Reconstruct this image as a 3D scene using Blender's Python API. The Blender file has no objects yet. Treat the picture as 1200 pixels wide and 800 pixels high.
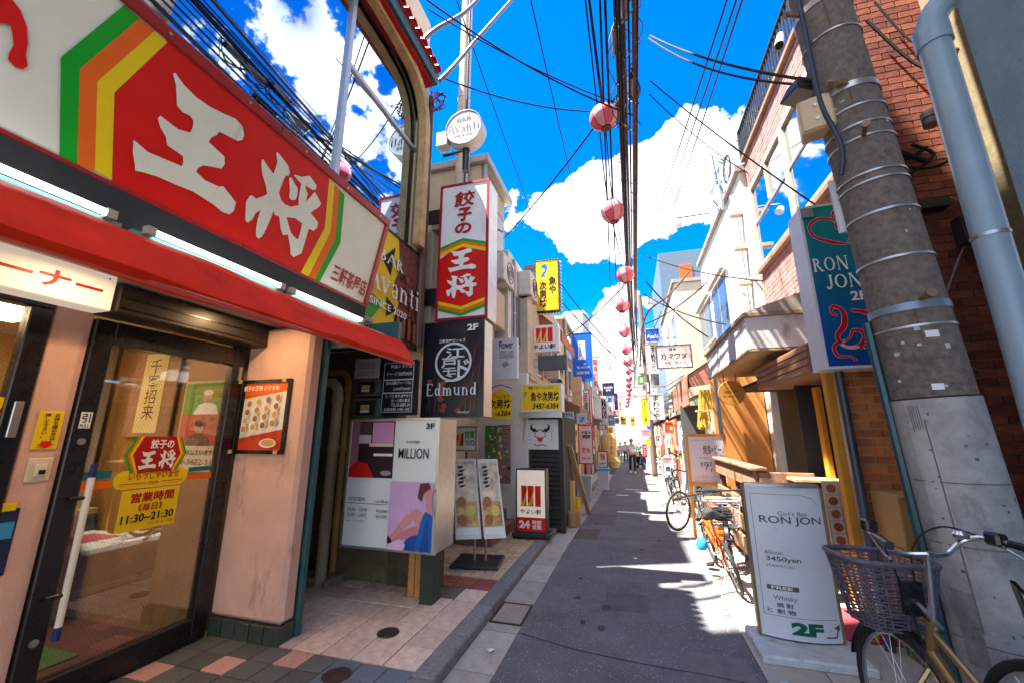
import bpy, bmesh, math, random
from mathutils import Vector, Matrix
random.seed(7)
SC = bpy.context.scene
COL = SC.collection
R = math.radians
# ------------------------------------------------------------------ camera, sky, sun, exposure
CAM_H, FPX = 1.6, 469.0
cam = bpy.data.cameras.new('camera'); cam.sensor_width = 36.0; cam.lens = 36.0*FPX/1200.0
cam.clip_start = 0.05; cam.clip_end = 2000
cam_o = bpy.data.objects.new('camera', cam); COL.objects.link(cam_o); SC.camera = cam_o
_d = Vector((140/FPX, 108/FPX, 1)).normalized()
_pitch = math.atan(108/FPX)
_up = Vector((0, -math.cos(_pitch), math.sin(_pitch)))
_x = _d.cross(_up).normalized(); _z = _x.cross(_d)
RW = Matrix((_x, _d, _z))                       # image axes (right, down, forward) -> street axes (across, along, up)
cam_o.matrix_world = Matrix.Translation((0, 0, CAM_H)) @ (RW @ Matrix(((1,0,0),(0,-1,0),(0,0,-1)))).to_4x4()

SUN = Vector((1.0, 0.42, -2.4)).normalized()   # the way the light travels
sun = bpy.data.lights.new('sun', 'SUN'); sun.energy = 4.0; sun.angle = R(0.55); sun.color = (1.0, 0.93, 0.82)
sun_o = bpy.data.objects.new('sun', sun); COL.objects.link(sun_o); sun_o.location = (-10, -4, 30)
sun_o.rotation_euler = SUN.to_track_quat('-Z', 'Y').to_euler()
SC.view_settings.view_transform = 'Standard'; SC.view_settings.look = 'None'
SC.view_settings.exposure = 2.85; SC.view_settings.gamma = 1.0
SC.cycles.max_bounces = 7; SC.cycles.diffuse_bounces = 4; SC.cycles.glossy_bounces = 3; SC.cycles.transmission_bounces = 4
SC.cycles.transparent_max_bounces = 12; SC.cycles.caustics_reflective = False; SC.cycles.caustics_refractive = False
SC.cycles.sample_clamp_indirect = 4.0

def make_world():
    w = bpy.data.worlds.new('World'); SC.world = w; w.use_nodes = True
    nt = w.node_tree; nt.nodes.clear(); N = nt.nodes.new; L = nt.links.new
    out = N('ShaderNodeOutputWorld'); bg = N('ShaderNodeBackground'); bg.inputs['Strength'].default_value = 0.15
    sky = N('ShaderNodeTexSky'); sky.sky_type = 'NISHITA'; sky.sun_disc = False
    sky.sun_elevation = math.asin(-SUN.z); sky.sun_rotation = math.atan2(-SUN.x, -SUN.y)
    sky.air_density = 1.0; sky.dust_density = 0.3; sky.ozone_density = 3.0
    hs = N('ShaderNodeHueSaturation'); hs.inputs['Saturation'].default_value = 1.55; hs.inputs['Value'].default_value = .42; hs.inputs['Hue'].default_value = .514
    L(sky.outputs[0], hs.inputs['Color'])
    tc = N('ShaderNodeTexCoord')
    def math_(op, a, b=None, clamp=False):
        n = N('ShaderNodeMath'); n.operation = op; n.use_clamp = clamp
        for i, v in enumerate((a, b)):
            if v is None: continue
            if isinstance(v, (int, float)): n.inputs[i].default_value = v
            else: L(v, n.inputs[i])
        return n.outputs[0]
    nz = N('ShaderNodeTexNoise'); nz.inputs['Scale'].default_value = 8.0; nz.inputs['Detail'].default_value = 10; nz.inputs['Roughness'].default_value = 0.62
    L(tc.outputs['Generated'], nz.inputs['Vector'])
    nb = N('ShaderNodeTexNoise'); nb.inputs['Scale'].default_value = 1.9; nb.inputs['Detail'].default_value = 4
    L(tc.outputs['Generated'], nb.inputs['Vector'])
    acc = math_('MULTIPLY_ADD', nb.outputs['Fac'], 1.3); acc.node.inputs[2].default_value = -0.57
    acc = math_('ADD', acc, math_('MULTIPLY_ADD', nz.outputs['Fac'], 2.6)); acc.node.inputs[1].links[0].from_node.inputs[2].default_value = -1.16
    # cumulus heaps (direction of a point of the sky, angular radius, amount)
    for px, py, rad, amt in CLOUDS:
        d = RW @ Vector(((px-600)/FPX, (py-400)/FPX, 1)); d.normalize()
        dt = N('ShaderNodeVectorMath'); dt.operation = 'DOT_PRODUCT'; L(tc.outputs['Generated'], dt.inputs[0]); dt.inputs[1].default_value = d
        mr = N('ShaderNodeMapRange'); mr.interpolation_type = 'SMOOTHSTEP'
        mr.inputs['From Min'].default_value = math.cos(R(rad*1.25)); mr.inputs['From Max'].default_value = math.cos(R(rad*0.2))
        mr.inputs['To Max'].default_value = amt; L(dt.outputs['Value'], mr.inputs['Value'])
        acc = math_('ADD', acc, mr.outputs[0])
    ramp = N('ShaderNodeMapRange'); ramp.interpolation_type = 'SMOOTHSTEP'
    ramp.inputs['From Min'].default_value = 0.16; ramp.inputs['From Max'].default_value = 0.30; L(acc, ramp.inputs['Value'])
    shade = N('ShaderNodeMapRange'); shade.inputs['From Min'].default_value = 0.33; shade.inputs['From Max'].default_value = 0.60; n3 = N('ShaderNodeTexNoise'); n3.inputs['Scale'].default_value = 6.5; n3.inputs['Detail'].default_value = 7; L(tc.outputs['Generated'], n3.inputs['Vector']); L(n3.outputs['Fac'], shade.inputs['Value'])
    cc = N('ShaderNodeMix'); cc.data_type = 'RGBA'; cc.inputs[6].default_value = (.90, .97, 1.18, 1); cc.inputs[7].default_value = (3.3, 3.25, 3.2, 1); L(shade.outputs[0], cc.inputs[0])
    mx = N('ShaderNodeMix'); mx.data_type = 'RGBA'; L(ramp.outputs[0], mx.inputs[0]); L(hs.outputs[0], mx.inputs[6]); L(cc.outputs[2], mx.inputs[7])
    L(mx.outputs[2], bg.inputs['Color']); L(bg.outputs[0], out.inputs['Surface'])
CLOUDS = [(800,205,9,.60),(845,160,7,.55),(775,140,5,.32),(710,200,6,.36),(660,255,4.5,.36),(725,245,6,.36),(690,285,3,.22),(700,400,5,.36),(690,425,5,.4),(735,75,3,.24),(800,345,3,.34),(720,445,7,.45),(835,360,5,.3),
          (575,60,22,-.6),(610,330,7,-.5),(660,60,14,-.5),(820,40,15,-.7),(800,300,5,-.62),(835,285,4,-.5),(770,318,3.5,-.4),(650,345,6,-.62),(700,335,4,-.4),(880,90,9,-.45),(640,180,5,-.4),(625,385,5,-.45)]
make_world()

# ------------------------------------------------------------------ helpers
def at(px, py, X=None, Y=None, Z=None):
    """point of the surveyed street seen along a sight line, at a known plane"""
    r = RW @ Vector(((px-600)/FPX, (py-400)/FPX, 1)); c = Vector((0, 0, CAM_H))
    t = X/r.x if X is not None else (Y/r.y if Y is not None else (Z-CAM_H)/r.z)
    return c + r*t
def gz(Y):                                       # the street falls gently away
    return 0.0 if Y < 6 else -0.024*(Y-6)

MATS = {}
def M(name, col=(.5,.5,.5), rough=.6, metal=0.0, var=.12, vs=5.0, bump=0.0, bs=70.0, rnd=0.0, emit=0.0, stain=None, spec=.5, streak=0.0):
    if name in MATS: return MATS[name]
    m = bpy.data.materials.new(name); m.use_nodes = True; MATS[name] = m
    nt = m.node_tree; N = nt.nodes.new; L = nt.links.new
    p = nt.nodes['Principled BSDF']
    p.inputs['Roughness'].default_value = rough; p.inputs['Metallic'].default_value = metal; p.inputs['Specular IOR Level'].default_value = spec
    c = (*col, 1)
    tc = N('ShaderNodeTexCoord')
    src = None
    if var > 0:
        nz = N('ShaderNodeTexNoise'); nz.inputs['Scale'].default_value = vs; nz.inputs['Detail'].default_value = 5; nz.inputs['Roughness'].default_value = .65
        L(tc.outputs['Object'], nz.inputs['Vector'])
        mr = N('ShaderNodeMapRange'); mr.inputs['From Min'].default_value = .3; mr.inputs['From Max'].default_value = .7
        L(nz.outputs['Fac'], mr.inputs['Value'])
        mx = N('ShaderNodeMix'); mx.data_type = 'RGBA'
        mx.inputs[6].default_value = (*[max(0, v*(1-var)) for v in col], 1); mx.inputs[7].default_value = (*[min(1, v*(1+var)) for v in col], 1)
        L(mr.outputs[0], mx.inputs[0]); src = mx.outputs[2]
        rr = N('ShaderNodeMapRange'); rr.inputs['To Min'].default_value = max(0, rough-.08); rr.inputs['To Max'].default_value = min(1, rough+.1)
        L(nz.outputs['Fac'], rr.inputs['Value']); L(rr.outputs[0], p.inputs['Roughness'])
    if stain:
        sc_, amt, ss = stain
        nz = N('ShaderNodeTexNoise'); nz.inputs['Scale'].default_value = ss; nz.inputs['Detail'].default_value = 7; nz.inputs['Roughness'].default_value = .7
        mp = N('ShaderNodeMapping'); mp.inputs['Scale'].default_value = (1, 1, 1-streak*.85); L(tc.outputs['Object'], mp.inputs['Vector']); L(mp.outputs[0], nz.inputs['Vector'])
        mr = N('ShaderNodeMapRange'); mr.inputs['From Min'].default_value = .66-amt*.35; mr.inputs['From Max'].default_value = .74-amt*.2; mr.inputs['To Max'].default_value = .85
        L(nz.outputs['Fac'], mr.inputs['Value'])
        mx = N('ShaderNodeMix'); mx.data_type = 'RGBA'; mx.inputs[7].default_value = (*sc_, 1)
        L(mr.outputs[0], mx.inputs[0])
        if src: L(src, mx.inputs[6])
        else: mx.inputs[6].default_value = c
        src = mx.outputs[2]
    if rnd > 0:
        oi = N('ShaderNodeObjectInfo'); hv = N('ShaderNodeHueSaturation')
        mr = N('ShaderNodeMapRange'); mr.inputs['To Min'].default_value = 1-rnd; mr.inputs['To Max'].default_value = 1+rnd*.7; L(oi.outputs['Random'], mr.inputs['Value'])
        L(mr.outputs[0], hv.inputs['Value'])
        m2 = N('ShaderNodeMath'); m2.operation = 'MULTIPLY_ADD'; L(oi.outputs['Random'], m2.inputs[0]); m2.inputs[1].default_value = .03*rnd; m2.inputs[2].default_value = .5-.015*rnd
        L(m2.outputs[0], hv.inputs['Hue'])
        if src: L(src, hv.inputs['Color'])
        else: hv.inputs['Color'].default_value = c
        src = hv.outputs[0]
    if src: L(src, p.inputs['Base Color'])
    else: p.inputs['Base Color'].default_value = c
    if emit > 0:
        p.inputs['Emission Strength'].default_value = emit
        p.inputs['Emission Color'].default_value = c
    if bump > 0:
        nz = N('ShaderNodeTexNoise'); nz.inputs['Scale'].default_value = bs; nz.inputs['Detail'].default_value = 4
        L(tc.outputs['Object'], nz.inputs['Vector'])
        b = N('ShaderNodeBump'); b.inputs['Strength'].default_value = bump; b.inputs['Distance'].default_value = .01
        L(nz.outputs['Fac'], b.inputs['Height']); L(b.outputs[0], p.inputs['Normal'])
    return m
def P(name, col, rough=.5, **k):                 # plain print / paint
    k.setdefault('var', .09); k.setdefault('vs', 2.5); k.setdefault('spec', .25); return M(name, col, rough, **k)

def make_glass(name, tint, refl, rough=.02, wired=False):
    m = bpy.data.materials.new(name); m.use_nodes = True; MATS[name] = m
    nt = m.node_tree; nt.nodes.clear(); N = nt.nodes.new; L = nt.links.new
    o = N('ShaderNodeOutputMaterial'); tr = N('ShaderNodeBsdfTransparent'); tr.inputs[0].default_value = (*tint, 1)
    gl = N('ShaderNodeBsdfGlossy'); gl.inputs['Roughness'].default_value = rough; gl.inputs[0].default_value = (.95,.97,1,1)
    lw = N('ShaderNodeLayerWeight'); lw.inputs['Blend'].default_value = .35
    mr = N('ShaderNodeMapRange'); mr.inputs['To Min'].default_value = refl; mr.inputs['To Max'].default_value = min(1, refl+.55); L(lw.outputs['Fresnel'], mr.inputs['Value'])
    mx = N('ShaderNodeMixShader'); L(mr.outputs[0], mx.inputs[0]); L(tr.outputs[0], mx.inputs[1]); L(gl.outputs[0], mx.inputs[2])
    last = mx.outputs[0]
    if wired:                                    # the wire netting cast into the glass
        tc = N('ShaderNodeTexCoord'); sp = N('ShaderNodeSeparateXYZ'); L(tc.outputs['Object'], sp.inputs[0])
        facs = []
        for s in (1, -1):
            a = N('ShaderNodeMath'); a.operation = 'MULTIPLY_ADD'; L(sp.outputs['Z'], a.inputs[0]); a.inputs[1].default_value = s*.6; L(sp.outputs['X'], a.inputs[2])
            b = N('ShaderNodeMath'); b.operation = 'MULTIPLY'; b.inputs[1].default_value = 46; L(a.outputs[0], b.inputs[0])
            f = N('ShaderNodeMath'); f.operation = 'FRACT'; L(b.outputs[0], f.inputs[0])
            g = N('ShaderNodeMath'); g.operation = 'LESS_THAN'; L(f.outputs[0], g.inputs[0]); g.inputs[1].default_value = .07; facs.append(g.outputs[0])
        mxx = N('ShaderNodeMath'); mxx.operation = 'MAXIMUM'; L(facs[0], mxx.inputs[0]); L(facs[1], mxx.inputs[1])
        wb = N('ShaderNodeBsdfDiffuse'); wb.inputs[0].default_value = (.35,.28,.2,1)
        m3 = N('ShaderNodeMath'); m3.operation = 'MULTIPLY'; L(mxx.outputs[0], m3.inputs[0]); m3.inputs[1].default_value = .28
        mw = N('ShaderNodeMixShader'); L(m3.outputs[0], mw.inputs[0]); L(last, mw.inputs[1]); L(wb.outputs[0], mw.inputs[2]); last = mw.outputs[0]
    L(last, o.inputs[0]); return m

class MB:
    """collects shapes for one mesh"""
    def __init__(s): s.v = []; s.f = []; s.sm = []
    def add(s, vs, fs, smooth=False):
        n = len(s.v); s.v += [tuple(v) for v in vs]; s.f += [tuple(i+n for i in f) for f in fs]; s.sm += [smooth]*len(fs); return s
    def box(s, x0, x1, y0, y1, z0, z1):
        return s.add([(x,y,z) for z in (z0,z1) for y in (y0,y1) for x in (x0,x1)], [(0,2,3,1),(4,5,7,6),(0,1,5,4),(2,6,7,3),(0,4,6,2),(1,3,7,5)])
    def obox(s, c, size, rot=None):
        c = Vector(c); h = Vector(size)/2; Rm = rot or Matrix.Identity(3)
        return s.add([c + Rm @ Vector((x*h.x, y*h.y, z*h.z)) for z in (-1,1) for y in (-1,1) for x in (-1,1)], [(0,2,3,1),(4,5,7,6),(0,1,5,4),(2,6,7,3),(0,4,6,2),(1,3,7,5)])
    def bar(s, p, q, w, h=None, up=(0,0,1)):
        p = Vector(p); q = Vector(q); d = q-p; ln = d.length; d.normalize(); u = Vector(up)
        if abs(d.dot(u)) > .98: u = Vector((0,1,0))
        x = d.cross(u).normalized(); z = x.cross(d)
        return s.obox((p+q)/2, (w, ln, h or w), Matrix((x, d, z)).transposed())
    def quad(s, a, b, c, d): return s.add([a,b,c,d], [(0,1,2,3)])
    def tube(s, pts, r, n=6, caps=True, closed=False):
        pts = [Vector(p) for p in pts]; m = len(pts); rs = r if isinstance(r, (list, tuple)) else [r]*m
        vs = []; up = None
        for i, p in enumerate(pts):
            if closed: t = pts[(i+1) % m]-pts[i-1]
            else: t = pts[min(i+1, m-1)]-pts[max(i-1, 0)]
            t.normalize()
            if up is None: up = Vector((0,0,1)) if abs(t.z) < .9 else Vector((1,0,0))
            a = t.cross(up)
            if a.length < 1e-4: up = Vector((0.3,1,0.2)); a = t.cross(up)
            a.normalize(); b = a.cross(t); up = b
            vs += [p + (a*math.cos(k*2*math.pi/n) + b*math.sin(k*2*math.pi/n))*rs[i] for k in range(n)]
        fs = []
        for i in range(m if closed else m-1):
            j = (i+1) % m
            fs += [(i*n+k, i*n+(k+1) % n, j*n+(k+1) % n, j*n+k) for k in range(n)]
        s.add(vs, fs, True)
        if caps and not closed:
            b = len(s.v)-m*n; s.f += [tuple(b+k for k in reversed(range(n))), tuple(b+(m-1)*n+k for k in range(n))]; s.sm += [False, False]
        return s
    def cyl(s, p, q, r, r2=None, n=16): return s.tube([p, q], [r, r if r2 is None else r2], n)
    def lathe(s, prof, c=(0,0,0), n=20, axis='z'):
        vs = []
        for (r, h) in prof:
            for k in range(n):
                a = k*2*math.pi/n; x, y = r*math.cos(a), r*math.sin(a)
                v = (x, y, h) if axis == 'z' else ((x, h, y) if axis == 'y' else (h, x, y))
                vs.append((v[0]+c[0], v[1]+c[1], v[2]+c[2]))
        fs = [(i*n+k, i*n+(k+1) % n, (i+1)*n+(k+1) % n, (i+1)*n+k) for i in range(len(prof)-1) for k in range(n)]
        return s.add(vs, fs, True)
    def torus(s, c, R0, r, n=28, k=6, ax=(1,0,0), up=(0,0,1)):
        c = Vector(c); ax = Vector(ax).normalized(); u = Vector(up); v = ax.cross(u)
        return s.tube([c + (u*math.cos(i*2*math.pi/n) + v*math.sin(i*2*math.pi/n))*R0 for i in range(n)], r, k, closed=True)
    def prism(s, poly, y0, y1):                  # x,z outline pushed along y
        n = len(poly)
        s.add([(x, y0, z) for x, z in poly] + [(x, y1, z) for x, z in poly], [tuple(range(n)), tuple(range(2*n-1, n-1, -1))] + [(i, (i+1) % n + 0, (i+1) % n+n, i+n)[::-1] for i in range(n)])
        return s
    def mesh(s, name, mat=None):
        me = bpy.data.meshes.new(name); me.from_pydata(s.v, [], s.f)
        bm = bmesh.new(); bm.from_mesh(me); bmesh.ops.recalc_face_normals(bm, faces=bm.faces); bm.to_mesh(me); bm.free()
        me.polygons.foreach_set('use_smooth', s.sm)
        if any(s.sm): me.set_sharp_from_angle(angle=R(38))
        if mat: me.materials.append(mat)
        return me
    def build(s, name, mat, parent=None, bevel=0.0, seg=1):
        o = bpy.data.objects.new(name, s.mesh(name, mat)); COL.objects.link(o)
        if parent: o.parent = parent
        if bevel:
            b = o.modifiers.new('edge', 'BEVEL'); b.width = bevel; b.segments = seg; b.limit_method = 'ANGLE'; b.angle_limit = R(40)
        return o
def box(name, mat, parent, x0, x1, y0, y1, z0, z1, bevel=0.004): return MB().box(x0,x1,y0,y1,z0,z1).build(name, mat, parent, bevel)
def thing(name, label, cat, loc=(0,0,0), rz=0.0, group=None, rx=0.0):
    o = bpy.data.objects.new(name, None); COL.objects.link(o); o.location = loc; o.rotation_euler = (rx, 0, rz); o.empty_display_size = .1
    return tag(o, label, cat, group)
def tag(o, label, cat, group=None):
    o['label'] = label; o['category'] = cat
    if group: o['group'] = group
    return o
def struct(o, kind='structure'): o['kind'] = kind; return o
def dup(o, parent=None):
    c = o.copy(); COL.objects.link(c); c.parent = parent
    for ch in o.children: dup(ch, c)
    return c

# flat shapes (print, lettering, cut-outs) in a plane x,z at height y
def flat_mesh(name, loops, mat, y=0.0, thick=0.0):
    cu = bpy.data.curves.new(name, 'CURVE'); cu.dimensions = '2D'; cu.fill_mode = 'BOTH'
    for lp in loops:
        sp = cu.splines.new('POLY'); sp.points.add(len(lp)-1); sp.use_cyclic_u = True
        for i, (x, z) in enumerate(lp): sp.points[i].co = (x, z, 0, 1)
    return curve_to_plane(name, cu, mat, y, thick)
def curve_to_plane(name, cu, mat, y, thick=0.0, fit=None, thin=0.0):
    cu.extrude = thick/2
    o = bpy.data.objects.new(name, cu)
    me = bpy.data.meshes.new_from_object(o)
    bpy.data.objects.remove(o); bpy.data.curves.remove(cu)
    if fit and len(me.vertices):
        x0 = min(v.co.x for v in me.vertices); x1 = max(v.co.x for v in me.vertices); z0 = min(v.co.y for v in me.vertices); z1 = max(v.co.y for v in me.vertices)
        fx0, fx1, fz0, fz1 = fit
        sx = (fx1-fx0)/max(x1-x0, 1e-6); sz = (fz1-fz0)/max(z1-z0, 1e-6)
        for v in me.vertices: v.co = (fx0+(v.co.x-x0)*sx, fz0+(v.co.y-z0)*sz, v.co.z)
    for v in me.vertices: v.co = (v.co.x, y-thick/2-v.co.z, v.co.y)
    me.name = name; me.materials.clear(); me.materials.append(mat)
    return me
def flat(name, loops, mat, parent, y=0.0, thick=0.0):
    o = bpy.data.objects.new(name, flat_mesh(name, loops, mat, y, thick)); COL.objects.link(o); o.parent = parent; return o
def lettering(s, parent, x0, x1, z0, z1, mat, y=-.004, bold=.012, vert=False, shear=0.0, thick=0.0, name='lettering', res=3):
    cjk = any(ord(c) > 0x2fff for c in s); off = min(bold, .007) if cjk else bold
    cu = bpy.data.curves.new('lettering', 'FONT'); cu.body = '\n'.join(s) if vert else s; cu.size = 1; cu.offset = off; cu.resolution_u = res; cu.shear = shear
    cu.align_x = 'CENTER'; cu.space_line = .98
    if vert: cu.align_x = 'CENTER'
    me = curve_to_plane(name, cu, mat, y, thick, (x0, x1, z0, z1))
    if cjk and bold > .009 and thick == 0:        # thicken the strokes by overprinting
        n_ = (len(s), 1) if not vert else (1, len(s)); d = (bold-.004)*min((x1-x0)/n_[0], (z1-z0)/n_[1])
        V = [tuple(v.co) for v in me.vertices]; F = [tuple(p.vertices) for p in me.polygons]; vs, fs = list(V), list(F)
        for k, (a, b) in enumerate(((1,0),(-1,0),(0,1),(0,-1))):
            q = len(vs); vs += [(x+a*d, yy-.00012*(k+1), z+b*d) for x, yy, z in V]; fs += [tuple(i+q for i in f) for f in F]
        me = bpy.data.meshes.new(name); me.from_pydata(vs, [], fs); me.materials.append(mat)
    o = bpy.data.objects.new(name, me); COL.objects.link(o); o.parent = parent; return o
def disc(cx, cz, r, n=24, rz=None): return [(cx+r*math.cos(i*2*math.pi/n), cz+(rz or r)*math.sin(i*2*math.pi/n)) for i in range(n)]
def ribbon(pts, ws):                             # an outline of varying width along a line
    pts = [Vector(p) for p in pts]; a = []; b = []
    for i, p in enumerate(pts):
        t = (pts[min(i+1, len(pts)-1)]-pts[max(i-1, 0)]).normalized(); n = Vector((-t.y, t.x)); w = ws[i] if isinstance(ws, (list, tuple)) else ws
        a.append(tuple(p+n*w/2)); b.append(tuple(p-n*w/2))
    return a + b[::-1]
def smooth(pts, k=6, closed=False):              # Catmull-Rom
    out = []; n = len(pts); pts = [Vector(p) for p in pts]
    for i in range(n if closed else n-1):
        g = (lambda j: pts[j % n]) if closed else (lambda j: pts[max(0, min(n-1, j))])
        p0, p1, p2, p3 = g(i-1), g(i), g(i+1), g(i+2)
        for q in range(k):
            t = q/k; out.append(.5*((2*p1)+(p2-p0)*t+(2*p0-5*p1+4*p2-p3)*t*t+(3*p1-p0-3*p2+p3)*t*t*t))
    if not closed: out.append(pts[-1])
    return out

class Sign:
    """a board: u 0..1 left to right, t 0..1 top to bottom on its front"""
    def __init__(s, name, label, cat, face, plane, px=None, rect=None, depth=.08, body=None, frame=None, fw=.02, group=None, rz=0.0, bevel=.006, panel=None):
        if px:
            xl, yt, xr, yb = px; xm, ym = (xl+xr)/2, (yt+yb)/2
            if face == 'N':
                a0, a1 = at(xl, ym, Y=plane).x, at(xr, ym, Y=plane).x; z1, z0 = at(xm, yt, Y=plane).z, at(xm, yb, Y=plane).z
            else:
                a0, a1 = at(xl, ym, X=plane).y, at(xr, ym, X=plane).y; z1, z0 = at(xm, yt, X=plane).z, at(xm, yb, X=plane).z
        else: a0, a1, z0, z1 = rect
        s.W, s.H = abs(a1-a0), z1-z0
        if face == 'N': loc = (a0, plane, z0); rot = rz
        elif face == 'E': loc = (plane, a0, z0); rot = R(90)+rz
        else: loc = (plane, a0, z0); rot = R(-90)+rz
        s.root = thing(name, label, cat, loc, rot, group); s.k = 1; s.depth = depth
        s.box3 = (a0, a1, z0, z1)
        if body: s.body = MB().box(0, s.W, 0, depth, 0, s.H).build('box', body, s.root, bevel)
        if panel: s.quad(fw/s.W if frame else .0, fw/s.H if frame else .0, 1-(fw/s.W if frame else .0), 1-(fw/s.H if frame else .0), panel, 'panel')
        if frame:
            m = MB(); f = fw; W, H = s.W, s.H; d = .012
            m.box(-.003, f, -d, .01, -.003, H+.003).box(W-f, W+.003, -d, .01, -.003, H+.003).box(f, W-f, -d, .01, -.003, f).box(f, W-f, -d, .01, H-f, H+.003)
            m.build('frame', frame, s.root)
    def xz(s, u, t): return (u*s.W, (1-t)*s.H)
    def y(s): s.k += 1; return -.0012*s.k
    def quad(s, u0, t0, u1, t1, mat, name='panel'):
        y = s.y(); (x0, z1), (x1, z0) = s.xz(u0, t0), s.xz(u1, t1)
        return MB().box(x0, x1, y-.001, y, z0, z1).build(name, mat, s.root)
    def poly(s, loops, mat, name='print'):
        return flat(name, [[s.xz(u, t) for u, t in lp] for lp in loops], mat, s.root, s.y()-.001)
    def disc(s, u, t, r, mat, name='print', n=24): x, z = s.xz(u, t); return flat(name, [disc(x, z, r*s.W, n)], mat, s.root, s.y()-.001)
    def text(s, st, u0, t0, u1, t1, mat, bold=.012, vert=False, shear=0.0, thick=0.0, name='lettering'):
        (x0, z1), (x1, z0) = s.xz(u0, t0), s.xz(u1, t1)
        return lettering(st, s.root, x0, x1, z0, z1, mat, s.y()-.001, bold, vert, shear, thick, name)
    def rib(s, pts, ws, mat, name='print', k=6):
        p = [s.xz(*q) for q in pts]; p = smooth(p, k)
        if isinstance(ws, (list, tuple)):
            n = len(p); ws = [ws[min(len(ws)-1, int(i/(n-1)*(len(ws)-1)))]*(1-((i/(n-1)*(len(ws)-1)) % 1)) + ws[min(len(ws)-1, int(i/(n-1)*(len(ws)-1))+1)]*((i/(n-1)*(len(ws)-1)) % 1) for i in range(n)]
        return flat(name, [ribbon(p, ws)], mat, s.root, s.y()-.001)
# outlines of the brushed lettering and the chevrons on the long sign (metres on the board)
OU = [(1.865,0.657),(1.873,0.667),(1.92,0.645),(1.98,0.633),(2.047,0.637),(2.114,0.654),(2.184,0.677),(2.229,0.666),(2.252,0.628),(2.252,0.598),(2.231,0.573),(2.177,0.563),(2.13,0.553),(2.124,0.527),(2.105,0.498),(2.1,0.468),(2.147,0.458),(2.193,0.45),(2.208,0.414),(2.2,0.379),(2.158,0.361),(2.114,0.339),(2.097,0.314),(2.093,0.288),(2.146,0.273),(2.216,0.282),(2.239,0.297),(2.285,0.275),(2.328,0.253),(2.333,0.202),(2.315,0.171),(2.277,0.164),(2.219,0.177),(2.114,0.186),(2.025,0.173),(1.95,0.165),(1.891,0.149),(1.867,0.139),(1.857,0.166),(1.836,0.21),(1.822,0.264),(1.833,0.263),(1.884,0.249),(1.946,0.26),(2.028,0.274),(2.027,0.297),(2.018,0.323),(1.986,0.326),(1.942,0.328),(1.927,0.361),(1.894,0.387),(1.874,0.417),(1.878,0.438),(1.903,0.436),(1.961,0.431),(2.011,0.452),(2.013,0.484),(2.006,0.516),(1.987,0.528),(1.951,0.52),(1.922,0.532),(1.909,0.569),(1.891,0.617)]
SHO = [(2.387,0.57),(2.398,0.576),(2.436,0.557),(2.483,0.538),(2.484,0.586),(2.481,0.625),(2.459,0.661),(2.463,0.676),(2.502,0.667),(2.556,0.647),(2.582,0.616),(2.58,0.588),(2.562,0.581),(2.557,0.546),(2.554,0.491),(2.555,0.45),(2.585,0.421),(2.618,0.41),(2.663,0.42),(2.711,0.459),(2.695,0.51),(2.686,0.57),(2.683,0.599),(2.65,0.607),(2.613,0.616),(2.624,0.628),(2.669,0.642),(2.725,0.688),(2.756,0.677),(2.796,0.663),(2.803,0.633),(2.78,0.614),(2.746,0.613),(2.714,0.608),(2.729,0.586),(2.752,0.567),(2.756,0.515),(2.779,0.561),(2.789,0.589),(2.801,0.614),(2.836,0.595),(2.878,0.568),(2.871,0.541),(2.843,0.501),(2.816,0.463),(2.863,0.449),(2.9,0.435),(2.904,0.397),(2.883,0.36),(2.842,0.358),(2.842,0.302),(2.844,0.225),(2.843,0.174),(2.796,0.124),(2.766,0.129),(2.748,0.169),(2.703,0.243),(2.669,0.221),(2.639,0.253),(2.605,0.318),(2.573,0.311),(2.556,0.332),(2.556,0.281),(2.549,0.206),(2.538,0.145),(2.52,0.123),(2.501,0.132),(2.487,0.173),(2.478,0.228),(2.477,0.292),(2.454,0.254),(2.448,0.212),(2.429,0.18),(2.41,0.186),(2.394,0.24),(2.38,0.289),(2.391,0.334),(2.403,0.342),(2.43,0.338),(2.464,0.374),(2.485,0.402),(2.459,0.446),(2.42,0.491),(2.397,0.535)]
HOLE = [(2.655,0.341),(2.713,0.367),(2.779,0.364),(2.783,0.317),(2.786,0.25),(2.757,0.249),(2.72,0.263),(2.688,0.3)]
DOT = [(2.589,0.583),(2.602,0.594),(2.638,0.572),(2.668,0.559),(2.681,0.512),(2.678,0.48),(2.648,0.46),(2.629,0.469),(2.618,0.516),(2.598,0.557)]
NO = [(1.36,0.467),(1.379,0.491),(1.405,0.475),(1.433,0.433),(1.449,0.385),(1.457,0.338),(1.471,0.304),(1.465,0.282),(1.445,0.274),(1.425,0.286),(1.422,0.31),(1.423,0.343),(1.408,0.386),(1.395,0.406),(1.388,0.382),(1.386,0.371)]
Lg = [(1.635,0.778),(1.691,0.772),(1.592,0.412),(1.69,0.043),(1.635,0.039),(1.535,0.408)]
Lo = [(1.691,0.772),(1.752,0.773),(1.65,0.408),(1.745,0.057),(1.69,0.043),(1.592,0.412)]
Ly = [(1.752,0.773),(1.806,0.771),(1.709,0.408),(1.806,0.053),(1.745,0.057),(1.65,0.408)]
Ry = [(2.883,0.776),(2.943,0.764),(3.031,0.425),(2.955,0.041),(2.885,0.046),(2.97,0.428)]
Ro = [(2.943,0.764),(2.999,0.756),(3.092,0.404),(3.015,0.045),(2.955,0.041),(3.031,0.425)]
Rg = [(2.999,0.756),(3.059,0.749),(3.151,0.397),(3.066,0.048),(3.015,0.045),(3.092,0.404)]
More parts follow.
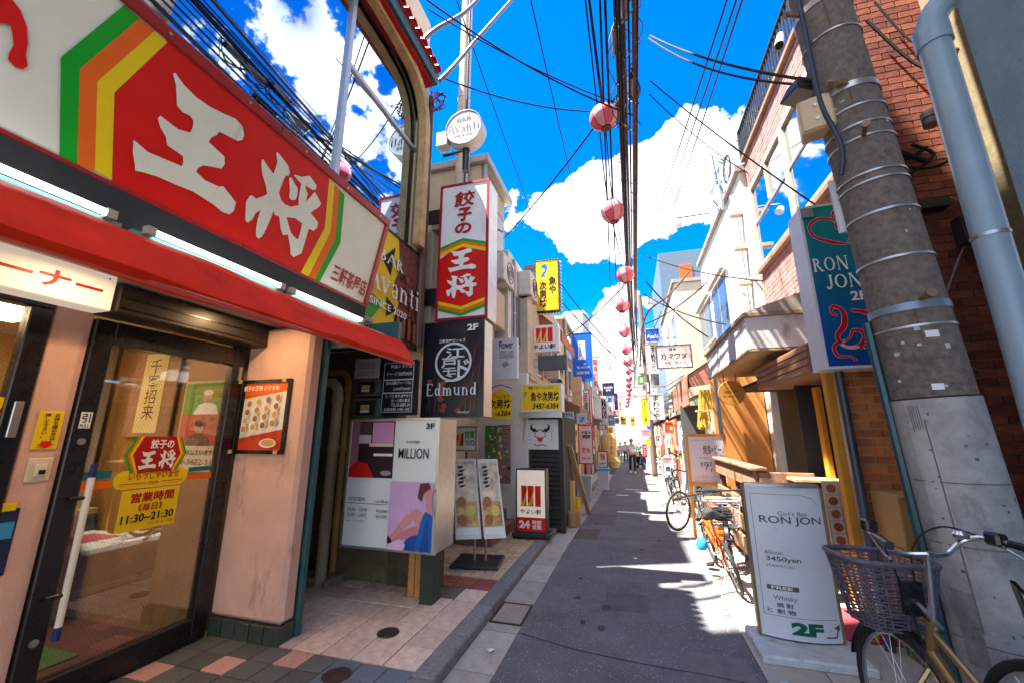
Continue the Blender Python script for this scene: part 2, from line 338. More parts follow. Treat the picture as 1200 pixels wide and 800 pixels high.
# ------------------------------------------------------------------ materials used in many places
RED = P('sign_red', (.72,.012,.008), .35); CREAM = M('sign_cream', (.80,.77,.60), .4, var=.06, vs=3, stain=((.55,.47,.28), .12, 6), streak=1)
WHITE = P('sign_white', (.80,.80,.82), .4); BLACK = P('print_black', (.012,.012,.014), .5); GREEN = P('sign_green', (.01,.36,.02), .4)
ORANGE = P('sign_orange', (.86,.14,.01), .4); YELLOW = P('sign_yellow', (.88,.60,.01), .4); DKRED = P('print_dark_red', (.42,.01,.01), .4)
LETTER = P('letter_white', (.85,.84,.80), .4); BLUE = P('sign_blue', (.01,.12,.60), .4); GREY = P('sign_grey', (.30,.31,.33), .5)
CHAR = M('charcoal_metal', (.02,.021,.025), .4, var=.3, vs=12, bump=.05); BLKM = M('black_frame_metal', (.008,.008,.010), .28, var=.3, vs=20, spec=.6)
STEEL = M('brushed_steel', (.50,.48,.45), .32, metal=.85, var=.12, vs=18); ALU = M('aluminium_frame', (.46,.47,.48), .38, metal=.7, var=.1, vs=14)
WOOD = M('weathered_wood', (.30,.16,.09), .7, var=.3, vs=9, bump=.3, bs=40, rnd=.12); PALEWOOD = M('pale_wood', (.52,.34,.16), .6, var=.2, vs=9, bump=.15, bs=60)
PINK = M('pink_stucco', (.76,.45,.34), .85, var=.10, vs=4, bump=.5, bs=160, stain=((.40,.21,.15), .2, 4), streak=.8)
BEIGE = M('beige_plaster', (.52,.42,.29), .85, var=.12, vs=3, bump=.25, bs=90, stain=((.28,.22,.15), .22, 4), streak=.8)
WPLAST = M('white_plaster', (.70,.68,.63), .85, var=.08, vs=2.5, bump=.2, bs=90, stain=((.40,.36,.30), .16, 3), streak=.9)
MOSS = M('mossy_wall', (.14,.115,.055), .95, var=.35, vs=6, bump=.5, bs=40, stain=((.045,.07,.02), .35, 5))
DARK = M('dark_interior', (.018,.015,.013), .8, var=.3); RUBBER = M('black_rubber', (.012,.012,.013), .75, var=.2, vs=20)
CONC = M('pale_concrete', (.40,.38,.33), .9, var=.14, vs=5, bump=.3, bs=90, stain=((.22,.20,.17), .2, 4)); CONC2 = M('gutter_concrete', (.38,.36,.32), .9, var=.2, vs=6, bump=.35, bs=110, rnd=.14, stain=((.14,.13,.12), .22, 5))
KERB = M('kerb_granite', (.19,.19,.195), .85, var=.3, vs=40, bump=.35, bs=120, rnd=.12, stain=((.05,.05,.05), .25, 8))
CABLE = M('black_cable', (.018,.017,.018), .7, var=.2, spec=.15); CABLE2 = M('grey_brown_cable', (.12,.09,.08), .75, var=.3, spec=.15)

def asphalt():
    m = M('asphalt', (.125,.126,.136), .85, var=.28, vs=1.8, bump=.5, bs=130, stain=((.17,.16,.155), .16, 1.3))
    nt = m.node_tree; N = nt.nodes.new; L = nt.links.new; p = nt.nodes['Principled BSDF']
    old = p.inputs['Base Color'].links[0].from_socket
    tc = N('ShaderNodeTexCoord'); vo = N('ShaderNodeTexVoronoi'); vo.inputs['Scale'].default_value = 75; L(tc.outputs['Object'], vo.inputs['Vector'])
    lt = N('ShaderNodeMath'); lt.operation = 'LESS_THAN'; lt.inputs[1].default_value = .36; L(vo.outputs['Distance'], lt.inputs[0])
    sp = N('ShaderNodeSeparateColor'); L(vo.outputs['Color'], sp.inputs[0])
    gt = N('ShaderNodeMath'); gt.operation = 'GREATER_THAN'; gt.inputs[1].default_value = .74; L(sp.outputs[0], gt.inputs[0])
    mu = N('ShaderNodeMath'); mu.operation = 'MULTIPLY'; L(lt.outputs[0], mu.inputs[0]); L(gt.outputs[0], mu.inputs[1])
    m2 = N('ShaderNodeMath'); m2.operation = 'MULTIPLY'; L(mu.outputs[0], m2.inputs[0]); L(sp.outputs[1], m2.inputs[1])
    mx = N('ShaderNodeMix'); mx.data_type = 'RGBA'; mx.inputs[7].default_value = (.42,.43,.46,1); L(m2.outputs[0], mx.inputs[0]); L(old, mx.inputs[6])
    L(mx.outputs[2], p.inputs['Base Color']); return m
ASPH = asphalt()

# ------------------------------------------------------------------ ground, road, kerbs
def strip(name, x0, x1, dz, mat, ys=(-8, 2, 6, 20, 60), hump=None):
    m = MB(); xs = [x0 + (x1-x0)*i/4 for i in range(5)]
    vs = [(x, y, gz(y)+dz) for y in ys for x in xs]; fs = [(j*5+i, j*5+i+1, (j+1)*5+i+1, (j+1)*5+i) for j in range(len(ys)-1) for i in range(4)]
    return struct(m.add(vs, fs).build(name, mat))
GZ0 = M('bare_ground', (.12,.11,.10), .95)
struct(MB().add([(x, y, z) for y, z in ((-60,-.12),(6,-.12),(60,gz(60)-.12),(400,gz(60)-.12)) for x in (-150,150)], [(2*j, 2*j+1, 2*j+3, 2*j+2) for j in range(3)]).build('ground', GZ0))
road = strip('road', -1.0, .76, 0, ASPH)
MARK = M('road_paint', (.72,.72,.70), .8, var=.12, vs=20, stain=((.2,.2,.2), .2, 25))
def on_road(name, x0, x1, y0, y1, mat, h=.004, parent=road):
    return MB().add([(x0,y0,gz(y0)+h),(x1,y0,gz(y0)+h),(x1,y1,gz(y1)+h),(x0,y1,gz(y1)+h)], [(0,1,2,3)]).build(name, mat, parent)
on_road('stop_line', -.42, .16, 9.75, 9.92, MARK)
on_road('worn_marking', -.30, .25, 14.6, 14.75, MARK); on_road('worn_marking', -.55, -.2, 12.9, 13.1, MARK)
PATCH = M('asphalt_patch', (.10,.085,.075), .9, var=.3, vs=8, bump=.4, bs=120)
on_road('cover_plate', -1.02, -.62, 6.9, 7.75, PATCH, .003)
CRACK = M('tar_seam', (.022,.022,.025), .8, var=.3)
for i, (x0, x1, y0, y1) in enumerate(((-.35,.05,4.3,6.4),(.1,.62,7.9,9.3),(-.95,-.4,8.2,9.4),(.25,.70,3.0,3.7))):
    on_road('asphalt_cut', x0, x1, y0, y1, M('asphalt_cut%d' % (i % 2), ((.095,.096,.104),(.145,.142,.145))[i % 2], .85, var=.3, vs=5, bump=.5, bs=140), .002)
for i in range(9):
    x, y, r_ = random.uniform(-.8,.6), random.uniform(3,9), random.uniform(.02,.05); m = MB(); m.add([(x+r_*random.uniform(.7,1.2)*math.cos(k*.7), y+1.4*r_*random.uniform(.7,1.2)*math.sin(k*.7), gz(y)+.0045) for k in range(9)], [tuple(range(9))]); m.build('gum_spot', M('gum_grey', (.045,.045,.047), .8), road)
for pts in ([(-1.0,3.62),(-.5,3.48),(0,3.42),(.4,3.40),(.76,3.36)], [(-.9,7.2),(-.2,7.1),(.72,7.2)]):
    m = MB(); p = [(x, y, .0025+gz(y)) for x, y in pts]
    for a, b in zip(p[:-1], p[1:]): m.add([a, b, (b[0], b[1]+.012, b[2]), (a[0], a[1]+.012, a[2])], [(0,1,2,3)])
    m.build('tar_seam', CRACK, road)
strip('gutter_bed', -1.31, -1.0, -.012, M('joint_dirt', (.05,.045,.04), .95)); strip('pavement_bed', -4.2, -1.46, .045, M('grout', (.50,.44,.34), .95, var=.2))
gut = strip('gutter', -1.305, -1.001, -.01, MATS['joint_dirt'])
gm = MB().box(0, .30, 0, .592, -.05, 0).mesh('gutter_slab', CONC2)
def pieces(name, mesh, locs, parent, rot=None):
    for i, l in enumerate(locs):
        o = bpy.data.objects.new(name, mesh); COL.objects.link(o); o.location = l; o.parent = parent
        if rot: o.rotation_euler = rot(i)
        if i == 0: b = o
pieces('gutter_slab', gm, [(-1.303, 1.2+.6*i, gz(1.2+.6*i)+.003+random.uniform(-.002,.002)) for i in range(34)], gut, lambda i: (-.024 if i > 8 else 0, 0, 0))
kerb = struct(strip('kerb_footing', -1.46, -1.305, -.02, MATS['joint_dirt']))
km = MB().box(0, .165, 0, .594, -.1, .078); km = km.build('kerb_stone', KERB, kerb, .018, 2); kmesh = km.data
for i in range(40):
    o = km if i == 0 else km.copy()
    if i: COL.objects.link(o)
    o.parent = kerb; y = .9+.6*i; o.location = (-1.472+random.uniform(-.003,.003), y, gz(y)+random.uniform(-.003,.003)); o.rotation_euler = (-.024 if y > 6 else 0, 0, random.uniform(-.004,.004))
# right hand concrete apron
apron = strip('concrete_apron', .765, 3.2, -.012, CONC)
am = MB().box(0, .40, 0, 1.19, -.05, 0).mesh('apron_slab', M('apron_concrete', (.43,.40,.34), .9, var=.16, vs=5, bump=.35, bs=120, rnd=.08, stain=((.25,.22,.18), .2, 5)))
pieces('apron_slab', am, [(.765, 1.0+1.2*i, gz(1.0+1.2*i)+.006) for i in range(18)], apron, lambda i: (-.024 if i > 4 else 0, 0, 0))
am2 = MB().box(0, .80, 0, 1.19, -.05, 0).mesh('apron_slab', MATS['apron_concrete'])
pieces('apron_slab', am2, [(1.175, 1.0+1.2*i, gz(1.0+1.2*i)+.006) for i in range(12)], apron, lambda i: (-.024 if i > 4 else 0, 0, 0))
# pavement tiles: dark with pink ones, then large pink-beige, a brick strip, then small beige
pav = bpy.data.objects['pavement_bed']; pav.name = 'pavement'
T1 = M('dark_green_tile', (.12,.125,.115), .55, var=.25, vs=60, rnd=.2, bump=.15, bs=150); T1b = M('slate_blue_tile', (.12,.15,.19), .55, var=.25, vs=60, rnd=.15, bump=.15, bs=150)
T2 = M('pink_tile', (.62,.33,.27), .6, var=.2, vs=50, rnd=.15); T3 = M('pale_pink_tile', (.68,.51,.41), .7, var=.22, vs=14, rnd=.16, bump=.25, bs=120, stain=((.30,.21,.14), .26, 5))
T4 = M('small_beige_tile', (.50,.38,.24), .7, var=.2, vs=12, rnd=.22); T5 = M('red_paver', (.28,.07,.05), .8, var=.25, vs=20, rnd=.18, bump=.3, bs=90)
box('dark_bedding', M('dark_grout', (.15,.105,.075), .95, var=.3), pav, -3.3, -1.474, 2.784, 4.56, .03, .050, 0)
def tilemesh(w, l, mat):
    o = MB().box(.005, w-.005, .005, l-.005, -.03, 0).build('tile', mat, pav, .003); return o
def lay(w, l, x0, x1, y0, y1, pick, z=.062, name='tile'):
    protos = {}
    nx = int(round((x1-x0)/w)); ny = int(round((y1-y0)/l))
    for j in range(ny):
        for i in range(nx):
            mat = pick(i, j)
            if mat is None: continue
            if mat.name not in protos: o = tilemesh((x1-x0)/nx, (y1-y0)/ny, mat); protos[mat.name] = o; o.name = name
            else: o = protos[mat.name].copy(); COL.objects.link(o)
            x = x0+(x1-x0)/nx*i; y = y0+(y1-y0)/ny*j
            o.location = (x, y, z+gz(y)+random.uniform(-.0015,.0015)); o.rotation_euler = (random.uniform(-.004,.004), random.uniform(-.004,.004), 0)
lay(.20, .20, -3.28, -1.475, 1.62, 2.78, lambda i, j: T2 if (i*3+j*5) % 11 in (0, 4) else (T1b if i > 5 else T1))
lay(.27, .27, -3.28, -1.475, 2.785, 4.25, lambda i, j: None if (3 < i < 6 and j == 4) else T3)
box('access_cover', M('tiled_cover', (.47,.33,.24), .7, var=.2, vs=14, stain=((.2,.15,.1), .2, 9)), pav, -2.46, -1.95, 3.885, 4.15, .03, .063)
m = MB(); [m.box(*b) for b in ((-2.47,-2.461,3.875,4.16,.05,.066), (-1.949,-1.94,3.875,4.16,.05,.066), (-2.461,-1.949,3.875,3.884,.05,.066), (-2.461,-1.949,4.151,4.16,.05,.066))]; m.build('cover_rim', STEEL, pav)
lay(.20, .10, -2.1, -1.475, 4.26, 4.56, lambda i, j: T5, name='paver')
lay(.12, .12, -2.9, -1.475, 4.57, 6.9, lambda i, j: T4)
lay(.20, .10, -2.1, -1.475, 6.95, 7.85, lambda i, j: T5, name='paver')
IRON = M('rusty_iron', (.06,.035,.025), .7, metal=.4, var=.4, vs=30, bump=.3, bs=80)
dr = thing('floor_drain', 'small round iron drain cover set in the pale pink tiles', 'drain cover', (-1.95, 3.19, .063))
MB().lathe([(0,.004),(.075,.004),(.085,.0)], n=24).build('grate', IRON, dr)
m = MB(); m.torus((0,0,.004), .082, .005, ax=(0,0,1), up=(1,0,0)); [m.box(-.06+.024*i-.004, -.06+.024*i+.004, -.055, .055, .004, .0075) for i in range(6)]; m.build('rim', M('worn_iron', (.10,.07,.05), .5, metal=.6, var=.3, vs=30), dr)
dr2 = thing('floor_drain', 'dark round drain lid in the dark green tiles', 'drain cover', (-1.95, 2.60, .063))
MB().lathe([(0,.004),(.085,.004),(.095,.0)], n=24).build('grate', IRON, dr2)
gr = thing('gutter_grating', 'square concrete gutter lid with rusty iron rim', 'gutter lid', (-1.15, 3.95, .007))
box('lid', M('lid_concrete', (.30,.26,.22), .9, var=.2, vs=20, bump=.3), gr, -.13, .13, -.2, .2, -.03, .003)
m = MB(); [m.box(*b) for b in ((-.145,-.131,-.215,.215,-.03,.006),(.131,.145,-.215,.215,-.03,.006),(-.131,.131,-.215,-.201,-.03,.006),(-.131,.131,.201,.215,-.03,.006))]; m.build('rim', IRON, gr)
# litter on the road
for n, (x, y, c, lab, a) in enumerate([(.12,3.12,(.75,.45,.60),'small pink paper scrap lying on the asphalt',.3),(-.05,6.0,(.8,.8,.8),'tiny white scrap on the asphalt beside the orange bicycle',.8),(.86,3.42,(.25,.65,.65),'small turquoise scrap of paper near the white stand base',.2),(-1.12,3.28,(.65,.8,.78),'pale mint label scrap stuck on the gutter slab',.9)]):
    o = MB().add([(-.035,-.028,.0),(.035,-.028,.003),(.036,.026,.001),(-.033,.03,.004)], [(0,1,2,3)]).build('paper_scrap', P('scrap%d' % n, c)); o.location = (x, y, .013 if abs(x) > .75 else .006); o.rotation_euler.z = a; o.scale = (.7,.7,1); tag(o, lab, 'litter')

def brick_field(parent, mat, origin, ux, uz, ncol, nrow, bw=.215, bh=.062, g=.011, depth=.03, limit=300, cells=None, name='brick', stuff_mat=None, off=.5):
    """running-bond bricks standing proud of a wall; ux, uz = directions in the wall plane"""
    ux = Vector(ux); uz = Vector(uz); n = ux.cross(uz); Rm = Matrix((ux, -n, uz)).transposed(); origin = Vector(origin)
    full = MB().box(0, bw, -.006, depth, 0, bh).mesh(name, mat); half = MB().box(0, bw*.5-g/2, -.006, depth, 0, bh).mesh(name, mat)
    cnt = 0; rest = MB()
    for j in range(nrow):
        for i in range(ncol+1):
            sh = (j % 2); x = i*(bw+g) - (off*(bw+g) if sh else 0); h = False
            if sh and i == 0: x = 0; h = True
            if not sh and i == ncol: continue
            if sh and i == ncol: h = True
            if cells and not cells(x, j*(bh+g), bw*.5 if h else bw): continue
            p = origin + ux*x + uz*(j*(bh+g)) + n*(-random.uniform(-.002,.002))
            if cnt < limit:
                o = bpy.data.objects.new(name, half if h else full); COL.objects.link(o); o.parent = parent
                o.matrix_local = Matrix.Translation(p) @ Rm.to_4x4(); cnt += 1
            else:
                w = bw*.5-g/2 if h else bw; e = random.uniform(-.002,.002)
                rest.add([p + Rm @ Vector(q) for q in ((0,-.006+e,0),(w,-.006+e,0),(w,-.006+e,bh),(0,-.006+e,bh),(0,depth,0),(w,depth,0),(w,depth,bh),(0,depth,bh))], [(0,1,2,3),(0,4,5,1),(1,5,6,2),(2,6,7,3),(3,7,4,0)])
    if rest.v: struct(rest.build('brickwork', stuff_mat or mat, parent), 'stuff')
# ------------------------------------------------------------------ the dumpling restaurant (left, nearest)
b1 = thing('restaurant_building', 'two storey restaurant with pink stucco, mirrored upper windows and red tiled eave', 'building', (-3.2, 2, 0))
def w1(name, mat, x0, x1, y0, y1, z0, z1, bevel=.004): return box(name, mat, b1, x0+3.2, x1+3.2, y0-2, y1-2, z0, z1, bevel)
def L1(x, y, z): return (x+3.2, y-2, z)
w1('pillar', PINK, -3.33, -2.62, 2.78, 2.93, .19, 2.53, .03)
BT = M('green_base_tile', (.045,.060,.045), .35, var=.35, vs=25, rnd=.25)
for i in range(5): w1('base_tile', BT, -3.31+i*.14, -3.18+i*.14, 2.765, 2.93, .05, .185, .003)
w1('wall', PINK, -3.50, -3.33, 1.47, 1.655, .05, 2.56)
w1('wall', PINK, -3.50, -3.33, -1.5, 1.47, .05, 1.16)
w1('wall', M('upper_backwall', (.35,.30,.22), .9), -3.55, -3.40, 2.75, 2.93, .05, 2.56)
w1('soffit', M('soffit_panel', (.40,.34,.28), .8, var=.1), -3.5, -2.16, -1.5, 2.97, 2.56, 2.60); w1('gap_shade_board', DARK, -2.155, -2.12, -1.5, 2.80, 2.36, 2.66)  # near-black board paints the shade of the gap under the long sign
rs = w1('edge_strip', M('rusted_teal_steel', (.03,.11,.12), .6, var=.3, vs=12, stain=((.20,.09,.03), .35, 9), streak=.6), -2.66, -2.60, 2.935, 2.985, .06, 2.55)
w1('lintel', M('teal_paint', (.02,.09,.10), .5, var=.3), -3.4, -1.9, 2.975, 3.03, 2.36, 2.56)
# upper storey
w1('upper_wall', BEIGE, -3.6, -2.43, 3.93, 4.20, 2.62, 6.3)
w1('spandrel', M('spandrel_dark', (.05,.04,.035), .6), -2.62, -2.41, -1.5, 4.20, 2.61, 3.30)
w1('roof_core', DARK, -6.5, -2.75, -1.5, 4.15, 2.62, 6.0)
w1('rear_wall', BEIGE, -6.5, -3.65, 2.95, 4.15, .05, 2.60)
MIRROR = M('mirror_glass', (.48,.58,.70), .02, metal=1.0, var=.0)
wn = MB(); ys = (-1.5, 2.575, 3.90)
win = w1('window', BEIGE, -2.46, -2.405, 3.885, 3.96, 3.78, 5.55, .01)
MB().box(*[a for a in (L1(-2.43,0,0)[0], L1(-2.42,0,0)[0])], -3.5, .57, 3.30, 6.05).build('pane', MIRROR, win)
MB().box(.77, .78, .625, 1.9, 5.125, 6.05).build('pane', MIRROR, win); MB().box(.77, .78, .625, 1.9, 3.30, 5.075).build('pane', MIRROR, win)
m = MB().box(.75, .815, .57, .625, 3.25, 6.05); m.build('mullion', ALU, win, .006)
MB().box(.76, .805, .625, 1.89, 5.075, 5.125).build('transom', ALU, win, .004)
arch = [(3.93, 3.78), (3.93, 4.3), (3.93, 5.2), (3.90, 5.55), (3.80, 5.80), (3.62, 5.96), (3.35, 6.02), (2.7, 6.04), (-1.5, 6.04)]
m = MB(); a = smooth([(y, z) for y, z in arch], 4)
o_ = ribbon([Vector(p) for p in a], .11)
me = flat_mesh('arch_frame', [o_], M('arch_frame_paint', (.62,.40,.17), .6, var=.25, vs=8, bump=.2, stain=((.25,.15,.07), .2, 9)), 0, .10)
ar = bpy.data.objects.new('arch_frame', me); COL.objects.link(ar); ar.parent = b1; ar.rotation_euler = (0, 0, R(90)); ar.location = L1(-2.36, 0, 0)
fan = [(y, z) for y, z in a if z > 5.2] ; fl = [(3.95, 5.2), (3.95, 6.1), (-1.5, 6.1)] 
me = flat_mesh('spandrel_corner', [[tuple(p) for p in a if p[1] >= 5.2 and p[0] > 2.5] + [(2.5, 6.12), (4.05, 6.12), (4.05, 5.2)]], BEIGE, 0, .05)
sc_ = bpy.data.objects.new('corner_panel', me); COL.objects.link(sc_); sc_.parent = b1; sc_.rotation_euler = (0,0,R(90)); sc_.location = L1(-2.40, 0, 0)
TEALF = M('teal_fascia', (.012,.075,.075), .45, var=.2)
ev = w1('eave', TEALF, -3.0, -2.16, -1.5, 3.93, 6.06, 6.22)
w1('eave_soffit', DKRED, -3.0, -2.20, -1.5, 3.9, 6.03, 6.055)
RT = M('red_roof_tile', (.55,.012,.012), .32, var=.2, vs=15, rnd=.12)
tm = MB(); n = 8
prof = [(.055*math.cos(math.pi*k/n), .055*math.sin(math.pi*k/n)) for k in range(n+1)]
vs = [(0, y, z) for y, z in prof] + [(-.8, y, z+.28) for y, z in prof] + [(0, y*.8, z*.8-.004) for y, z in prof] + [(-.8, y*.8, z*.8+.276) for y, z in prof]; k = n+1
tm.add(vs, [(i, i+1, k+i+1, k+i) for i in range(n)] + [(2*k+i, 3*k+i, 3*k+i+1, 2*k+i+1) for i in range(n)] + [(i, 2*k+i, 2*k+i+1, i+1) for i in range(n)], True)
tmesh = tm.mesh('roof_tile', RT)
for i in range(26):
    o = bpy.data.objects.new('roof_tile', tmesh); COL.objects.link(o); o.parent = ev; o.location = L1(-2.10+random.uniform(-.004,.004), 3.86-i*.125, 6.235); o.rotation_euler.x = random.uniform(-.02,.02)
w1('roof_slope', DKRED, -3.2, -2.14, -1.5, 3.92, 6.222, 6.245)
# unseen tall slab, added and sized to shade the near right side
w1('shade_slab', BEIGE, -4.7, -3.4, -8.0, 1.9, 6.3, 19.0)
DOWN = M('brown_downpipe', (.09,.035,.025), .4, var=.2)
MB().tube([L1(-2.37,4.13,2.6), L1(-2.37,4.13,6.1)], .055, 12).build('downpipe', DOWN, b1)
# ---- doorway
FR = BLKM
dw = thing('entrance_door', 'black framed wired glass door with a white and blue pull bar', 'door', (-3.33, 1.66, .055), R(90))
MB().box(0, .11, -.03, .05, 0, 2.28).box(.975, 1.09, -.03, .05, 0, 2.28).box(.11, .975, -.03, .05, 0, .17).box(.11, .975, -.03, .05, 2.13, 2.28).build('frame', FR, dw, .006)
GLS = make_glass('wired_glass', (.97,.95,.90), .05, .015, True)
MB().box(.11, .975, 0, .008, .17, 2.13).build('glass', GLS, dw)
m = MB().tube([(.14,-.055,.45),(.14,-.055,1.28)], .018, 10); hd = m.build('handle', P('ivory_bar', (.80,.74,.62)), dw)
MB().tube([(.14,-.055,.38),(.14,-.055,.45)], .0185, 10).tube([(.14,-.055,1.28),(.14,-.055,1.36)], .0185, 10).build('grip_end', P('navy_grip', (.02,.03,.14)), hd)
MB().cyl((.06,-.04,.62),(.14,-.055,.62), .012).cyl((.06,-.04,1.16),(.14,-.055,1.16), .012).build('bracket', BLKM, hd)
for z in (.40, 1.50): MB().cyl((.055,-.031,z),(.055,-.045,z), .02, n=16).build('lock', STEEL, dw)
MB().box(1.03,1.055,-.045,-.03,2.0,2.12).build('hinge', STEEL, dw)
s = flat('pull_sticker', [[(.028,1.58),(.085,1.58),(.085,1.68),(.028,1.68)]], WHITE, dw, -.032); lettering('引', dw, .036,.077,1.615,1.672, BLACK, -.0335, .02); lettering('PULL', dw, .034,.079,1.585,1.605, BLACK, -.0335)
MB().box(-.02, 1.12, -.22, .02, 2.30, 2.49).build('shutter_box', M('shutter_housing', (.045,.033,.028), .4, metal=.4, var=.2), dw, .01)
for z in (2.33, 2.40): MB().box(.0, 1.1, -.226, -.221, z, z+.012).build('shutter_trim', BLKM, dw)
# door stickers
st = Sign('door_sticker', 'hexagonal red restaurant sticker with green and yellow edges on the glass door', 'sticker', 'E', -3.322, px=(146,511,218,552), depth=.002)
hx = lambda a, b: [(a, .5), (b, 0), (1-b, 0), (1-a, .5), (1-b, 1), (b, 1)]
for a, b, mt in ((0,.13,GREEN),(.04,.17,ORANGE),(.075,.20,YELLOW),(.115,.235,DKRED)): st.poly([hx(a, b)], mt)
st.text('餃子の', .36, .08, .74, .34, LETTER, .03)
def fitloop(lp, ref, u0, u1, t0, t1): xs = [p[0] for p in ref]; zs = [p[1] for p in ref]; return [(u0+(x-min(xs))/(max(xs)-min(xs))*(u1-u0), t1-(z-min(zs))/(max(zs)-min(zs))*(t1-t0)) for x, z in lp]
st.poly([fitloop(OU, OU, .22,.50,.40,.92)], LETTER, 'lettering'); st.poly([fitloop(SHO, SHO, .53,.81,.38,.92), fitloop(HOLE, SHO, .53,.81,.38,.92)], LETTER, 'lettering'); st.poly([fitloop(DOT, SHO, .53,.81,.38,.92)], LETTER, 'lettering')
st = Sign('welcome_sticker', 'rounded yellow welcome strip below the red hexagon on the glass door', 'sticker', 'E', -3.321, px=(133,549,219,570), depth=.002)
W, H = st.W, st.H; r = H/2
pill = [(r-r*math.cos(a), H/2+r*math.sin(a)) for a in [math.pi*(-.5)+math.pi*k/10 for k in range(11)]]
pill = [(r+r*math.cos(math.pi*1.5-math.pi*k/10), r+r*math.sin(math.pi*1.5-math.pi*k/10)) for k in range(11)] + [(W-r+r*math.cos(math.pi*.5-math.pi*k/10), r+r*math.sin(math.pi*.5-math.pi*k/10)) for k in range(11)]
flat('panel', [pill], YELLOW, st.root, -.001); st.text('いらっしゃいませ', .18, .12, .86, .55, DKRED, .01); st.text('main', .44, .62, .58, .82, DKRED, .0); st.quad(.08,.70,.40,.74,DKRED); st.quad(.62,.70,.92,.74,DKRED)
st = Sign('hours_sticker', 'yellow opening hours notice stuck on the glass door', 'notice', 'E', -3.321, px=(139,572,206,618), depth=.002, panel=YELLOW)
st.text('営業時間', .16, .08, .90, .32, DKRED, .03); st.text('《毎日》', .30, .36, .72, .54, DKRED, .02); st.text('11:30~21:30', .06, .60, .95, .80, BLACK, .02); st.text('ラストオーダー 21:00', .52, .84, .95, .92, BLACK, .0)
for px, mt, lab in (((95,552,130,561), P('tape_teal',(.01,.17,.20)), 'left teal safety stripe on the glass door'), ((93,564,129,573), ORANGE, 'left orange safety stripe on the glass door'), ((221,546,248,551), MATS['tape_teal'], 'right teal safety stripe on the glass door'), ((220,554,247,560), ORANGE, 'right orange safety stripe on the glass door')):
    o = Sign('door_stripe', lab, 'sticker', 'E', -3.3215, px=px, depth=.002, panel=mt)
# side window with black frame
sw = thing('side_window', 'black framed wired glass window beside the pink column', 'window', (-3.34, -1.4, 1.16), R(90))
MB().box(0, 2.86, -.03, .05, 0, .07).box(0, 2.86, -.03, .05, 1.17, 1.25).box(2.76, 2.86, -.03, .05, .07, 1.17).build('frame', FR, sw, .006)
MB().box(0, 2.76, 0, .008, .07, 1.17).build('glass', GLS, sw)
MB().box(2.79, 2.83, -.045, -.03, .42, .62).build('latch', STEEL, sw, .004)
st = Sign('window_sticker', 'narrow yellow notice inside the black framed side window', 'notice', 'E', -3.334, px=(-30,464,7,496), depth=.002, panel=YELLOW); st.text('引く', .4, .2, .95, .8, DKRED, .02)
st = Sign('window_sticker', 'yellow, blue and white notice below the side window', 'notice', 'E', -3.325, px=(-60,592,18,602), depth=.002, panel=YELLOW)
st = Sign('hanging_poster', 'dark blue poster below the side window on the pink wall', 'poster', 'E', -3.325, px=(-60,600,13,680), depth=.006, body=P('poster_navy',(.02,.03,.08))); st.quad(.5,.2,.95,.45,P('poster_cyan',(.05,.3,.5)))
# things on the pink column
st = Sign('button_notice', 'small yellow sign telling guests to press the button, red arrow', 'notice', 'E', -3.322, px=(41,481,72,526), depth=.006, body=YELLOW)
st.text('お待ち様の方は', .60, .06, .82, .76, BLACK, .02, True); st.text('押して下さい。', .22, .06, .44, .70, BLACK, .02, True); st.poly([[(.30,.78),(.70,.78),(.70,.86),(.85,.86),(.5,.97),(.15,.86),(.30,.86)]], RED)
st = Sign('doorbell', 'beige call button plate under the yellow notice', 'doorbell', 'E', -3.322, px=(31,536,61,564), depth=.012, body=P('bell_ivory',(.72,.62,.42)))
MB().box(st.W*.3, st.W*.75, -.014, 0, st.H*.25, st.H*.75).build('button', P('bell_inner',(.75,.68,.5)), st.root, .003); st.quad(.42,.5,.68,.68,BLACK).location.y = -.014
# menu frame on the pillar
mn = Sign('framed_menu', 'black framed dumpling menu with gold corners on the pink pillar', 'menu', 'N', 2.765, px=(281,445,337,531), depth=.02, body=BLKM, frame=BLKM, fw=.028)
mn.quad(.06,.04,.94,.96,P('menu_paper',(.82,.74,.64))); mn.poly([[(.06,.04),(.94,.04),(.94,.16),(.06,.26)]], ORANGE); mn.poly([[(.06,.80),(.94,.68),(.94,.96),(.06,.96)]], P('menu_red',(.62,.06,.02)))
FOOD = [P('food_a',(.55,.22,.05)), P('food_b',(.35,.14,.05)), P('food_c',(.65,.35,.10))]
for r_ in range(4):
    for c in range(4):
        mn.disc(.19+c*.2, .33+r_*.115-c*.025, .065, WHITE, n=14); mn.disc(.19+c*.2, .33+r_*.115-c*.025, .05, FOOD[(r_+c*2) % 3], n=12)
mn.poly([disc(.75,.86,.17,18,.06)], WHITE); mn.poly([disc(.75,.855,.14,16,.045)], FOOD[2]); mn.text('餃子の王将 おすすめ', .12, .09, .85, .16, LETTER)
for u, t in ((.0,.0),(.92,.0),(.0,.95),(.92,.95)): mn.quad(u, t, u+.08, t+.05, P('brass',(.55,.38,.10))).location.y = -.012
# hanging lit box sign
nb = Sign('corner_sign_box', 'white lit box sign with red katakana hanging under the awning', 'sign', 'E', -3.05, rect=(.2, 1.585, 2.335, 2.56), depth=.16, body=M('lit_white_box', (.82,.74,.62), .5, var=.04, emit=.06))
nb.text('ーナー', .645, .30, .955, .72, DKRED, .03)
for u in (.60, .97): nb.disc(u, .12, .004, BLACK, 'screw', 10)
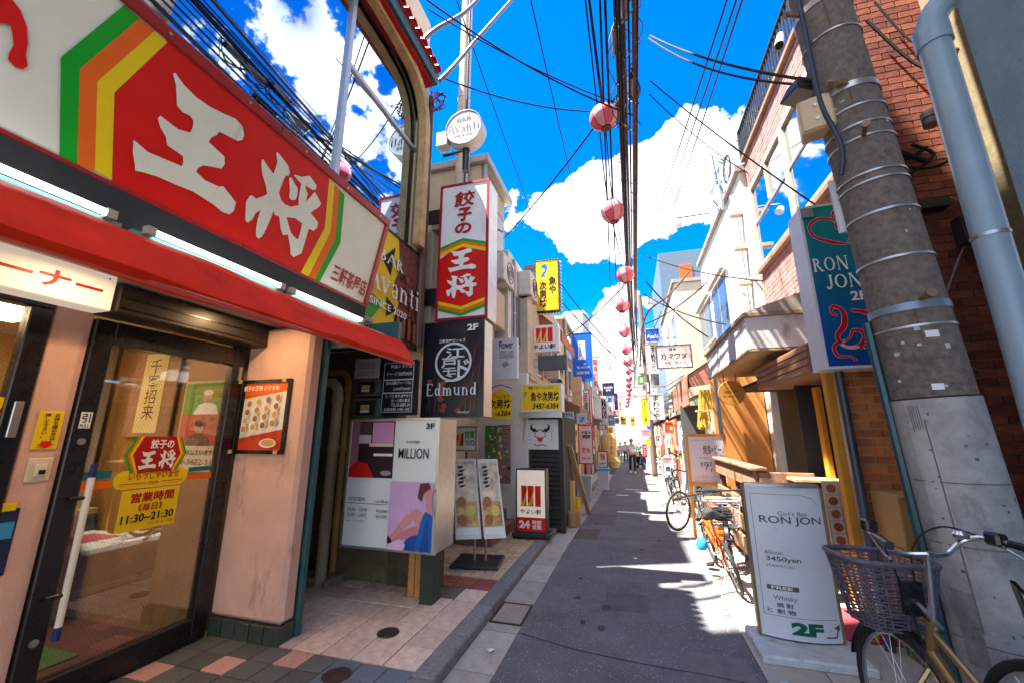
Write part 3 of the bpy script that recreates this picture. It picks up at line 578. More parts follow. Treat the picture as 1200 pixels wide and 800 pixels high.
# ---- the long sign, leaning out over the street
ms = thing('restaurant_sign', 'long red and cream box sign with brushed white characters above the awning', 'sign', (-2.15, -.80, 2.64), R(90), rx=R(12.1))
LN = 3.63; HT = .84
MB().box(0, LN, 0, .24, 0, HT).build('box', RED, ms, .008)
MB().box(0, LN, -.02, .012, -.045, .045).box(0, LN, -.02, .012, HT-.06, HT+.005).box(LN-.05, LN+.004, -.02, .012, .045, HT-.06).build('frame', M('red_frame', (.36,.012,.012), .3, var=.15, vs=10), ms, .006)
MB().box(.0, LN-.05, -.004, -.002, .045, HT-.06).build('panel', CREAM, ms)
fl_ = lambda lp, mt, y, nm='print': flat(nm, lp, mt, ms, y)
def clampz(lp): return [(x, min(max(z, .046), HT-.062)) for x, z in lp]
fl_([clampz([(1.80,.80),(2.89,.80),(2.97,.428),(2.885,.04),(1.806,.04),(1.709,.408)])], RED, -.006)
for lp, mt in ((Lg,GREEN),(Lo,ORANGE),(Ly,YELLOW),(Ry,YELLOW),(Ro,ORANGE),(Rg,GREEN)): fl_([clampz(lp)], mt, -.0075)
fl_([OU], CREAM, -.010, 'lettering'); fl_([SHO, HOLE], CREAM, -.010, 'lettering'); fl_([DOT], CREAM, -.010, 'lettering')
fl_([[(1.0,.40),(1.15,.56)] + NO[1:-2] + [(1.30,.30),(1.15,.22),(1.02,.26)]], RED, -.010, 'lettering')
lettering('三軒茶屋店', ms, 3.155, 3.56, .10, .235, DKRED, -.010, .020)
for i, (x, y) in enumerate(((-2.75,1.35),(-2.85,2.35))):
    t = thing('recessed_lamp', ['warm recessed lamp in the soffit before the lit box sign','warm recessed lamp in the soffit over the pink pillar'][i], 'lamp', (x, y, 2.556)); MB().lathe([(.075,0),(.07,-.012),(.055,-.008)], n=18).build('ring', ALU, t); MB().lathe([(0,-.006),(.055,-.006)], n=18).build('bulb_glass', M('warm_bulb', (1,.66,.34), .5, var=0, emit=36), t)
for i in range(9):
    for z in (.0, HT-.03): MB().cyl((LN-.15-.42*i,-.024,z),(LN-.15-.42*i,-.019,z),.007,n=10).build('screw', STEEL, ms)
for x in (1.22, 2.44): MB().box(x-.003,x+.003,-.0215,-.0195,HT-.06,HT+.003).box(x-.003,x+.003,-.0215,-.0195,-.045,.045).build('frame_joint', DARK, ms)
# awning
AWN = M('red_awning_vinyl', (.86,.035,.008), .55, spec=.12, var=.22, vs=5, bump=.6, bs=9, stain=((.45,.015,.008), .15, 2))
nt = AWN.node_tree; o_m = nt.nodes['Material Output']; pb_ = nt.nodes['Principled BSDF']; tl_ = nt.nodes.new('ShaderNodeBsdfTranslucent'); tl_.inputs[0].default_value = (.9,.10,.02,1); mxs = nt.nodes.new('ShaderNodeMixShader'); mxs.inputs[0].default_value = .22; nt.links.new(pb_.outputs[0], mxs.inputs[1]); nt.links.new(tl_.outputs[0], mxs.inputs[2]); nt.links.new(mxs.outputs[0], o_m.inputs[0])
aw = thing('shop_awning', 'faded red vinyl awning with rolled lower edge over the doorway', 'awning', (-1.75, 3.0, 2.2))
m = MB(); ny = 60
pr = [(-.22,.215),(-.17,.205),(-.10,.15),(-.05,.085),(-.012,.03),(.004,.0),(-.006,-.028),(-.03,-.035)]
vs = []
for j in range(ny+1):
    y = -4.5 + 4.5*j/ny
    for k, (x, z) in enumerate(pr):
        sag = .006*math.sin(y*3.1+k*.6)+.004*math.sin(y*11+k); vs.append((x+sag, y, z+.6*sag))
K = len(pr); m.add(vs, [(j*K+i, j*K+i+1, (j+1)*K+i+1, (j+1)*K+i) for j in range(ny) for i in range(K-1)], True)
f = m.build('fabric', AWN, aw); f.modifiers.new('thick', 'SOLIDIFY').thickness = .006
m = MB(); m.tube([(-.02,-4.5,-.02),(-.02,0,-.02)], .016, 8); m.build('edge_rod', M('awning_hem', (.70,.10,.07), .35), aw)
end = flat('end_flap', [[(.0,.0),(.22,.22),(.30,.30),(.30,.06)]], AWN, aw, 0, .006); end.rotation_euler.z = R(180); end.location = (0, -.004, 0)
MB().box(-.30,-.22,-4.5,-.02,.19,.225).build('rear_rail', ALU, aw)
# tubes between sign and awning
TUBE = M('lit_tube', (.90,.97,1.0), .4, var=0, emit=1.1); MINT = M('mint_reflector', (.16,.36,.30), .4, var=.08)
for i, (y0, y1) in enumerate(((-.45,.98), (1.10,1.84), (1.90,2.62))):
    t = thing('fluorescent_light', ['fluorescent tube light over the wide left bay of the awning','fluorescent tube light in the middle behind the awning','fluorescent tube light at the far end behind the awning'][i], 'light', (-2.0, y0, 2.44))
    MB().box(-.05, -.02, -.04, y1-y0+.04, -.10, .025).build('reflector', MINT, t)
    MB().tube([(0,.03,.038),(0,y1-y0-.03,.038)], .014, 10).build('tube', TUBE, t)
    for a_ in (-.005, y1-y0-.03): MB().box(-.025,.012,a_,a_+.035,.018,.056).build('holder', P('holder_tan',(.45,.38,.28)), t)
# ---- room behind the glass
rm = struct(MB().add([(-5.8,-1.5,.05),(-3.4,-1.5,.05),(-3.4,2.74,.05),(-5.8,2.74,.05)], [(0,1,2,3)]).build('restaurant_floor', M('maroon_mat', (.10,.03,.03), .8, var=.3, vs=8)))
INW = M('ochre_inner_wall', (.42,.27,.08), .7, var=.15, vs=3)
struct(MB().box(-5.9,-5.8,-1.5,2.74,.05,2.56).build('restaurant_back_wall', INW)); struct(MB().box(-5.8,-3.42,2.70,2.745,.05,2.56).build('restaurant_side_wall', M('amber_panel', (.26,.13,.03), .55, var=.2, vs=4)))
struct(MB().box(-5.8,-3.52,-1.5,2.70,2.545,2.558).build('restaurant_ceiling', M('inner_ceiling', (.55,.45,.33), .8)))
cl = thing('ceiling_light', 'warm ceiling lamp inside the restaurant', 'light', (-4.5, 1.4, 2.5)); box('housing', ALU, cl, -.3,.3,-.5,.5,0,.044); box('diffuser', M('warm_diffuser', (1,.74,.42), .5, var=0, emit=3.4), cl, -.28,.28,-.48,.48,-.02,-.002)
ct = thing('counter', 'brown restaurant counter with a pale top behind the door', 'counter', (-5.0, 1.1, .05)); box('front', M('counter_brown', (.16,.07,.03), .5, var=.2), ct, -.3,.3,-.9,1.5,0,.85); box('top', M('counter_top', (.50,.36,.24), .3, var=.15), ct, -.35,.36,-.95,1.55,.86,.91)
gm_ = tag(MB().box(-4.55,-3.9,.9,2.3,.054,.062).build('floor_mat', M('green_mat', (.05,.16,.04), .9, var=.2)), 'green mat on the floor behind the door', 'mat')
sg = Sign('wooden_plaque', 'tall wooden plaque with brushed characters inside the restaurant', 'plaque', 'N', 2.66, px=(152,412,205,512), depth=.02, body=WOOD); sg.quad(.24,.03,.74,.95,P('plaque_paper',(.66,.54,.28))); sg.text('千客招来', .36,.10,.62,.80, P('brush_brown',(.15,.07,.03)), .008, True)
pw = Sign('poster', 'chef poster in green and red inside the restaurant', 'poster', 'N', 2.67, px=(209,446,262,553), depth=.012, body=P('poster_frame',(.6,.5,.3)))
pw.quad(.05,.03,.95,.38,P('poster_green',(.12,.34,.05))); pw.quad(.05,.38,.95,.72,P('poster_red',(.50,.11,.07))); pw.quad(.05,.72,.95,.97,P('poster_cap',(.72,.62,.47)))
for u, t, sh_, hr in ((.58,.24,WHITE,WHITE),(.50,.58,P('shirt_grey',(.1,.09,.09)),BLACK)): pw.poly([[(u-.28,t+.14),(u-.2,t+.04),(u,t),(u+.2,t+.04),(u+.28,t+.14)]], sh_, 'figure'); pw.poly([disc(u,t-.045,.10,14,.055)], P('skin_print',(.55,.30,.18)), 'figure'); pw.poly([disc(u,t-.10,.11,12,.035)], hr, 'figure')
pw.text('お待ちしています', .12,.76,.88,.82, BLACK, .01); pw.text('03-3422-11', .12,.86,.88,.92, BLACK, .0)
bp = thing('brick_column', 'orange brick column inside the restaurant', 'column', (-5.30, 2.40, .05)); box('core', M('mortar_grey', (.40,.36,.30), .9), bp, 0,.45,.006,.26,0,2.4)
BRK_O = M('inner_brick', (.48,.13,.04), .8, var=.2, vs=20, rnd=.25)
brick_field(bp, BRK_O, (.0,.0,.5), (1,0,0), (0,0,1), 2, 25, .21, .06, .012, .02)
tp = thing('door_post', 'amber lacquered post beside the restaurant entrance', 'post', (-4.75, 2.40, .05)); box('shaft', MATS['amber_panel'], tp, 0,.06,0,.06,0,2.4)
# ------------------------------------------------------------------ left side beyond the restaurant
def gat(px, py):
    Y = 6.0; p = None
    for _ in range(30):
        p = at(px, py, Z=gz(Y)); Y = .5*Y+.5*p.y if p.y > 0 else Y
    return at(px, py, Z=gz(Y))
def wires(parent, pts_list, r, mat, name, n=5):
    for p in pts_list: MB().tube(p, r, n).build(name, mat, parent)

# passage with pipes
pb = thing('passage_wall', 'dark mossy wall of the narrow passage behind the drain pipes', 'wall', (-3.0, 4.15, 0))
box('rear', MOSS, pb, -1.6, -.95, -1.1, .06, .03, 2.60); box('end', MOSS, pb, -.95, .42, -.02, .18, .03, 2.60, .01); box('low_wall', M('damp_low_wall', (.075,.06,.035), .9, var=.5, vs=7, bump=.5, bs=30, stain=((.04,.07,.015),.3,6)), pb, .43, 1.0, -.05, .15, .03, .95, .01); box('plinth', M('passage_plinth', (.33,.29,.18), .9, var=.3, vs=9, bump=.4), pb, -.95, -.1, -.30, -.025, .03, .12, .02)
PVC = M('old_beige_pipe', (.52,.42,.26), .5, var=.15, vs=5, stain=((.30,.22,.12), .25, 6), streak=.6); PVC2 = M('yellowed_pipe', (.58,.33,.08), .5, var=.2, vs=4, stain=((.30,.16,.05), .3, 5), streak=.5)
p = at(375, 684, Z=.075); p2 = at(389, 674, Z=.075)
for q, top, r, mt, lab, xo in ((p, 2.13, .056, PVC, 'thick pale drain pipe bending into the passage wall', -.5), (p2, 2.28, .042, PVC2, 'thin yellowed drain pipe beside the thicker one', -.7)):
    t = thing('drain_pipe', lab, 'pipe', (q.x, q.y, .06)); o = MB().tube([(0,0,0),(0,0,top-.2)] + [tuple(v) for v in smooth([(0,0,top-.2),(-.01,0,top-.10),(-.06,0,top-.03),(-.14,0,top),(xo,0,top)], 4)[1:]], r, 14).build('pipe', mt, t)
    for z in (.55, 1.35): MB().tube([(0,0,z),(0,0,z+.07)], r+.007, 14).build('collar', mt, t)
    MB().tube([(0,0,top-.24),(0,0,top-.17)], r+.009, 14).build('elbow_collar', mt, t)
# meters and notice on the end wall
mt_ = M('meter_grey', (.10,.11,.10), .5, var=.25)
for i, px in enumerate(((416,444,443,464), (414,466,443,489))):
    s = Sign('electric_meter', ['upper grey electric meter box on the passage wall','lower grey electric meter box on the passage wall'][i], 'meter', 'N', 3.98, px=px, depth=.13, body=mt_)
    MB().box(.03, s.W-.03, -.02, 0, .03, s.H-.03).build('window', P('meter_glass',(.03,.035,.03),.15), s.root, .01); s.quad(.35,.35,.7,.6,P('meter_tag',(.6,.45,.2))).location.y = -.022
    s.quad(.35,.62,.7,.75,WHITE).location.y = -.022
s = Sign('paper_notice', 'white paper notice above the electric meters', 'notice', 'N', 3.97, px=(416,420,445,443), depth=.004, body=P('paper',(.62,.60,.58)))
for i, t in enumerate((.2,.32,.44,.66,.78)): s.text('設備管理のお知らせ連絡先', .15, t, .85, t+.07, BLACK, 0)
# bar poster on the upper wall
s = Sign('bar_poster', 'yellow and dark red bar poster on the upper wall beside the long sign', 'poster', 'E', -2.395, rect=(3.02, 4.14, 2.55, 3.76), depth=.03, body=BLKM, frame=BLKM, fw=.02)
MOS = M('mosaic_red', (.16,.035,.022), .5, var=.8, vs=14, stain=((.02,.01,.012), .4, 22)); YB = P('poster_yellow',(.85,.58,.02)); s.quad(.02,.02,.98,.98,YB)
s.poly([[(.55,.02),(.98,.02),(.98,.98),(.50,.98),(.62,.62),(.50,.5),(.60,.3)]], MOS); s.poly([[(.02,.02),(.30,.02),(.10,.3),(.02,.28)]], BLACK); s.poly([[(.30,.3),(.50,.12),(.45,.42)]], BLACK); s.poly([[(.40,.62),(.60,.7),(.42,.8)]], BLACK)
s.poly([[(.02,.62),(.36,.70),(.20,.88),(.02,.86)]], GREEN); s.poly([[(.52,.25),(.60,.20),(.56,.36)]], GREEN)
OUTL = P('ink_red_line', (.32,.09,.04))
for i in range(16):
    u = .64+.3*random.random(); t = .12+.8*random.random(); s.poly([disc(u, t, .03+.02*random.random(), 7, .028)], OUTL if i % 2 else BLACK)
for i in range(4): s.quad(.56+i*.1, .72+.03*(i % 2), .63+i*.1, .95, BLACK); s.quad(.57+i*.1, .73+.03*(i % 2), .62+i*.1, .94, OUTL)

# a serif alphabet built from strokes, for the signs lettered in serif capitals
def serif(st, parent, x0, x1, z0, z1, mat, y):
    G = {'A': ([((.0,0),(.38,1),.07),((.38,1),(.76,0),.15),((.14,.35),(.6,.35),.06)], [(-.1,.14),(.6,.92)], [], .8),
         'B': ([((.12,0),(.12,1),.15)], [(0,.2)], [('a',.12,.74,.36,.26,-90,90,.11),('a',.12,.26,.42,.26,-90,90,.12)], .62),
         'R': ([((.12,0),(.12,1),.15),((.32,.47),(.66,0),.14)], [(0,.26),(.54,.80)], [('a',.12,.735,.38,.265,-90,90,.12)], .76),
         'O': ([], [], [('a',.4,.5,.40,.5,0,360,.13)], .86), 'N': ([((.10,0),(.10,1),.07),((.10,1),(.72,0),.15),((.72,0),(.72,1),.07)], [(0,.2)], [], .86),
         'J': ([((.34,.2),(.34,1),.15)], [], [('a',.17,.18,.17,.24,180,360,.12)], .5), 'E': ([((.12,0),(.12,1),.15),((.12,.03),(.6,.03),.07),((.12,.97),(.57,.97),.07),((.12,.52),(.42,.52),.06),((.6,0),(.6,.2),.05),((.57,.8),(.57,1),.05)], [(0,.2)], [], .7),
         'F': ([((.12,0),(.12,1),.15),((.12,.97),(.57,.97),.07),((.12,.52),(.42,.52),.06),((.57,.78),(.57,1),.05)], [(0,.26)], [], .62),
         'v': ([((.05,.66),(.28,0),.13),((.28,0),(.5,.66),.06)], [], [], .56), 'a': ([((.40,0),(.40,.5),.13)], [], [('a',.25,.18,.19,.18,0,360,.08),('a',.24,.46,.17,.19,0,170,.08)], .54),
         'n': ([((.12,0),(.12,.66),.13),((.48,0),(.48,.42),.13)], [(.0,.24),(.36,.6)], [('a',.30,.42,.18,.23,0,180,.09)], .66),
         'm': ([((.12,0),(.12,.66),.13),((.44,0),(.44,.42),.13),((.76,0),(.76,.42),.13)], [(.0,.24),(.34,.54),(.66,.88)], [('a',.28,.42,.16,.23,0,180,.09),('a',.60,.42,.16,.23,0,180,.09)], .94),
         'u': ([((.12,.2),(.12,.66),.13),((.48,0),(.48,.66),.13)], [(.42,.6)], [('a',.30,.22,.18,.2,180,360,.09)], .66), 'd': ([((.46,0),(.46,1),.13)], [(.4,.6)], [('a',.25,.32,.22,.32,0,360,.11)], .64),
         't': ([((.17,.08),(.17,.86),.12),((.0,.64),(.36,.64),.06)], [], [('a',.27,.1,.1,.1,180,330,.07)], .42), 'i': ([((.12,0),(.12,.66),.13),((.12,.84),(.12,.97),.14)], [(0,.24)], [], .3),
         '2': ([((.04,.04),(.5,.04),.11),((.06,.06),(.44,.55),.09)], [], [('a',.25,.74,.2,.24,-35,190,.09)], .6), ' ': ([],[],[],.4)}
    loops = []; adv = 0
    for ch in st:
        lines, feet, arcs, w = G[ch]
        for a, b, t in lines: loops.append([(x+adv, z) for x, z in ribbon([Vector(a), Vector(b)], t)])
        low = ch.islower()
        for f0, f1 in feet: loops.append([(f0+adv,0),(f1+adv,0),(f1+adv,.05),(f0+adv,.05)])
        if ch in 'RBEFN': loops.append([(adv,.95),(adv+.24,.95),(adv+.24,1),(adv,1)])
        if ch == 'N': loops.append([(adv+.6,.95),(adv+.84,.95),(adv+.84,1),(adv+.6,1)])
        if ch == 'J': loops.append([(adv+.2,.95),(adv+.48,.95),(adv+.48,1),(adv+.2,1)])
        if ch in 'nmiu': loops.append([(adv-.02,.61),(adv+.15,.61),(adv+.15,.66),(adv-.02,.66)])
        if ch == 'd': loops.append([(adv+.34,.95),(adv+.5,.95),(adv+.5,1),(adv+.34,1)])
        if ch == 'v': loops.append([(adv-.06,.61),(adv+.17,.61),(adv+.17,.66),(adv-.06,.66)]); loops.append([(adv+.4,.61),(adv+.6,.61),(adv+.6,.66),(adv+.4,.66)])
        for _, cx, cz, rx, rz, a0, a1, t in arcs:
            n = 20; pts = [Vector((adv+cx+(rx-t/2)*math.cos(R(a0+(a1-a0)*k/n)), cz+(rz-t*.35)*math.sin(R(a0+(a1-a0)*k/n)))) for k in range(n+1)]
            ws = [t*(.45+.75*abs(math.cos(R(a0+(a1-a0)*k/n)))) for k in range(n+1)]; loops.append(ribbon(pts, ws))
        adv += w+.10
    sx = (x1-x0)/max(adv-.1, .1); sz = (z1-z0)
    m = MB()
    for i, lp in enumerate(loops):               # each stroke a closed strip, a hair proud of the one before
        n = len(lp); h = n//2; yy = y-.0002*i
        m.add([(x0+a*sx, yy, z0+b*sz) for a, b in lp], [(k, k+1, n-2-k, n-1-k) for k in range(h-1)])
    return m.build('lettering', mat, parent)
def stext(s, st, u0, t0, u1, t1, mat): (a, d), (b, c) = s.xz(u0, t0), s.xz(u1, t1); return serif(st, s.root, a, b, c, d, mat, s.y()-.001)
stext(s, 'BAR', .22, .24, .62, .34, LETTER); stext(s, 'Avanti', .06, .42, .95, .62, LETTER); s.text('SINCE 2020', .12, .70, .72, .76, LETTER, .01)
# round bar sign
rd = thing('round_sign', 'round white bar sign on a bracket above the street', 'sign', at(543, 149, Y=4.36), 0)
MB().lathe([(0,0),(.262,0),(.27,.01),(.27,.20),(.262,.21),(0,.21)], n=40, axis='y').build('drum', M('drum_white', (.74,.74,.76), .4, var=.06), rd)
MB().lathe([(0,-.004),(.25,-.004),(.25,-.001)], n=40, axis='y').build('face', P('enamel_face',(.55,.56,.60)), rd); MB().torus((0,0,0), .262, .012, n=40, ax=(0,1,0)).build('rim', STEEL, rd)
lettering('BAR', rd, -.10, .12, .09, .17, BLACK, -.008, .025); serif('Avanti', rd, -.235, .24, -.075, .075, BLACK, -.0055); lettering('SINCE 2020', rd, -.13,.14,-.15,-.105, BLACK, -.008, .02)
box('wall_box', M('sign_mount_box', (.62,.63,.66), .4), rd, -.42,-.255,.02,.18,-.2,.02); MB().tube([(-.35,.12,-.30),(.02,.12,-.30)], .022, 8).tube([(0,.12,-.26),(0,.12,-.62)], .05, 10).build('bracket', BLKM, rd)
# vertical restaurant sign
s = Sign('vertical_sign', 'tall white and red box sign of the dumpling restaurant with chevrons', 'sign', 'N', 4.40, px=(514,215,572,374), depth=.36, body=M('sign_side_metal', (.62,.60,.60), .3, metal=.4, var=.2, vs=4), frame=P('frame_crimson',(.36,.01,.03)), fw=.03, panel=WHITE)
ch_ = lambda t, d, a=.09: [(.04, t+a), (.5, t), (.96, t+a), (.96, t+a+d), (.5, t+d), (.04, t+a+d)]
s.poly([[(.04,.56),(.5,.46),(.96,.52),(.96,.90),(.5,.935),(.04,.90)]], RED)
for t, mt in ((.425,GREEN),(.447,ORANGE),(.468,YELLOW)): s.poly([ch_(t, .024, .05)], mt)
for t, mt in ((.865,YELLOW),(.887,ORANGE),(.908,GREEN)): s.poly([[(.04,t),(.5,t+.05),(.96,t),(.96,t+.022),(.5,t+.072),(.04,t+.022)]], mt)
s.text('餃', .30, .07, .72, .185, DKRED, .02, shear=.1); s.text('子', .38, .20, .66, .295, DKRED, .045); s.text('の', .34, .315, .66, .39, DKRED, .05)
K = lambda lp, x0, x1, z0, z1, u0, u1, t0, t1: [(u0+(x-x0)/(x1-x0)*(u1-u0), t1-(z-z0)/(z1-z0)*(t1-t0)) for x, z in lp]
ox = [p[0] for p in OU]; oz = [p[1] for p in OU]; bx = (min(ox), max(ox), min(oz), max(oz)); qx = [p[0] for p in SHO]; qz = [p[1] for p in SHO]; cx_ = (min(qx), max(qx), min(qz), max(qz))
s.poly([K(OU, *bx, .22, .78, .51, .67)], LETTER, 'lettering'); s.poly([K(SHO, *cx_, .20, .80, .69, .855), K(HOLE, *cx_, .20, .80, .69, .855)], LETTER, 'lettering'); s.poly([K(DOT, *cx_, .20, .80, .69, .855)], LETTER, 'lettering')
for t in (.20, .80): MB().box(-.22, 0, .05, .30, s.H*(1-t)-.13, s.H*(1-t)+.09).build('bracket', CHAR, s.root, .01)
# Edmund
NAVY = M('night_print', (.012,.012,.022), .35, var=.2)
s = Sign('edmund_sign', 'black box sign with a round white emblem, red grasses and Edmund lettering', 'sign', 'N', 4.37, px=(496,377,567,488), depth=.30, body=STEEL, frame=NAVY, fw=.015, panel=NAVY)
GRS = P('grass_print', (.30,.07,.045)); 
for (u, t, du, dt) in ((.72,.95,-.05,-.85),(.80,.95,.06,-.7),(.85,.95,.12,-.55),(.15,.95,-.1,-.4),(.22,.95,.10,-.5),(.30,.95,.0,-.3),(.75,.75,.2,-.3),(.72,.6,-.2,-.35),(.80,.5,.15,-.3),(.10,.95,.1,-.35),(.6,.95,.3,-.2)): s.rib([(u,t),(u+du*.35,t+dt*.5),(u+du,t+dt)], [.007,.005,.002], GRS)
for i in range(14): u = .06+.4*random.random() if i < 9 else .3+.5*random.random(); t = .62+.34*random.random(); s.poly([disc(u, t, .05, 9, .025)], GRS)
E_ = P('emblem_white',(.62,.70,.76)); x, z = s.xz(.52, .44)
flat('emblem', [disc(x, z, .30*s.W, 36), disc(x, z, .265*s.W, 36)], E_, s.root, s.y()-.001)
s.text('江', .40, .29, .70, .40, E_, .03); s.text('戸', .33, .40, .58, .50, E_, .03); s.text('モ', .36, .50, .58, .57, E_, .03); s.text('ン', .40, .57, .66, .645, E_, .03); s.text('ド', .60, .42, .78, .60, E_, .03)
stext(s, 'Edmund', .10, .66, .92, .785, E_); s.text('2F', .74, .05, .92, .12, LETTER, .04); s.text('三軒茶屋ゲームズ', .28, .20, .72, .235, LETTER, .01); s.text('www.edmund', .62, .94, .8, .965, LETTER, 0)
s = Sign('price_board', 'black price board with white ruled boxes left of the emblem sign', 'sign', 'N', 4.05, px=(445,422,488,486), depth=.06, body=NAVY, panel=NAVY)
x = s.xz
for (t0, t1) in ((.04,.36),(.36,.60),(.60,.95)):
    for b in ((.10,t0,.92,t0+.012),(.10,t1-.012,.92,t1),(.10,t0,.118,t1),(.902,t0,.92,t1)): s.quad(*b, E_)
for st_, t0, t1, u0 in (('料金システム',.08,.15,.3),('チャージ 500円/30分',.22,.29,.2),('飲み放題(チャージ込)',.39,.46,.2),('2,000円/60分',.50,.56,.4),('カード使用可 個室あり',.63,.69,.2),('お一人様も歓迎',.71,.77,.38),('TEL:03-6805-24',.79,.85,.38),('営業時間 19時~5時',.87,.93,.2)): s.text(st_, u0, t0, .88, t1, LETTER, .01)
# Million light box
s = Sign('lounge_sign', 'large white light box of a third floor lounge with photo panels', 'sign', 'N', 3.64, px=(405,490,513,645), depth=.40, body=STEEL, frame=STEEL, fw=.02, panel=M('opal_panel',(.68,.74,.74),.35,var=.05,vs=2))
ph = lambda *a: s.quad(*a)
ph(.03,.02,.52,.47,P('photo_dark',(.03,.012,.015))); ph(.03,.02,.12,.42,P('photo_mauve',(.35,.12,.18))); ph(.27,.03,.51,.22,P('photo_pink',(.55,.25,.45))); ph(.24,.20,.51,.225,P('photo_pale',(.6,.5,.5))); ph(.30,.28,.51,.30,WHITE); ph(.13,.03,.26,.12,P('photo_brown',(.10,.05,.05)))
ph(.12,.13,.26,.20,P('photo_white',(.55,.48,.48))); s.poly([[(.03,.47),(.03,.40),(.12,.34),(.24,.36),(.32,.47)]], P('photo_red',(.62,.01,.01))); s.poly([disc(.45,.43,.06,16,.02)], P('photo_grey',(.3,.3,.32)))
s.text('3F', .86, .04, .95, .085, BLACK, .03); s.text('Lounge', .66, .17, .80, .20, BLACK, .01); s.text('MILLION', .58, .235, .90, .315, BLACK, .004)
s.text('SYSTEM', .06, .62, .24, .65, BLACK, .0); s.text('1set 60min', .36, .635, .50, .655, BLACK, .0); s.quad(.05,.665,.50,.668,BLACK)
for t_, a_, b_ in ((.70,'20:30 ~ 22:00','¥3,000'),(.74,'22:00 ~ LAST','¥4,000')): s.text(a_, .06, t_, .28, t_+.025, BLACK, .0); s.text(b_, .38, t_+.005, .50, t_+.03, BLACK, .0)
s.text('TAX・サービス料20%', .06, .79, .26, .805, BLACK, 0)
s.quad(.52,.49,.97,.98,P('photo_lilac',(.58,.38,.62))); SK = P('photo_skin',(.60,.26,.26)); BL = P('photo_blue',(.01,.12,.45))
s.poly([[(.78,.98),(.82,.86),(.88,.74),(.94,.70),(.97,.72),(.97,.98)]], BL); s.poly([[(.66,.98),(.72,.90),(.82,.86),(.97,.90),(.97,.98)]], P('photo_blue2',(.01,.07,.30)))
s.rib([(.545,.93),(.66,.885),(.80,.84),(.90,.83)], [.03,.065,.08,.10], P('photo_skin2',(.50,.20,.22))); s.rib([(.555,.905),(.62,.855),(.70,.785),(.79,.715)], [.028,.055,.075,.07], SK); s.rib([(.785,.70),(.83,.735),(.88,.80),(.93,.86)], [.07,.10,.11,.12], SK)
s.rib([(.955,.53),(.93,.60),(.945,.68),(.96,.73)], [.07,.07,.06,.05], SK); s.poly([[(.80,.98),(.84,.86),(.86,.77),(.90,.70),(.97,.72),(.97,.98)]], BL); s.poly([[(.86,.98),(.90,.82),(.93,.74),(.95,.98)]], P('photo_blue2',(.01,.07,.30)))
s.poly([[(.84,.50),(.93,.49),(.95,.53),(.88,.57),(.86,.63),(.82,.60)]], P('photo_hair',(.12,.035,.04))); s.poly([[(.53,.88),(.56,.90),(.59,.94),(.53,.94)]], BLACK); s.poly([[(.52,.98),(.55,.94),(.66,.90),(.72,.94),(.70,.98)]], P('photo_fluff',(.65,.45,.68)))
MB().box(s.W*.80, s.W*.93, .12, .30, -.58, 0).build('post', M('dark_green_post', (.03,.045,.03), .7, var=.3), s.root)
for i in range(3):
    tag(MB().box(-2.20+i*.075, -2.135+i*.075, 3.90, 3.94, .05, .72).build('timber_stake', M('orange_timber', (.52,.25,.06), .6, var=.25, vs=12, bump=.2)), 'orange timber stake below the lounge sign', 'stake', 'orange timber stakes')
# second building, beige
b2 = thing('beige_building', 'beige plaster building with a grey roof edge behind the vertical sign', 'building', (-2.4, 4.5, 0))
box('wall', BEIGE, b2, -3.5, -.02, .0, 2.6, 2.7, 4.30, .01); box('upper_wall', BEIGE, b2, -3.5, -.02, 1.75, 3.2, 4.30, 6.6, .01); box('ground_wall', M('cream_wall', (.55,.47,.34), .85, var=.12, stain=((.3,.25,.18),.2,4)), b2, -2.5, -.35, .1, 2.75, .02, 2.7, .01)
box('hidden_shade_block', BEIGE, b2, -3.9, -1.25, -.3, 1.7, 4.3, 10.3, .01); box('roof_edge', M('roof_flashing', (.34,.31,.29), .5, var=.15), b2, -3.6, .14, 1.65, 3.3, 6.6, 6.75, .01); box('balcony_slab', M('slab_beige', (.50,.40,.28), .8, var=.12), b2, -.35, .16, .9, 2.7, 3.55, 4.25, .02)  # block behind the roof is unseen, added to keep the road in shade
for y0, z0, z1 in ((1.85,5.0,6.1),(2.5,5.0,6.1),(1.4,3.3,3.5)):
    f = box('window', M('dark_sash', (.06,.05,.045), .5), b2, -.03, .012, y0, y0+.55, z0, z1); MB().box(.013,.017,y0+.04,y0+.51,z0+.05,z1-.05).build('pane', P('dim_pane',(.05,.07,.09),.08), f)
MB().tube([(.05,.45,2.7),(.05,.45,4.3)], .05, 10).build('downpipe', M('galv', (.35,.36,.38), .4, metal=.6), b2)
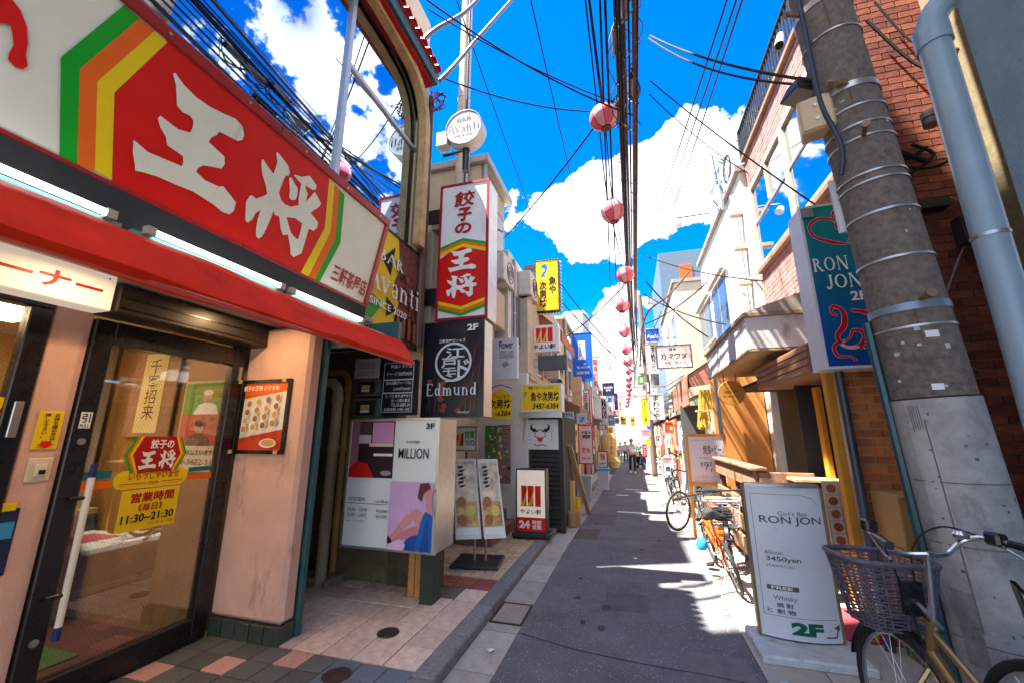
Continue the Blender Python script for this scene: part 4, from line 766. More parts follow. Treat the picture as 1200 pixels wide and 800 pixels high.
# food photo boards on a stand
fs = thing('photo_menu_stand', 'tall leaning stand with two photo menu boards on a black base', 'menu stand', (-1.88, 5.0, .065), R(8))
MB().box(-.30, .28, -.22, .30, 0, .035).build('base', CHAR, fs, .01)
for x in (-.06, .08): MB().tube([(x,.05,.03),(x,.05,1.15)], .014, 8).build('pole', STEEL, fs)
FB = [M('menu_photo_ochre', (.55,.30,.10), .4, var=.8, vs=9), M('menu_photo_cream', (.62,.50,.36), .4, var=.6, vs=7)]
for i, (x0, x1, ya, yb) in enumerate(((-.30,-.02,-.28,.02),(.02,.26,-.20,.05))):
    q = MB().add([(x0+.10,ya-.04,.34),(x1+.10,ya+.05,.34),(x1-.06,yb+.05,1.22),(x0-.06,yb-.04,1.22),(x0+.10,ya-.01,.34),(x1+.10,ya+.08,.34),(x1-.06,yb+.08,1.22),(x0-.06,yb-.01,1.22)], [(0,1,2,3),(7,6,5,4),(0,4,5,1),(1,5,6,2),(2,6,7,3),(3,7,4,0)]).build('board', P('board_white',(.72,.70,.66)), fs)
    def onb(a, b, e=.004): 
        A = Vector((x0+.10,ya-.04,.34)); B = Vector((x1+.10,ya+.05,.34)); D = Vector((x0-.06,yb-.04,1.22)); n = (B-A).cross(D-A).normalized(); return A+(B-A)*a+(D-A)*b+n*e
    for (a0, a1, c0, c1, mt) in ((.06,.94,.05,.13,WHITE),(.06,.94,.14,.45,FB[0]),(.06,.94,.46,.97,FB[1])): MB().add([onb(a0,c0),onb(a1,c0),onb(a1,c1),onb(a0,c1)], [(0,1,2,3)]).build('photo', mt, q)
    for j in range(3): 
        cx0, cz0 = .3+.35*(j % 2), .22+.11*j; MB().add([onb(cx0+.2*math.cos(k*.63), cz0+.07*math.sin(k*.63), .006) for k in range(10)], [tuple(range(10))]).build('photo', P('egg',(.75,.6,.15)) if j % 2 else P('dish',(.42,.16,.06)), q)
    for j in range(6): MB().add([onb(.2+.1*(j % 2),.90-.05*j,.006), onb(.45+.1*(j % 2),.91-.05*j,.006), onb(.40,.875-.05*j,.006), onb(.22,.87-.05*j,.006)], [(0,1,2,3)]).build('lettering', BLACK, q)
s = Sign('small_lit_sign', 'small framed sign with red and green lettering above the photo menu stand', 'sign', 'N', 5.3, px=(533,499,559,528), depth=.06, body=P('frame_taupe',(.30,.23,.17)), frame=MATS['frame_taupe'], fw=.02, panel=WHITE)
s.poly([[(.10,.35),(.40,.25),(.40,.8),(.10,.8)]], RED); s.poly([[(.2,.3),(.3,.28),(.25,.8),(.12,.8)]], YELLOW); s.text('営業', .46, .18, .9, .48, GREEN, .03); s.text('YAYOI', .46, .55, .9, .78, BLACK, .02); MB().tube([(s.W*.5,.03,-1.0),(s.W*.5,.03,0)], .015, 6).build('pole', BLKM, s.root)
s = Sign('flower_sign', 'white shop sign with opening times hung behind the emblem sign', 'sign', 'N', 5.9, px=(576,396,606,444), depth=.10, body=P('enamel_grey_white',(.62,.62,.66)), panel=P('enamel',(.66,.66,.72)))
s.text('Flower', .30, .08, .85, .26, BLACK, .02); s.text('OPEN 13:00', .30, .32, .85, .40, BLACK, 0); s.text('CLOSE 0:00', .30, .42, .85, .50, BLACK, 0); s.poly([[(.4,.62),(.6,.56),(.7,.66),(.5,.72)]], GREY)
s = Sign('arched_sign', 'yellow arched sign behind the emblem sign, partly hidden', 'sign', 'N', 6.3, px=(572,455,600,490), depth=.05)
s.poly([[(0,.22),(.5,.02),(.8,.1),(1,.25),(1,1),(0,1)]], YELLOW, 'panel'); s.text('てんこもり', .2,.2,.9,.32, BLACK, .01); s.text('次男坊', .05,.36,.95,.66, BLACK, .03); s.text('-6384', .30,.74,.95,.92, BLACK, .02, shear=.2)
MB().tube([(0,.02,s.H*1.02),(s.W*.5,.02,s.H*1.14),(s.W,.02,s.H*1.0)], .008, 6).build('scroll_iron', BLKM, s.root)
# steps, sticker walls
sp = thing('entrance_steps', 'three brown stone steps up to a shop entrance covered in stickers', 'steps', (-2.05, 5.75, .05))
STP = M('step_brown', (.20,.11,.08), .6, var=.2, vs=10)
for i in range(4): box('step', STP, sp, -.95, .08-.16*i, .0+.02*i, 1.25, .16*i, .16*(i+1)-.005, .01)
for i, (px, Y, c) in enumerate((((568,498,582,553), 6.9, (.06,.20,.06)), ((582,497,598,566), 6.8, (.24,.15,.12)))):
    s = Sign('sticker_board', ['green board plastered with stickers above the steps','mauve board plastered with stickers above the steps'][i], 'board', 'N', Y, px=px, depth=.04, body=P('stickers%d' % i, c))
    for j in range(34): u = .04+.8*random.random(); t = .02+.9*random.random(); s.quad(u, t, u+.1+.12*random.random(), t+.02+.04*random.random(), P('stk%d' % (j % 7), [(.7,.7,.7),(.6,.05,.05),(.03,.1,.4),(.7,.55,.1),(.05,.3,.2),(.02,.02,.02),(.6,.35,.45)][j % 7]), 'sticker')
box('entrance_wall', WPLAST, b2, -.5, .62, 2.62, 2.75, .05, 2.7, .01)
# Yayoi floor sign
s = Sign('floor_sign', 'white and red wheeled floor sign of a set meal restaurant, open 24 hours', 'sign', 'N', 6.35, px=(605,549,640,623), depth=.22, body=CHAR, frame=CHAR, fw=.015, panel=M('lit_cream', (.80,.70,.58), .4, var=.05, emit=.05))
def yayoi(s, u0, u1, t0, t1):
    f = lambda u, t: (u0+(u1-u0)*u, t0+(t1-t0)*t)
    s.poly([[f(.02,.0),f(.28,.0),f(.28,1),f(.02,1)]], RED); s.poly([[f(.34,0),f(.62,0),f(.62,1),f(.34,1)]], RED); s.poly([[f(.70,0),f(.98,0),f(.98,1),f(.70,1)]], RED)
    for a in (.30, .64): s.poly([[f(a,.02),f(a+.04,.06),f(a-.02,.5),f(a-.12,1),f(a-.34,1),f(a-.16,.7),f(a-.04,.3)]], P('gold_leaf',(.62,.46,.03)))
yayoi(s, .16, .84, .27, .60); s.text('やよい軒', .14, .64, .84, .72, BLACK, .02); s.quad(.02,.77,.98,.985,RED); s.text('24', .10,.82,.46,.94,LETTER,.05); s.text('時間\n営業', .54,.81,.84,.95,LETTER,.03)
MB().box(-.06, s.W+.06, -.05, .27, -.07, -.005).build('base', CHAR, s.root, .01)
for x in (-.02, s.W+.02): MB().cyl((x-.012,-.02,-.075),(x+.012,-.02,-.075), .02).build('caster', RUBBER, s.root)
# slatted dark stall front
bs = thing('dark_stall', 'black slatted stall front below the bull sign', 'stall', at(613, 560, Y=7.2)*1.0)
bs.location = (-1.98, 7.2, gz(7.2)); BKW = M('black_slat_wood', (.022,.02,.019), .55, var=.4, vs=14, bump=.2)
box('back', DARK, bs, .04,.78,.06,2.0,.02,1.95); box('post', BKW, bs, 0,.06,0,.08,0,2.6); box('post', BKW, bs, .74,.82,0,.08,0,2.6)
for i in range(17): box('slat', BKW, bs, .06,.74,.01+.004*(i % 2),.04,.06+i*.078,.125+i*.078, .003)
s = Sign('bull_sign', 'white square sign with a black bull head drawing and red tongue', 'sign', 'N', 7.15, px=(614,491,654,526), depth=.05, body=P('sign_rim',(.5,.5,.5)), panel=P('bull_white',(.66,.68,.68)))
s.rib([(.36,.36),(.25,.33),(.22,.22),(.27,.15)], [.05,.045,.004], BLACK); s.rib([(.60,.36),(.71,.33),(.74,.22),(.69,.15)], [.05,.045,.004], BLACK); s.rib([(.26,.42),(.36,.38),(.42,.40)], .022, BLACK); s.rib([(.54,.40),(.60,.38),(.70,.42)], .022, BLACK)
s.rib([(.34,.46),(.32,.54),(.40,.60),(.48,.61),(.56,.60),(.64,.54),(.62,.46),(.54,.36),(.42,.36),(.34,.46)], .012, BLACK); s.poly([[(.40,.60),(.56,.60),(.55,.70),(.48,.76),(.41,.70)]], RED); s.rib([(.30,.82),(.42,.88),(.52,.84),(.66,.89)], .012, BLACK)
for t in (.34,.46,.56,.68): s.disc(.16,t,.015,BLACK,n=8); s.disc(.82,t,.015,BLACK,n=8)
def fish(s, u, t, k):
    f = lambda a, b: (u+a*k, t+b*k*s.W/s.H); s.poly([[f(.0,.2),f(.2,.0),(f(.45,.0)),f(.5,.25),f(.42,.55),f(.3,.75),f(.35,1.0),f(.18,.85),f(.0,.95),f(.1,.7),f(.3,.5),f(.32,.3),f(.2,.25)]], BLUE)
s = Sign('yellow_shop_sign', 'yellow box sign with black shop name and phone number above the bull sign', 'sign', 'N', 7.0, px=(610,449,658,482), depth=.32, body=P('pale_sign_box',(.66,.66,.60)), frame=MATS['pale_sign_box'], fw=.03, panel=YELLOW)
s.text('毎朝うまさてんこもり', .20,.09,.80,.20, BLACK, .01); fish(s,.08,.28,.14); s.text('魚や次男坊', .26,.30,.94,.62, BLACK, .035); s.text('3487-6384', .30,.70,.93,.90, BLACK, .02, shear=.2); MB().box(.03,s.W-.03,.0,.30,-.10,-.005).build('tray', ALU, s.root); MB().bar((.06,.1,-.10),(.02,.12,-.5),.02).build('bracket', ALU, s.root)
# third building & signs on it
b3 = thing('cream_plaster_building', 'cream plaster building carrying the yellow vertical sign', 'building', (-1.75, 7.9, 0)); GREYW = M('warm_plaster', (.50,.43,.33), .85, var=.15, stain=((.28,.22,.16),.25,4), streak=.8)
box('wall', GREYW, b3, -4.5, -.25, .2, 5.2, -.3, 5.0, .01); box('upper_wall', M('corrugated_white', (.60,.57,.52), .6, var=.12, vs=3, stain=((.35,.3,.25),.2,4), streak=.9), b3, -4.5, -.45, -.6, 3.4, 2.75, 5.3, .01)
for y0 in (1.0, 2.6): f = box('window', ALU, b3, -.26,-.23,y0,y0+1.1,2.9,4.0); MB().box(-.228,-.224,y0+.05,y0+1.05,2.95,3.95).build('pane', P('blue_pane',(.08,.12,.17),.06), f)
s = Sign('fish_vertical_sign', 'yellow vertical sign ringed by bulbs with a blue fish and black characters', 'sign', 'N', 9.0, px=(627,305,655,365), depth=.22, body=CHAR, frame=CHAR, fw=.02, panel=YELLOW)
s.poly([[(.03,.25),(.97,.75),(.97,.97),(.03,.97)]], P('shadow_yellow',(.80,.48,.005))); fish(s,.22,.08,.62); s.text('魚や', .58,.34,.88,.66, BLACK, .03, True); s.text('次男坊', .18,.42,.48,.92, BLACK, .03, True)  # darker lower part is a cast shadow painted onto the yellow face
BULB = M('bulb_glass', (.85,.8,.6), .25, var=0)
for i in range(8): MB().lathe([(0,-.03),(.022,-.015),(.03,0),(.022,.015),(0,.03)], (s.W*(i+.5)/8,.1,s.H+.03), n=8).lathe([(0,-.03),(.022,-.015),(.03,0),(.022,.015),(0,.03)], (s.W*(i+.5)/8,.1,-.03), n=8).build('bulb_pair', BULB, s.root)
for i in range(14): MB().lathe([(0,-.03),(.022,-.015),(.03,0),(.022,.015),(0,.03)], (s.W+.03,.1,s.H*(i+.5)/14), n=8).build('bulb', BULB, s.root)
for t in (.12,.9): MB().box(-.3,0,.03,.18,s.H*(1-t)-.10,s.H*(1-t)+.10).build('bracket', CHAR, s.root)
s = Sign('meal_sign', 'white square sign with red and gold strokes and black kana', 'sign', 'N', 8.7, px=(621,381,655,412), depth=.2, body=P('white_box',(.66,.66,.68)), panel=WHITE); yayoi(s,.2,.8,.10,.64); s.text('やよい軒', .12,.72,.88,.90, BLACK, .025)
s = Sign('blank_sign', 'plain dark grey sign board below the white meal sign', 'sign', 'N', 8.6, px=(630,416,664,433), depth=.1, body=P('slate_board',(.10,.10,.115)))
MB().bar((-.35,.05,s.H*.3),(0,.05,s.H*.3),.04).build('bracket', ALU, s.root); MB().bar((-.35,.05,s.H*.8),(0,.05,s.H*.8),.04).build('bracket', ALU, s.root)

# fittings on the left facades
GP_ = M('galv_pipe', (.30,.31,.32), .45, metal=.5, var=.15)
def aircon(label, x, y, z, face=1):
    t = thing('air_conditioner', label, 'air conditioner', (x, y, z)); box('case', M('ac_ivory',(.58,.56,.50),.5,var=.1,stain=((.35,.3,.22),.2,6),streak=.8), t, 0,.28*face if face > 0 else 0,0,.75,0,.55,.015) if face > 0 else box('case', M('ac_ivory',(.58,.56,.50),.5,var=.1), t, -.28,0,0,.75,0,.55,.015)
    xx = .285*face; MB().torus((xx,.45,.27), .21, .010, n=24, ax=(1,0,0)).torus((xx,.45,.27), .13, .007, n=20, ax=(1,0,0)).torus((xx,.45,.27), .06, .007, n=14, ax=(1,0,0)).build('fan_guard', CHAR, t); box('bracket', STEEL, t, min(0,.3*face), max(0,.3*face), .1, .14, -.05, -.002); box('bracket', STEEL, t, min(0,.3*face), max(0,.3*face), .6, .64, -.05, -.002)
    MB().tube(smooth([(.1*face,.75,.1),(.12*face,.85,.0),(.06*face,.9,-.4),(.05*face,.9,-1.1)],5), .022, 8).build('hose', P('hose_beige',(.5,.45,.36)), t)
aircon('ivory air conditioner on the beige building above the flower sign', -2.41, 6.75, 4.45); aircon('ivory air conditioner high on the cream building beside the fish sign', -2.19, 8.0, 4.55); aircon('ivory air conditioner low on the cream building behind the blank board', -1.99, 10.2, 3.0); aircon('ivory air conditioner on the brown tiled building', -2.04, 14.6, 3.3)
for i, (x, y, z0, z1, r) in enumerate(((-2.37,5.35,2.7,4.3,.03),(-2.36,6.28,2.7,6.6,.045),(-1.97,9.4,0,5.0,.04),(-2.16,7.6,2.8,5.2,.03),(-2.0,13.6,0,5.5,.05))):
    t = thing('wall_pipe', ['thin conduit on the beige building near the vertical sign','downpipe at the far edge of the beige building','downpipe on the cream building near the meal sign','thin conduit beside the fish sign bracket','downpipe on the brown tiled building'][i], 'pipe', (x, y, z0)); MB().tube([(0,0,0),(0,0,z1-z0)], r, 10).build('pipe', [PVC,GP_,PVC2,GP_,PVC][i], t)
    for k in range(3): MB().tube([(0,0,(z1-z0)*(.2+.3*k)),(0,0,(z1-z0)*(.2+.3*k)+.03)], r+.006, 10).build('clip', STEEL, t)
for y0, z0 in ((.35,3.3),): f = box('window', ALU, b2, -.03,.02,y0,y0+.6,z0,z0+.7); MB().box(.021,.025,y0+.04,y0+.28,z0+.05,z0+.65).build('pane', MATS['dim_pane'], f); MB().box(.021,.025,y0+.32,y0+.56,z0+.05,z0+.65).build('pane', MATS['dim_pane'], f); box('sill', ALU, f, -.02,.06,y0-.03,y0+.63,z0-.04,z0-.002)
box('band_course', M('slab_beige2',(.44,.36,.26),.8,var=.15), b2, -.05,.06,-.03,1.74,4.30,4.40); box('band_course', MATS['slab_beige2'], b3, -.26,-.20,.2,5.2,2.72,2.84)
for y0 in (-.4, .9): f = box('window', ALU, b3, -.46,-.43,y0,y0+.9,3.4,4.5); MB().box(-.428,-.424,y0+.05,y0+.42,3.45,4.45).build('pane', MATS['blue_pane'], f); MB().box(-.428,-.424,y0+.48,y0+.85,3.45,4.45).build('pane', MATS['blue_pane'], f)
# ------------------------------------------------------------------ right side
BRR = M('red_brick', (.23,.058,.034), .8, var=.3, vs=14, bump=.35, bs=60, rnd=.45, stain=((.07,.03,.02), .15, 5))
BRP = M('pink_purple_brick', (.40,.19,.17), .8, var=.5, vs=6, bump=.3, bs=50); MORT = M('mortar', (.22,.18,.15), .95, var=.2, vs=15)
bb = thing('brick_building', 'red brick building with a wide window band and roof railing', 'building', (2.4, 4.1, 0))
box('core', MORT, bb, .030, 4.0, .012, 3.6, 2.98, 6.66, 0); box('core_low', MORT, bb, .012, 4.0, .012, .6, -.02, 2.98, 0)
brick_field(bb, BRR, (.0, .006, .80), (1,0,0), (0,0,1), 3, 74, .195, .062, .011, .03, limit=262)
hole = lambda x, z, w: not (1.45 < z+.03 < 2.98 and .15 < x+w/2 < 3.45)
brick_field(bb, BRP, (.006, 3.58, 3.0), (0,-1,0), (0,0,1), 16, 50, .205, .062, .011, .03, limit=0, cells=lambda x, z, w: not (1.42 < z+.03 < 3.02 and .10 < x+w/2 < 3.42), stuff_mat=BRP)
box('coping', M('coping_brown', (.28,.16,.10), .7, var=.2), bb, -.06, .25, .0, 3.6, 6.66, 6.74, .01)
FRW = M('old_white_frame', (.60,.53,.42), .6, var=.15, stain=((.35,.28,.18), .2, 9))
REFL = M('sky_pane', (.55,.62,.70), .03, metal=1.0, var=0)
wf = box('window', FRW, bb, -.04, .06, .12, .19, 4.42, 6.02)
for y0, y1, z0, z1 in ((.19,3.40,4.42,4.50),(.19,3.40,5.94,6.02),(3.40,3.47,4.42,6.02),(1.80,1.93,4.50,5.94),(.95,1.0,5.3,5.94),(2.6,2.65,5.3,5.94)): box('frame_bar', FRW, wf, -.03,.05,y0,y1,z0,z1)
for y0, y1 in ((.19,1.80),(1.93,3.40)):
    box('frame_bar', ALU, wf, -.02,.04,y0,y1,5.24,5.30); MB().box(.0,.005,y0,y1,4.5,5.24).build('pane', REFL, wf); MB().box(.012,.017,y0,y1,5.30,5.94).build('pane', REFL, wf)
box('sill', M('sill_brown', (.22,.13,.08), .7), bb, -.07, .05, .05, 3.5, 4.34, 4.415)
rl = thing('roof_railing', 'dark metal roof railing with weeds along the brick parapet', 'railing', (2.38, 4.2, 6.74))
box('top_rail', CHAR, rl, -.03,.03,-.1,3.5,.56,.60); box('bottom_rail', CHAR, rl, -.02,.02,-.1,3.5,.04,.07)
for i in range(37): MB().box(-.012,.012,-.09+i*.098,-.066+i*.098,.07,.56).build('baluster', CHAR, rl)
box('end_post', CHAR, rl, -.03,.03,3.46,3.52,-.02,.62)
LEAF = M('weed_leaf', (.16,.24,.03), .6, var=.4, vs=30)
for i in range(3):
    t = thing('parapet_weed', ['tall yellow-green weed at the far end of the roof railing','low weed behind the middle of the roof railing','small weed tuft behind the roof railing near the pole'][i], 'plant', (2.5, (7.3,6.6,5.9)[i], 6.72)); m = MB()
    for j in range(46):
        a = random.uniform(0, 6.28); h = random.uniform(.15, .55); p = Vector((random.uniform(-.12,.12), random.uniform(-.35,.35), h*random.uniform(.4,1))); d = Vector((math.cos(a), math.sin(a), random.uniform(-.2,.9))).normalized()*random.uniform(.06,.13); sd = d.cross(Vector((0,0,1))).normalized()*.016
        m.add([p, p+d*.5+sd, p+d, p+d*.5-sd], [(0,1,2,3)])
    m.build('leaves', LEAF, t)
    for j in range(7): MB().tube([(random.uniform(-.1,.1), random.uniform(-.3,.3), 0), (random.uniform(-.1,.1), random.uniform(-.35,.35), .42)], .004, 4).build('stem', LEAF, t)
# next building with drain pipe (near right)
nb_ = thing('blue_grey_building', 'rough blue-grey rendered wall on the near right', 'building', (2.14, -3, 0)); box('wall', M('blue_grey_render', (.23,.32,.38), .9, var=.12, vs=4, bump=.7, bs=110, stain=((.14,.19,.22),.2,5)), nb_, 0, 4, 0, 5.70, -.05, 9.0, .01)
dp = thing('drain_pipe', 'fat grey-blue drain pipe at the corner of the rendered wall', 'pipe', (2.03, 2.76, 0)); GP = M('grey_blue_pvc', (.27,.37,.45), .32, var=.08)
MB().tube([(0,0,0),(0,0,4.08)] + smooth([(0,0,4.08),(.01,-.01,4.2),(.06,-.03,4.29),(.14,-.06,4.33),(.3,-.1,4.34)], 4)[1:], .076, 20).build('pipe', GP, dp); MB().tube([(0,0,4.02),(0,0,4.16)], .088, 20).build('collar', GP, dp); MB().tube([(0,0,2.68),(0,0,2.70)], .081, 20).build('strap', STEEL, dp)
mw = thing('mossy_buttress', 'mossy concrete wall edge between brick wall and drain pipe', 'wall', (2.99, 3.6, 0)); box('slab', M('mossy_concrete', (.22,.17,.09), .95, var=.35, vs=4, bump=.6, bs=35, stain=((.06,.08,.025), .4, 4)), mw, 0, 1.2, -.4, .6, -.05, 8.0, .02)
for i in range(4): MB().tube(smooth([(.0+.05*i,-.41,5.2),(.03+.05*i,-.44,4.2),(-.02+.04*i,-.43,3.1),(.05,-.42,1.9-.2*i)], 5), .010, 6).build('vine', WOOD, mw)
# ---- utility pole
PC = M('pole_concrete', (.16,.13,.11), .9, var=.4, vs=26, bump=.5, bs=110, stain=((.075,.062,.06), .3, 4)); SL = M('pole_sleeve', (.34,.33,.33), .65, var=.25, vs=9, bump=.25, bs=50, stain=((.15,.14,.14), .32, 4), streak=.5)
A0 = Vector((1.815, 3.0, 0)); A1 = Vector((1.585, 3.0, 5.2)); ax = (A1-A0).normalized()
def pax(z): return A0+(A1-A0)*(z/5.2)
up = thing('utility_pole', 'thick leaning concrete utility pole with steel bands and a pale lower sleeve', 'utility pole', (0,0,0))
MB().tube([pax(0), pax(2.0), pax(4.0), pax(9.0)], [.195,.188,.175,.15], 32).build('shaft', PC, up); MB().tube([pax(-.02), pax(1.80)], [.205,.197], 32).build('sleeve', SL, up)
def prad(z): return .195-.0047*z
for z, h, mt in ((4.72,.05,STEEL),(4.42,.012,STEEL),(3.93,.045,STEEL),(3.76,.012,ALU),(3.62,.012,ALU),(3.52,.012,ALU),(3.26,.012,STEEL),(3.20,.012,ALU),(2.98,.014,ALU),(2.66,.014,ALU),(2.34,.045,M('blue_strap',(.22,.28,.36),.45,metal=.5)),(2.22,.013,ALU),(1.80,.02,DARK),(5.0,.05,STEEL)):
    MB().tube([pax(z-h/2), pax(z+h/2)], prad(z)+.008, 32).build('band', mt, up)
for z, a in ((4.70,200),(3.52,250),(2.37,262)):
    p = pax(z); d = Vector((math.cos(R(a)), math.sin(R(a)), 0)); MB().cyl(p+d*.16, p+d*.29, .014, n=10).cyl(p+d*.29, p+d*.31, .024, n=10).build('step_bolt', M('rust_bolt',(.25,.16,.08),.6,metal=.5), up)
for z in (3.95,): 
    p = pax(z); d = Vector((math.cos(R(235)), math.sin(R(235)), 0)); MB().bar(p+d*.18+Vector((.05,0,0)), p+d*.22, .04).bar(p+d*.18+Vector((-.06,.03,0)), p+d*.22+Vector((-.04,0,.03)), .03).build('clamp', M('rust_clamp',(.28,.18,.08),.6,metal=.5), up)
gd = Vector((math.cos(R(205)), math.sin(R(205)), 0)); gl_ = Vector((math.cos(R(162)), math.sin(R(162)), 0))
MB().tube([pax(.0)+gl_*.225, pax(2.3)+gl_*.205], .026, 8).build('cable_guard', M('teal_steel', (.03,.075,.09), .4, metal=.3, var=.2), up)
MB().bar(pax(2.95)+gl_*.20, pax(3.35)+gl_*.19, .05, .02).build('white_guard', P('guard_white',(.6,.6,.62)), up)
MB().tube(smooth([pax(5.2)+gd*.16, pax(4.5)+gd*.20, pax(3.9)+gd*.23, pax(3.5)+gd*.24+Vector((.04,-.03,0)), pax(3.3)+gd*.22], 6), .016, 8).build('cable', M('blue_black_cable',(.02,.03,.06),.5), up)
# dents and labels on the sleeve
for z, a, w, h in ((1.86,250,.05,.035),(2.16,262,.06,.04)):
    p = pax(z); d = Vector((math.cos(R(a)), math.sin(R(a)), 0)); sd = Vector((-d.y, d.x, 0)); q = p+d*(prad(z)+.004); MB().add([q-sd*w/2-Vector((0,0,h/2)), q+sd*w/2-Vector((0,0,h/2)), q+sd*w/2+Vector((0,0,h/2)), q-sd*w/2+Vector((0,0,h/2))], [(0,1,2,3)]).build('label', WHITE, up)
def on_pole(name, a0, a1, z0, z1, mat, r_extra=.004, n=8):
    vs = []
    for z in (z0, z1):
        for k in range(n+1): a = R(a0+(a1-a0)*k/n); p = pax(z); r_ = (.205-.0044*z if z < 1.8 else prad(z))+r_extra; vs.append((p.x+r_*math.cos(a), p.y+r_*math.sin(a), z))
    return MB().add(vs, [(k, k+1, n+2+k, n+1+k) for k in range(n)], True).build(name, mat, up)
SMG = M('smudge_dark', (.13,.125,.125), .8, var=.4, vs=30); SML = M('sticker_residue', (.50,.49,.48), .7, var=.3, vs=40)
for z in (1.34, 1.02, .56, .30): on_pole('crease', 180, 330, z, z+.006, SMG, .002, 14)
on_pole('panel_seam', 222, 224, .62, 1.68, SMG, .002, 2); on_pole('sleeve_patch', 196, 222, .45, .80, M('sleeve_dark_patch', (.20,.20,.20), .7, var=.3, vs=12), .002); on_pole('sleeve_patch', 200, 226, .95, 1.62, M('sleeve_pale_patch', (.40,.39,.38), .7, var=.2, vs=9), .0015)
for i in range(34): a = random.uniform(190,320); z = random.uniform(.3,1.75); h = random.uniform(.006,.016); on_pole('scuff', a, a+random.uniform(1.5,5), z, z+h, SMG, .003, 2)
for i in range(5): a = 206+i*3.2; on_pole('drip_mark', a, a+.9, 1.66-random.uniform(.02,.06), 1.76, SMG, .003, 2)
for i in range(12): a = random.uniform(195,320); z = random.uniform(1.85,2.2) if i < 7 else random.uniform(2.4,4.4); on_pole('sticker_remnant', a, a+random.uniform(3,9), z, z+random.uniform(.01,.03), SML, .003, 3)
for z in (4.66, 3.9, 2.32): on_pole('rust_run', 246, 250, z-.22, z, M('rust_streak', (.15,.075,.04), .9, var=.4, vs=20), .002, 2)
jb = thing('junction_box', 'beige steel junction box strapped to the utility pole', 'box', at(940, 158, Y=2.95), R(-18)); BX = M('box_beige',(.58,.42,.24),.5,var=.1)
MB().box(0,.20,0,.14,0,.27).build('case', BX, jb, .008); MB().box(.01,.19,-.012,-.001,.01,.26).build('lid', BX, jb, .005)
for z in (.08,.19): MB().cyl((.10,-.02,z),(.10,-.012,z),.012,n=10).build('latch', STEEL, jb)
fl2 = thing('flood_light', 'dark floodlight on a bent arm beside the junction box', 'lamp', at(940, 112, Y=3.1), R(20))
MB().add([(-.13,-.10,-.02),(.10,-.10,-.06),(.10,.08,-.06),(-.13,.08,-.02),(-.07,-.05,.10),(.07,-.05,.08),(.07,.05,.08),(-.07,.05,.10)], [(3,2,1,0),(4,5,6,7),(0,1,5,4),(1,2,6,5),(2,3,7,6),(3,0,4,7)]).build('housing', CHAR, fl2, .004); MB().tube([(0,0,.08),(0,0,.16),(.12,.02,.17),(.28,.02,.13)], .014, 8).build('arm', M('rust_arm',(.16,.10,.07),.6), fl2)
MB().add([(-.12,-.09,-.025),(.09,-.09,-.062),(.09,.07,-.062),(-.12,.07,-.025)], [(3,2,1,0)]).build('lens', P('lens',(.25,.25,.25),.1), fl2)
cn = thing('security_camera', 'small white bullet camera under the roof railing', 'camera', at(914, 48, Y=4.4), R(10)); MB().tube([(-.05,-.05,-.12),(.03,.02,.10)], [.05,.035], 14).build('body', P('cam_white',(.62,.60,.55)), cn); MB().cyl((.03,.02,.09),(.09,.08,.13),.012).build('mount', STEEL, cn); MB().tube([(-.058,-.058,-.135),(-.05,-.05,-.12)], .04, 14).build('lens', BLACK, cn)
# cable clutter on the brick corner
cc = thing('cable_clutter', 'tangle of black service cables and splice boxes on the brick wall', 'cables', (0,0,0))
for i, pts in enumerate(([(1.45,2.7,4.95),(1.85,3.3,4.75),(2.2,3.9,4.3),(2.65,4.0,3.95)], [(1.7,3.0,5.1),(2.05,3.5,4.8),(2.3,3.9,4.2),(2.5,4.0,4.0),(2.7,4.02,4.1)], [(2.35,4.0,4.6),(2.42,4.0,4.2),(2.35,4.02,3.95),(2.5,4.0,3.85),(2.72,4.0,4.0),(2.6,4.02,4.15)], [(2.45,4.0,3.95),(2.7,4.0,3.88),(2.9,3.9,4.0),(2.8,3.95,4.3)], [(1.85,3.05,3.55),(2.3,3.9,3.55),(2.7,4.0,3.5)], [(2.72,4.0,3.6),(2.9,3.95,3.35),(2.75,4.0,3.1),(2.6,4.0,2.8),(2.45,3.98,2.5)], [(2.5,4.02,5.6),(2.75,4.0,5.0),(2.95,3.9,4.6),(3.0,3.9,4.2)], [(2.6,4.02,5.8),(2.8,4.0,5.2),(3.0,3.85,4.9)])):
    MB().tube(smooth(pts, 7), (.022,.016,.014,.012,.009,.008,.014,.01)[i], 6).build('cable', CABLE if i != 5 else P('copper_wire',(.25,.22,.2)), cc)
MB().lathe([(0,0),(.06,0),(.06,.05),(.05,.06),(.06,.07),(.06,.13),(0,.13)], (2.72,3.93,4.25), 14).build('insulator', M('dark_ceramic',(.05,.045,.04),.3), cc)
box('splice_box', CHAR, cc, 2.72,2.92,3.90,4.02,3.12,3.36); box('terminal_block', CHAR, cc, 2.50,2.72,3.95,4.05,3.48,3.58); box('splice_box', M('splice_tan',(.35,.24,.12),.6), cc, 2.84,2.93,3.92,4.02,2.85,3.02)
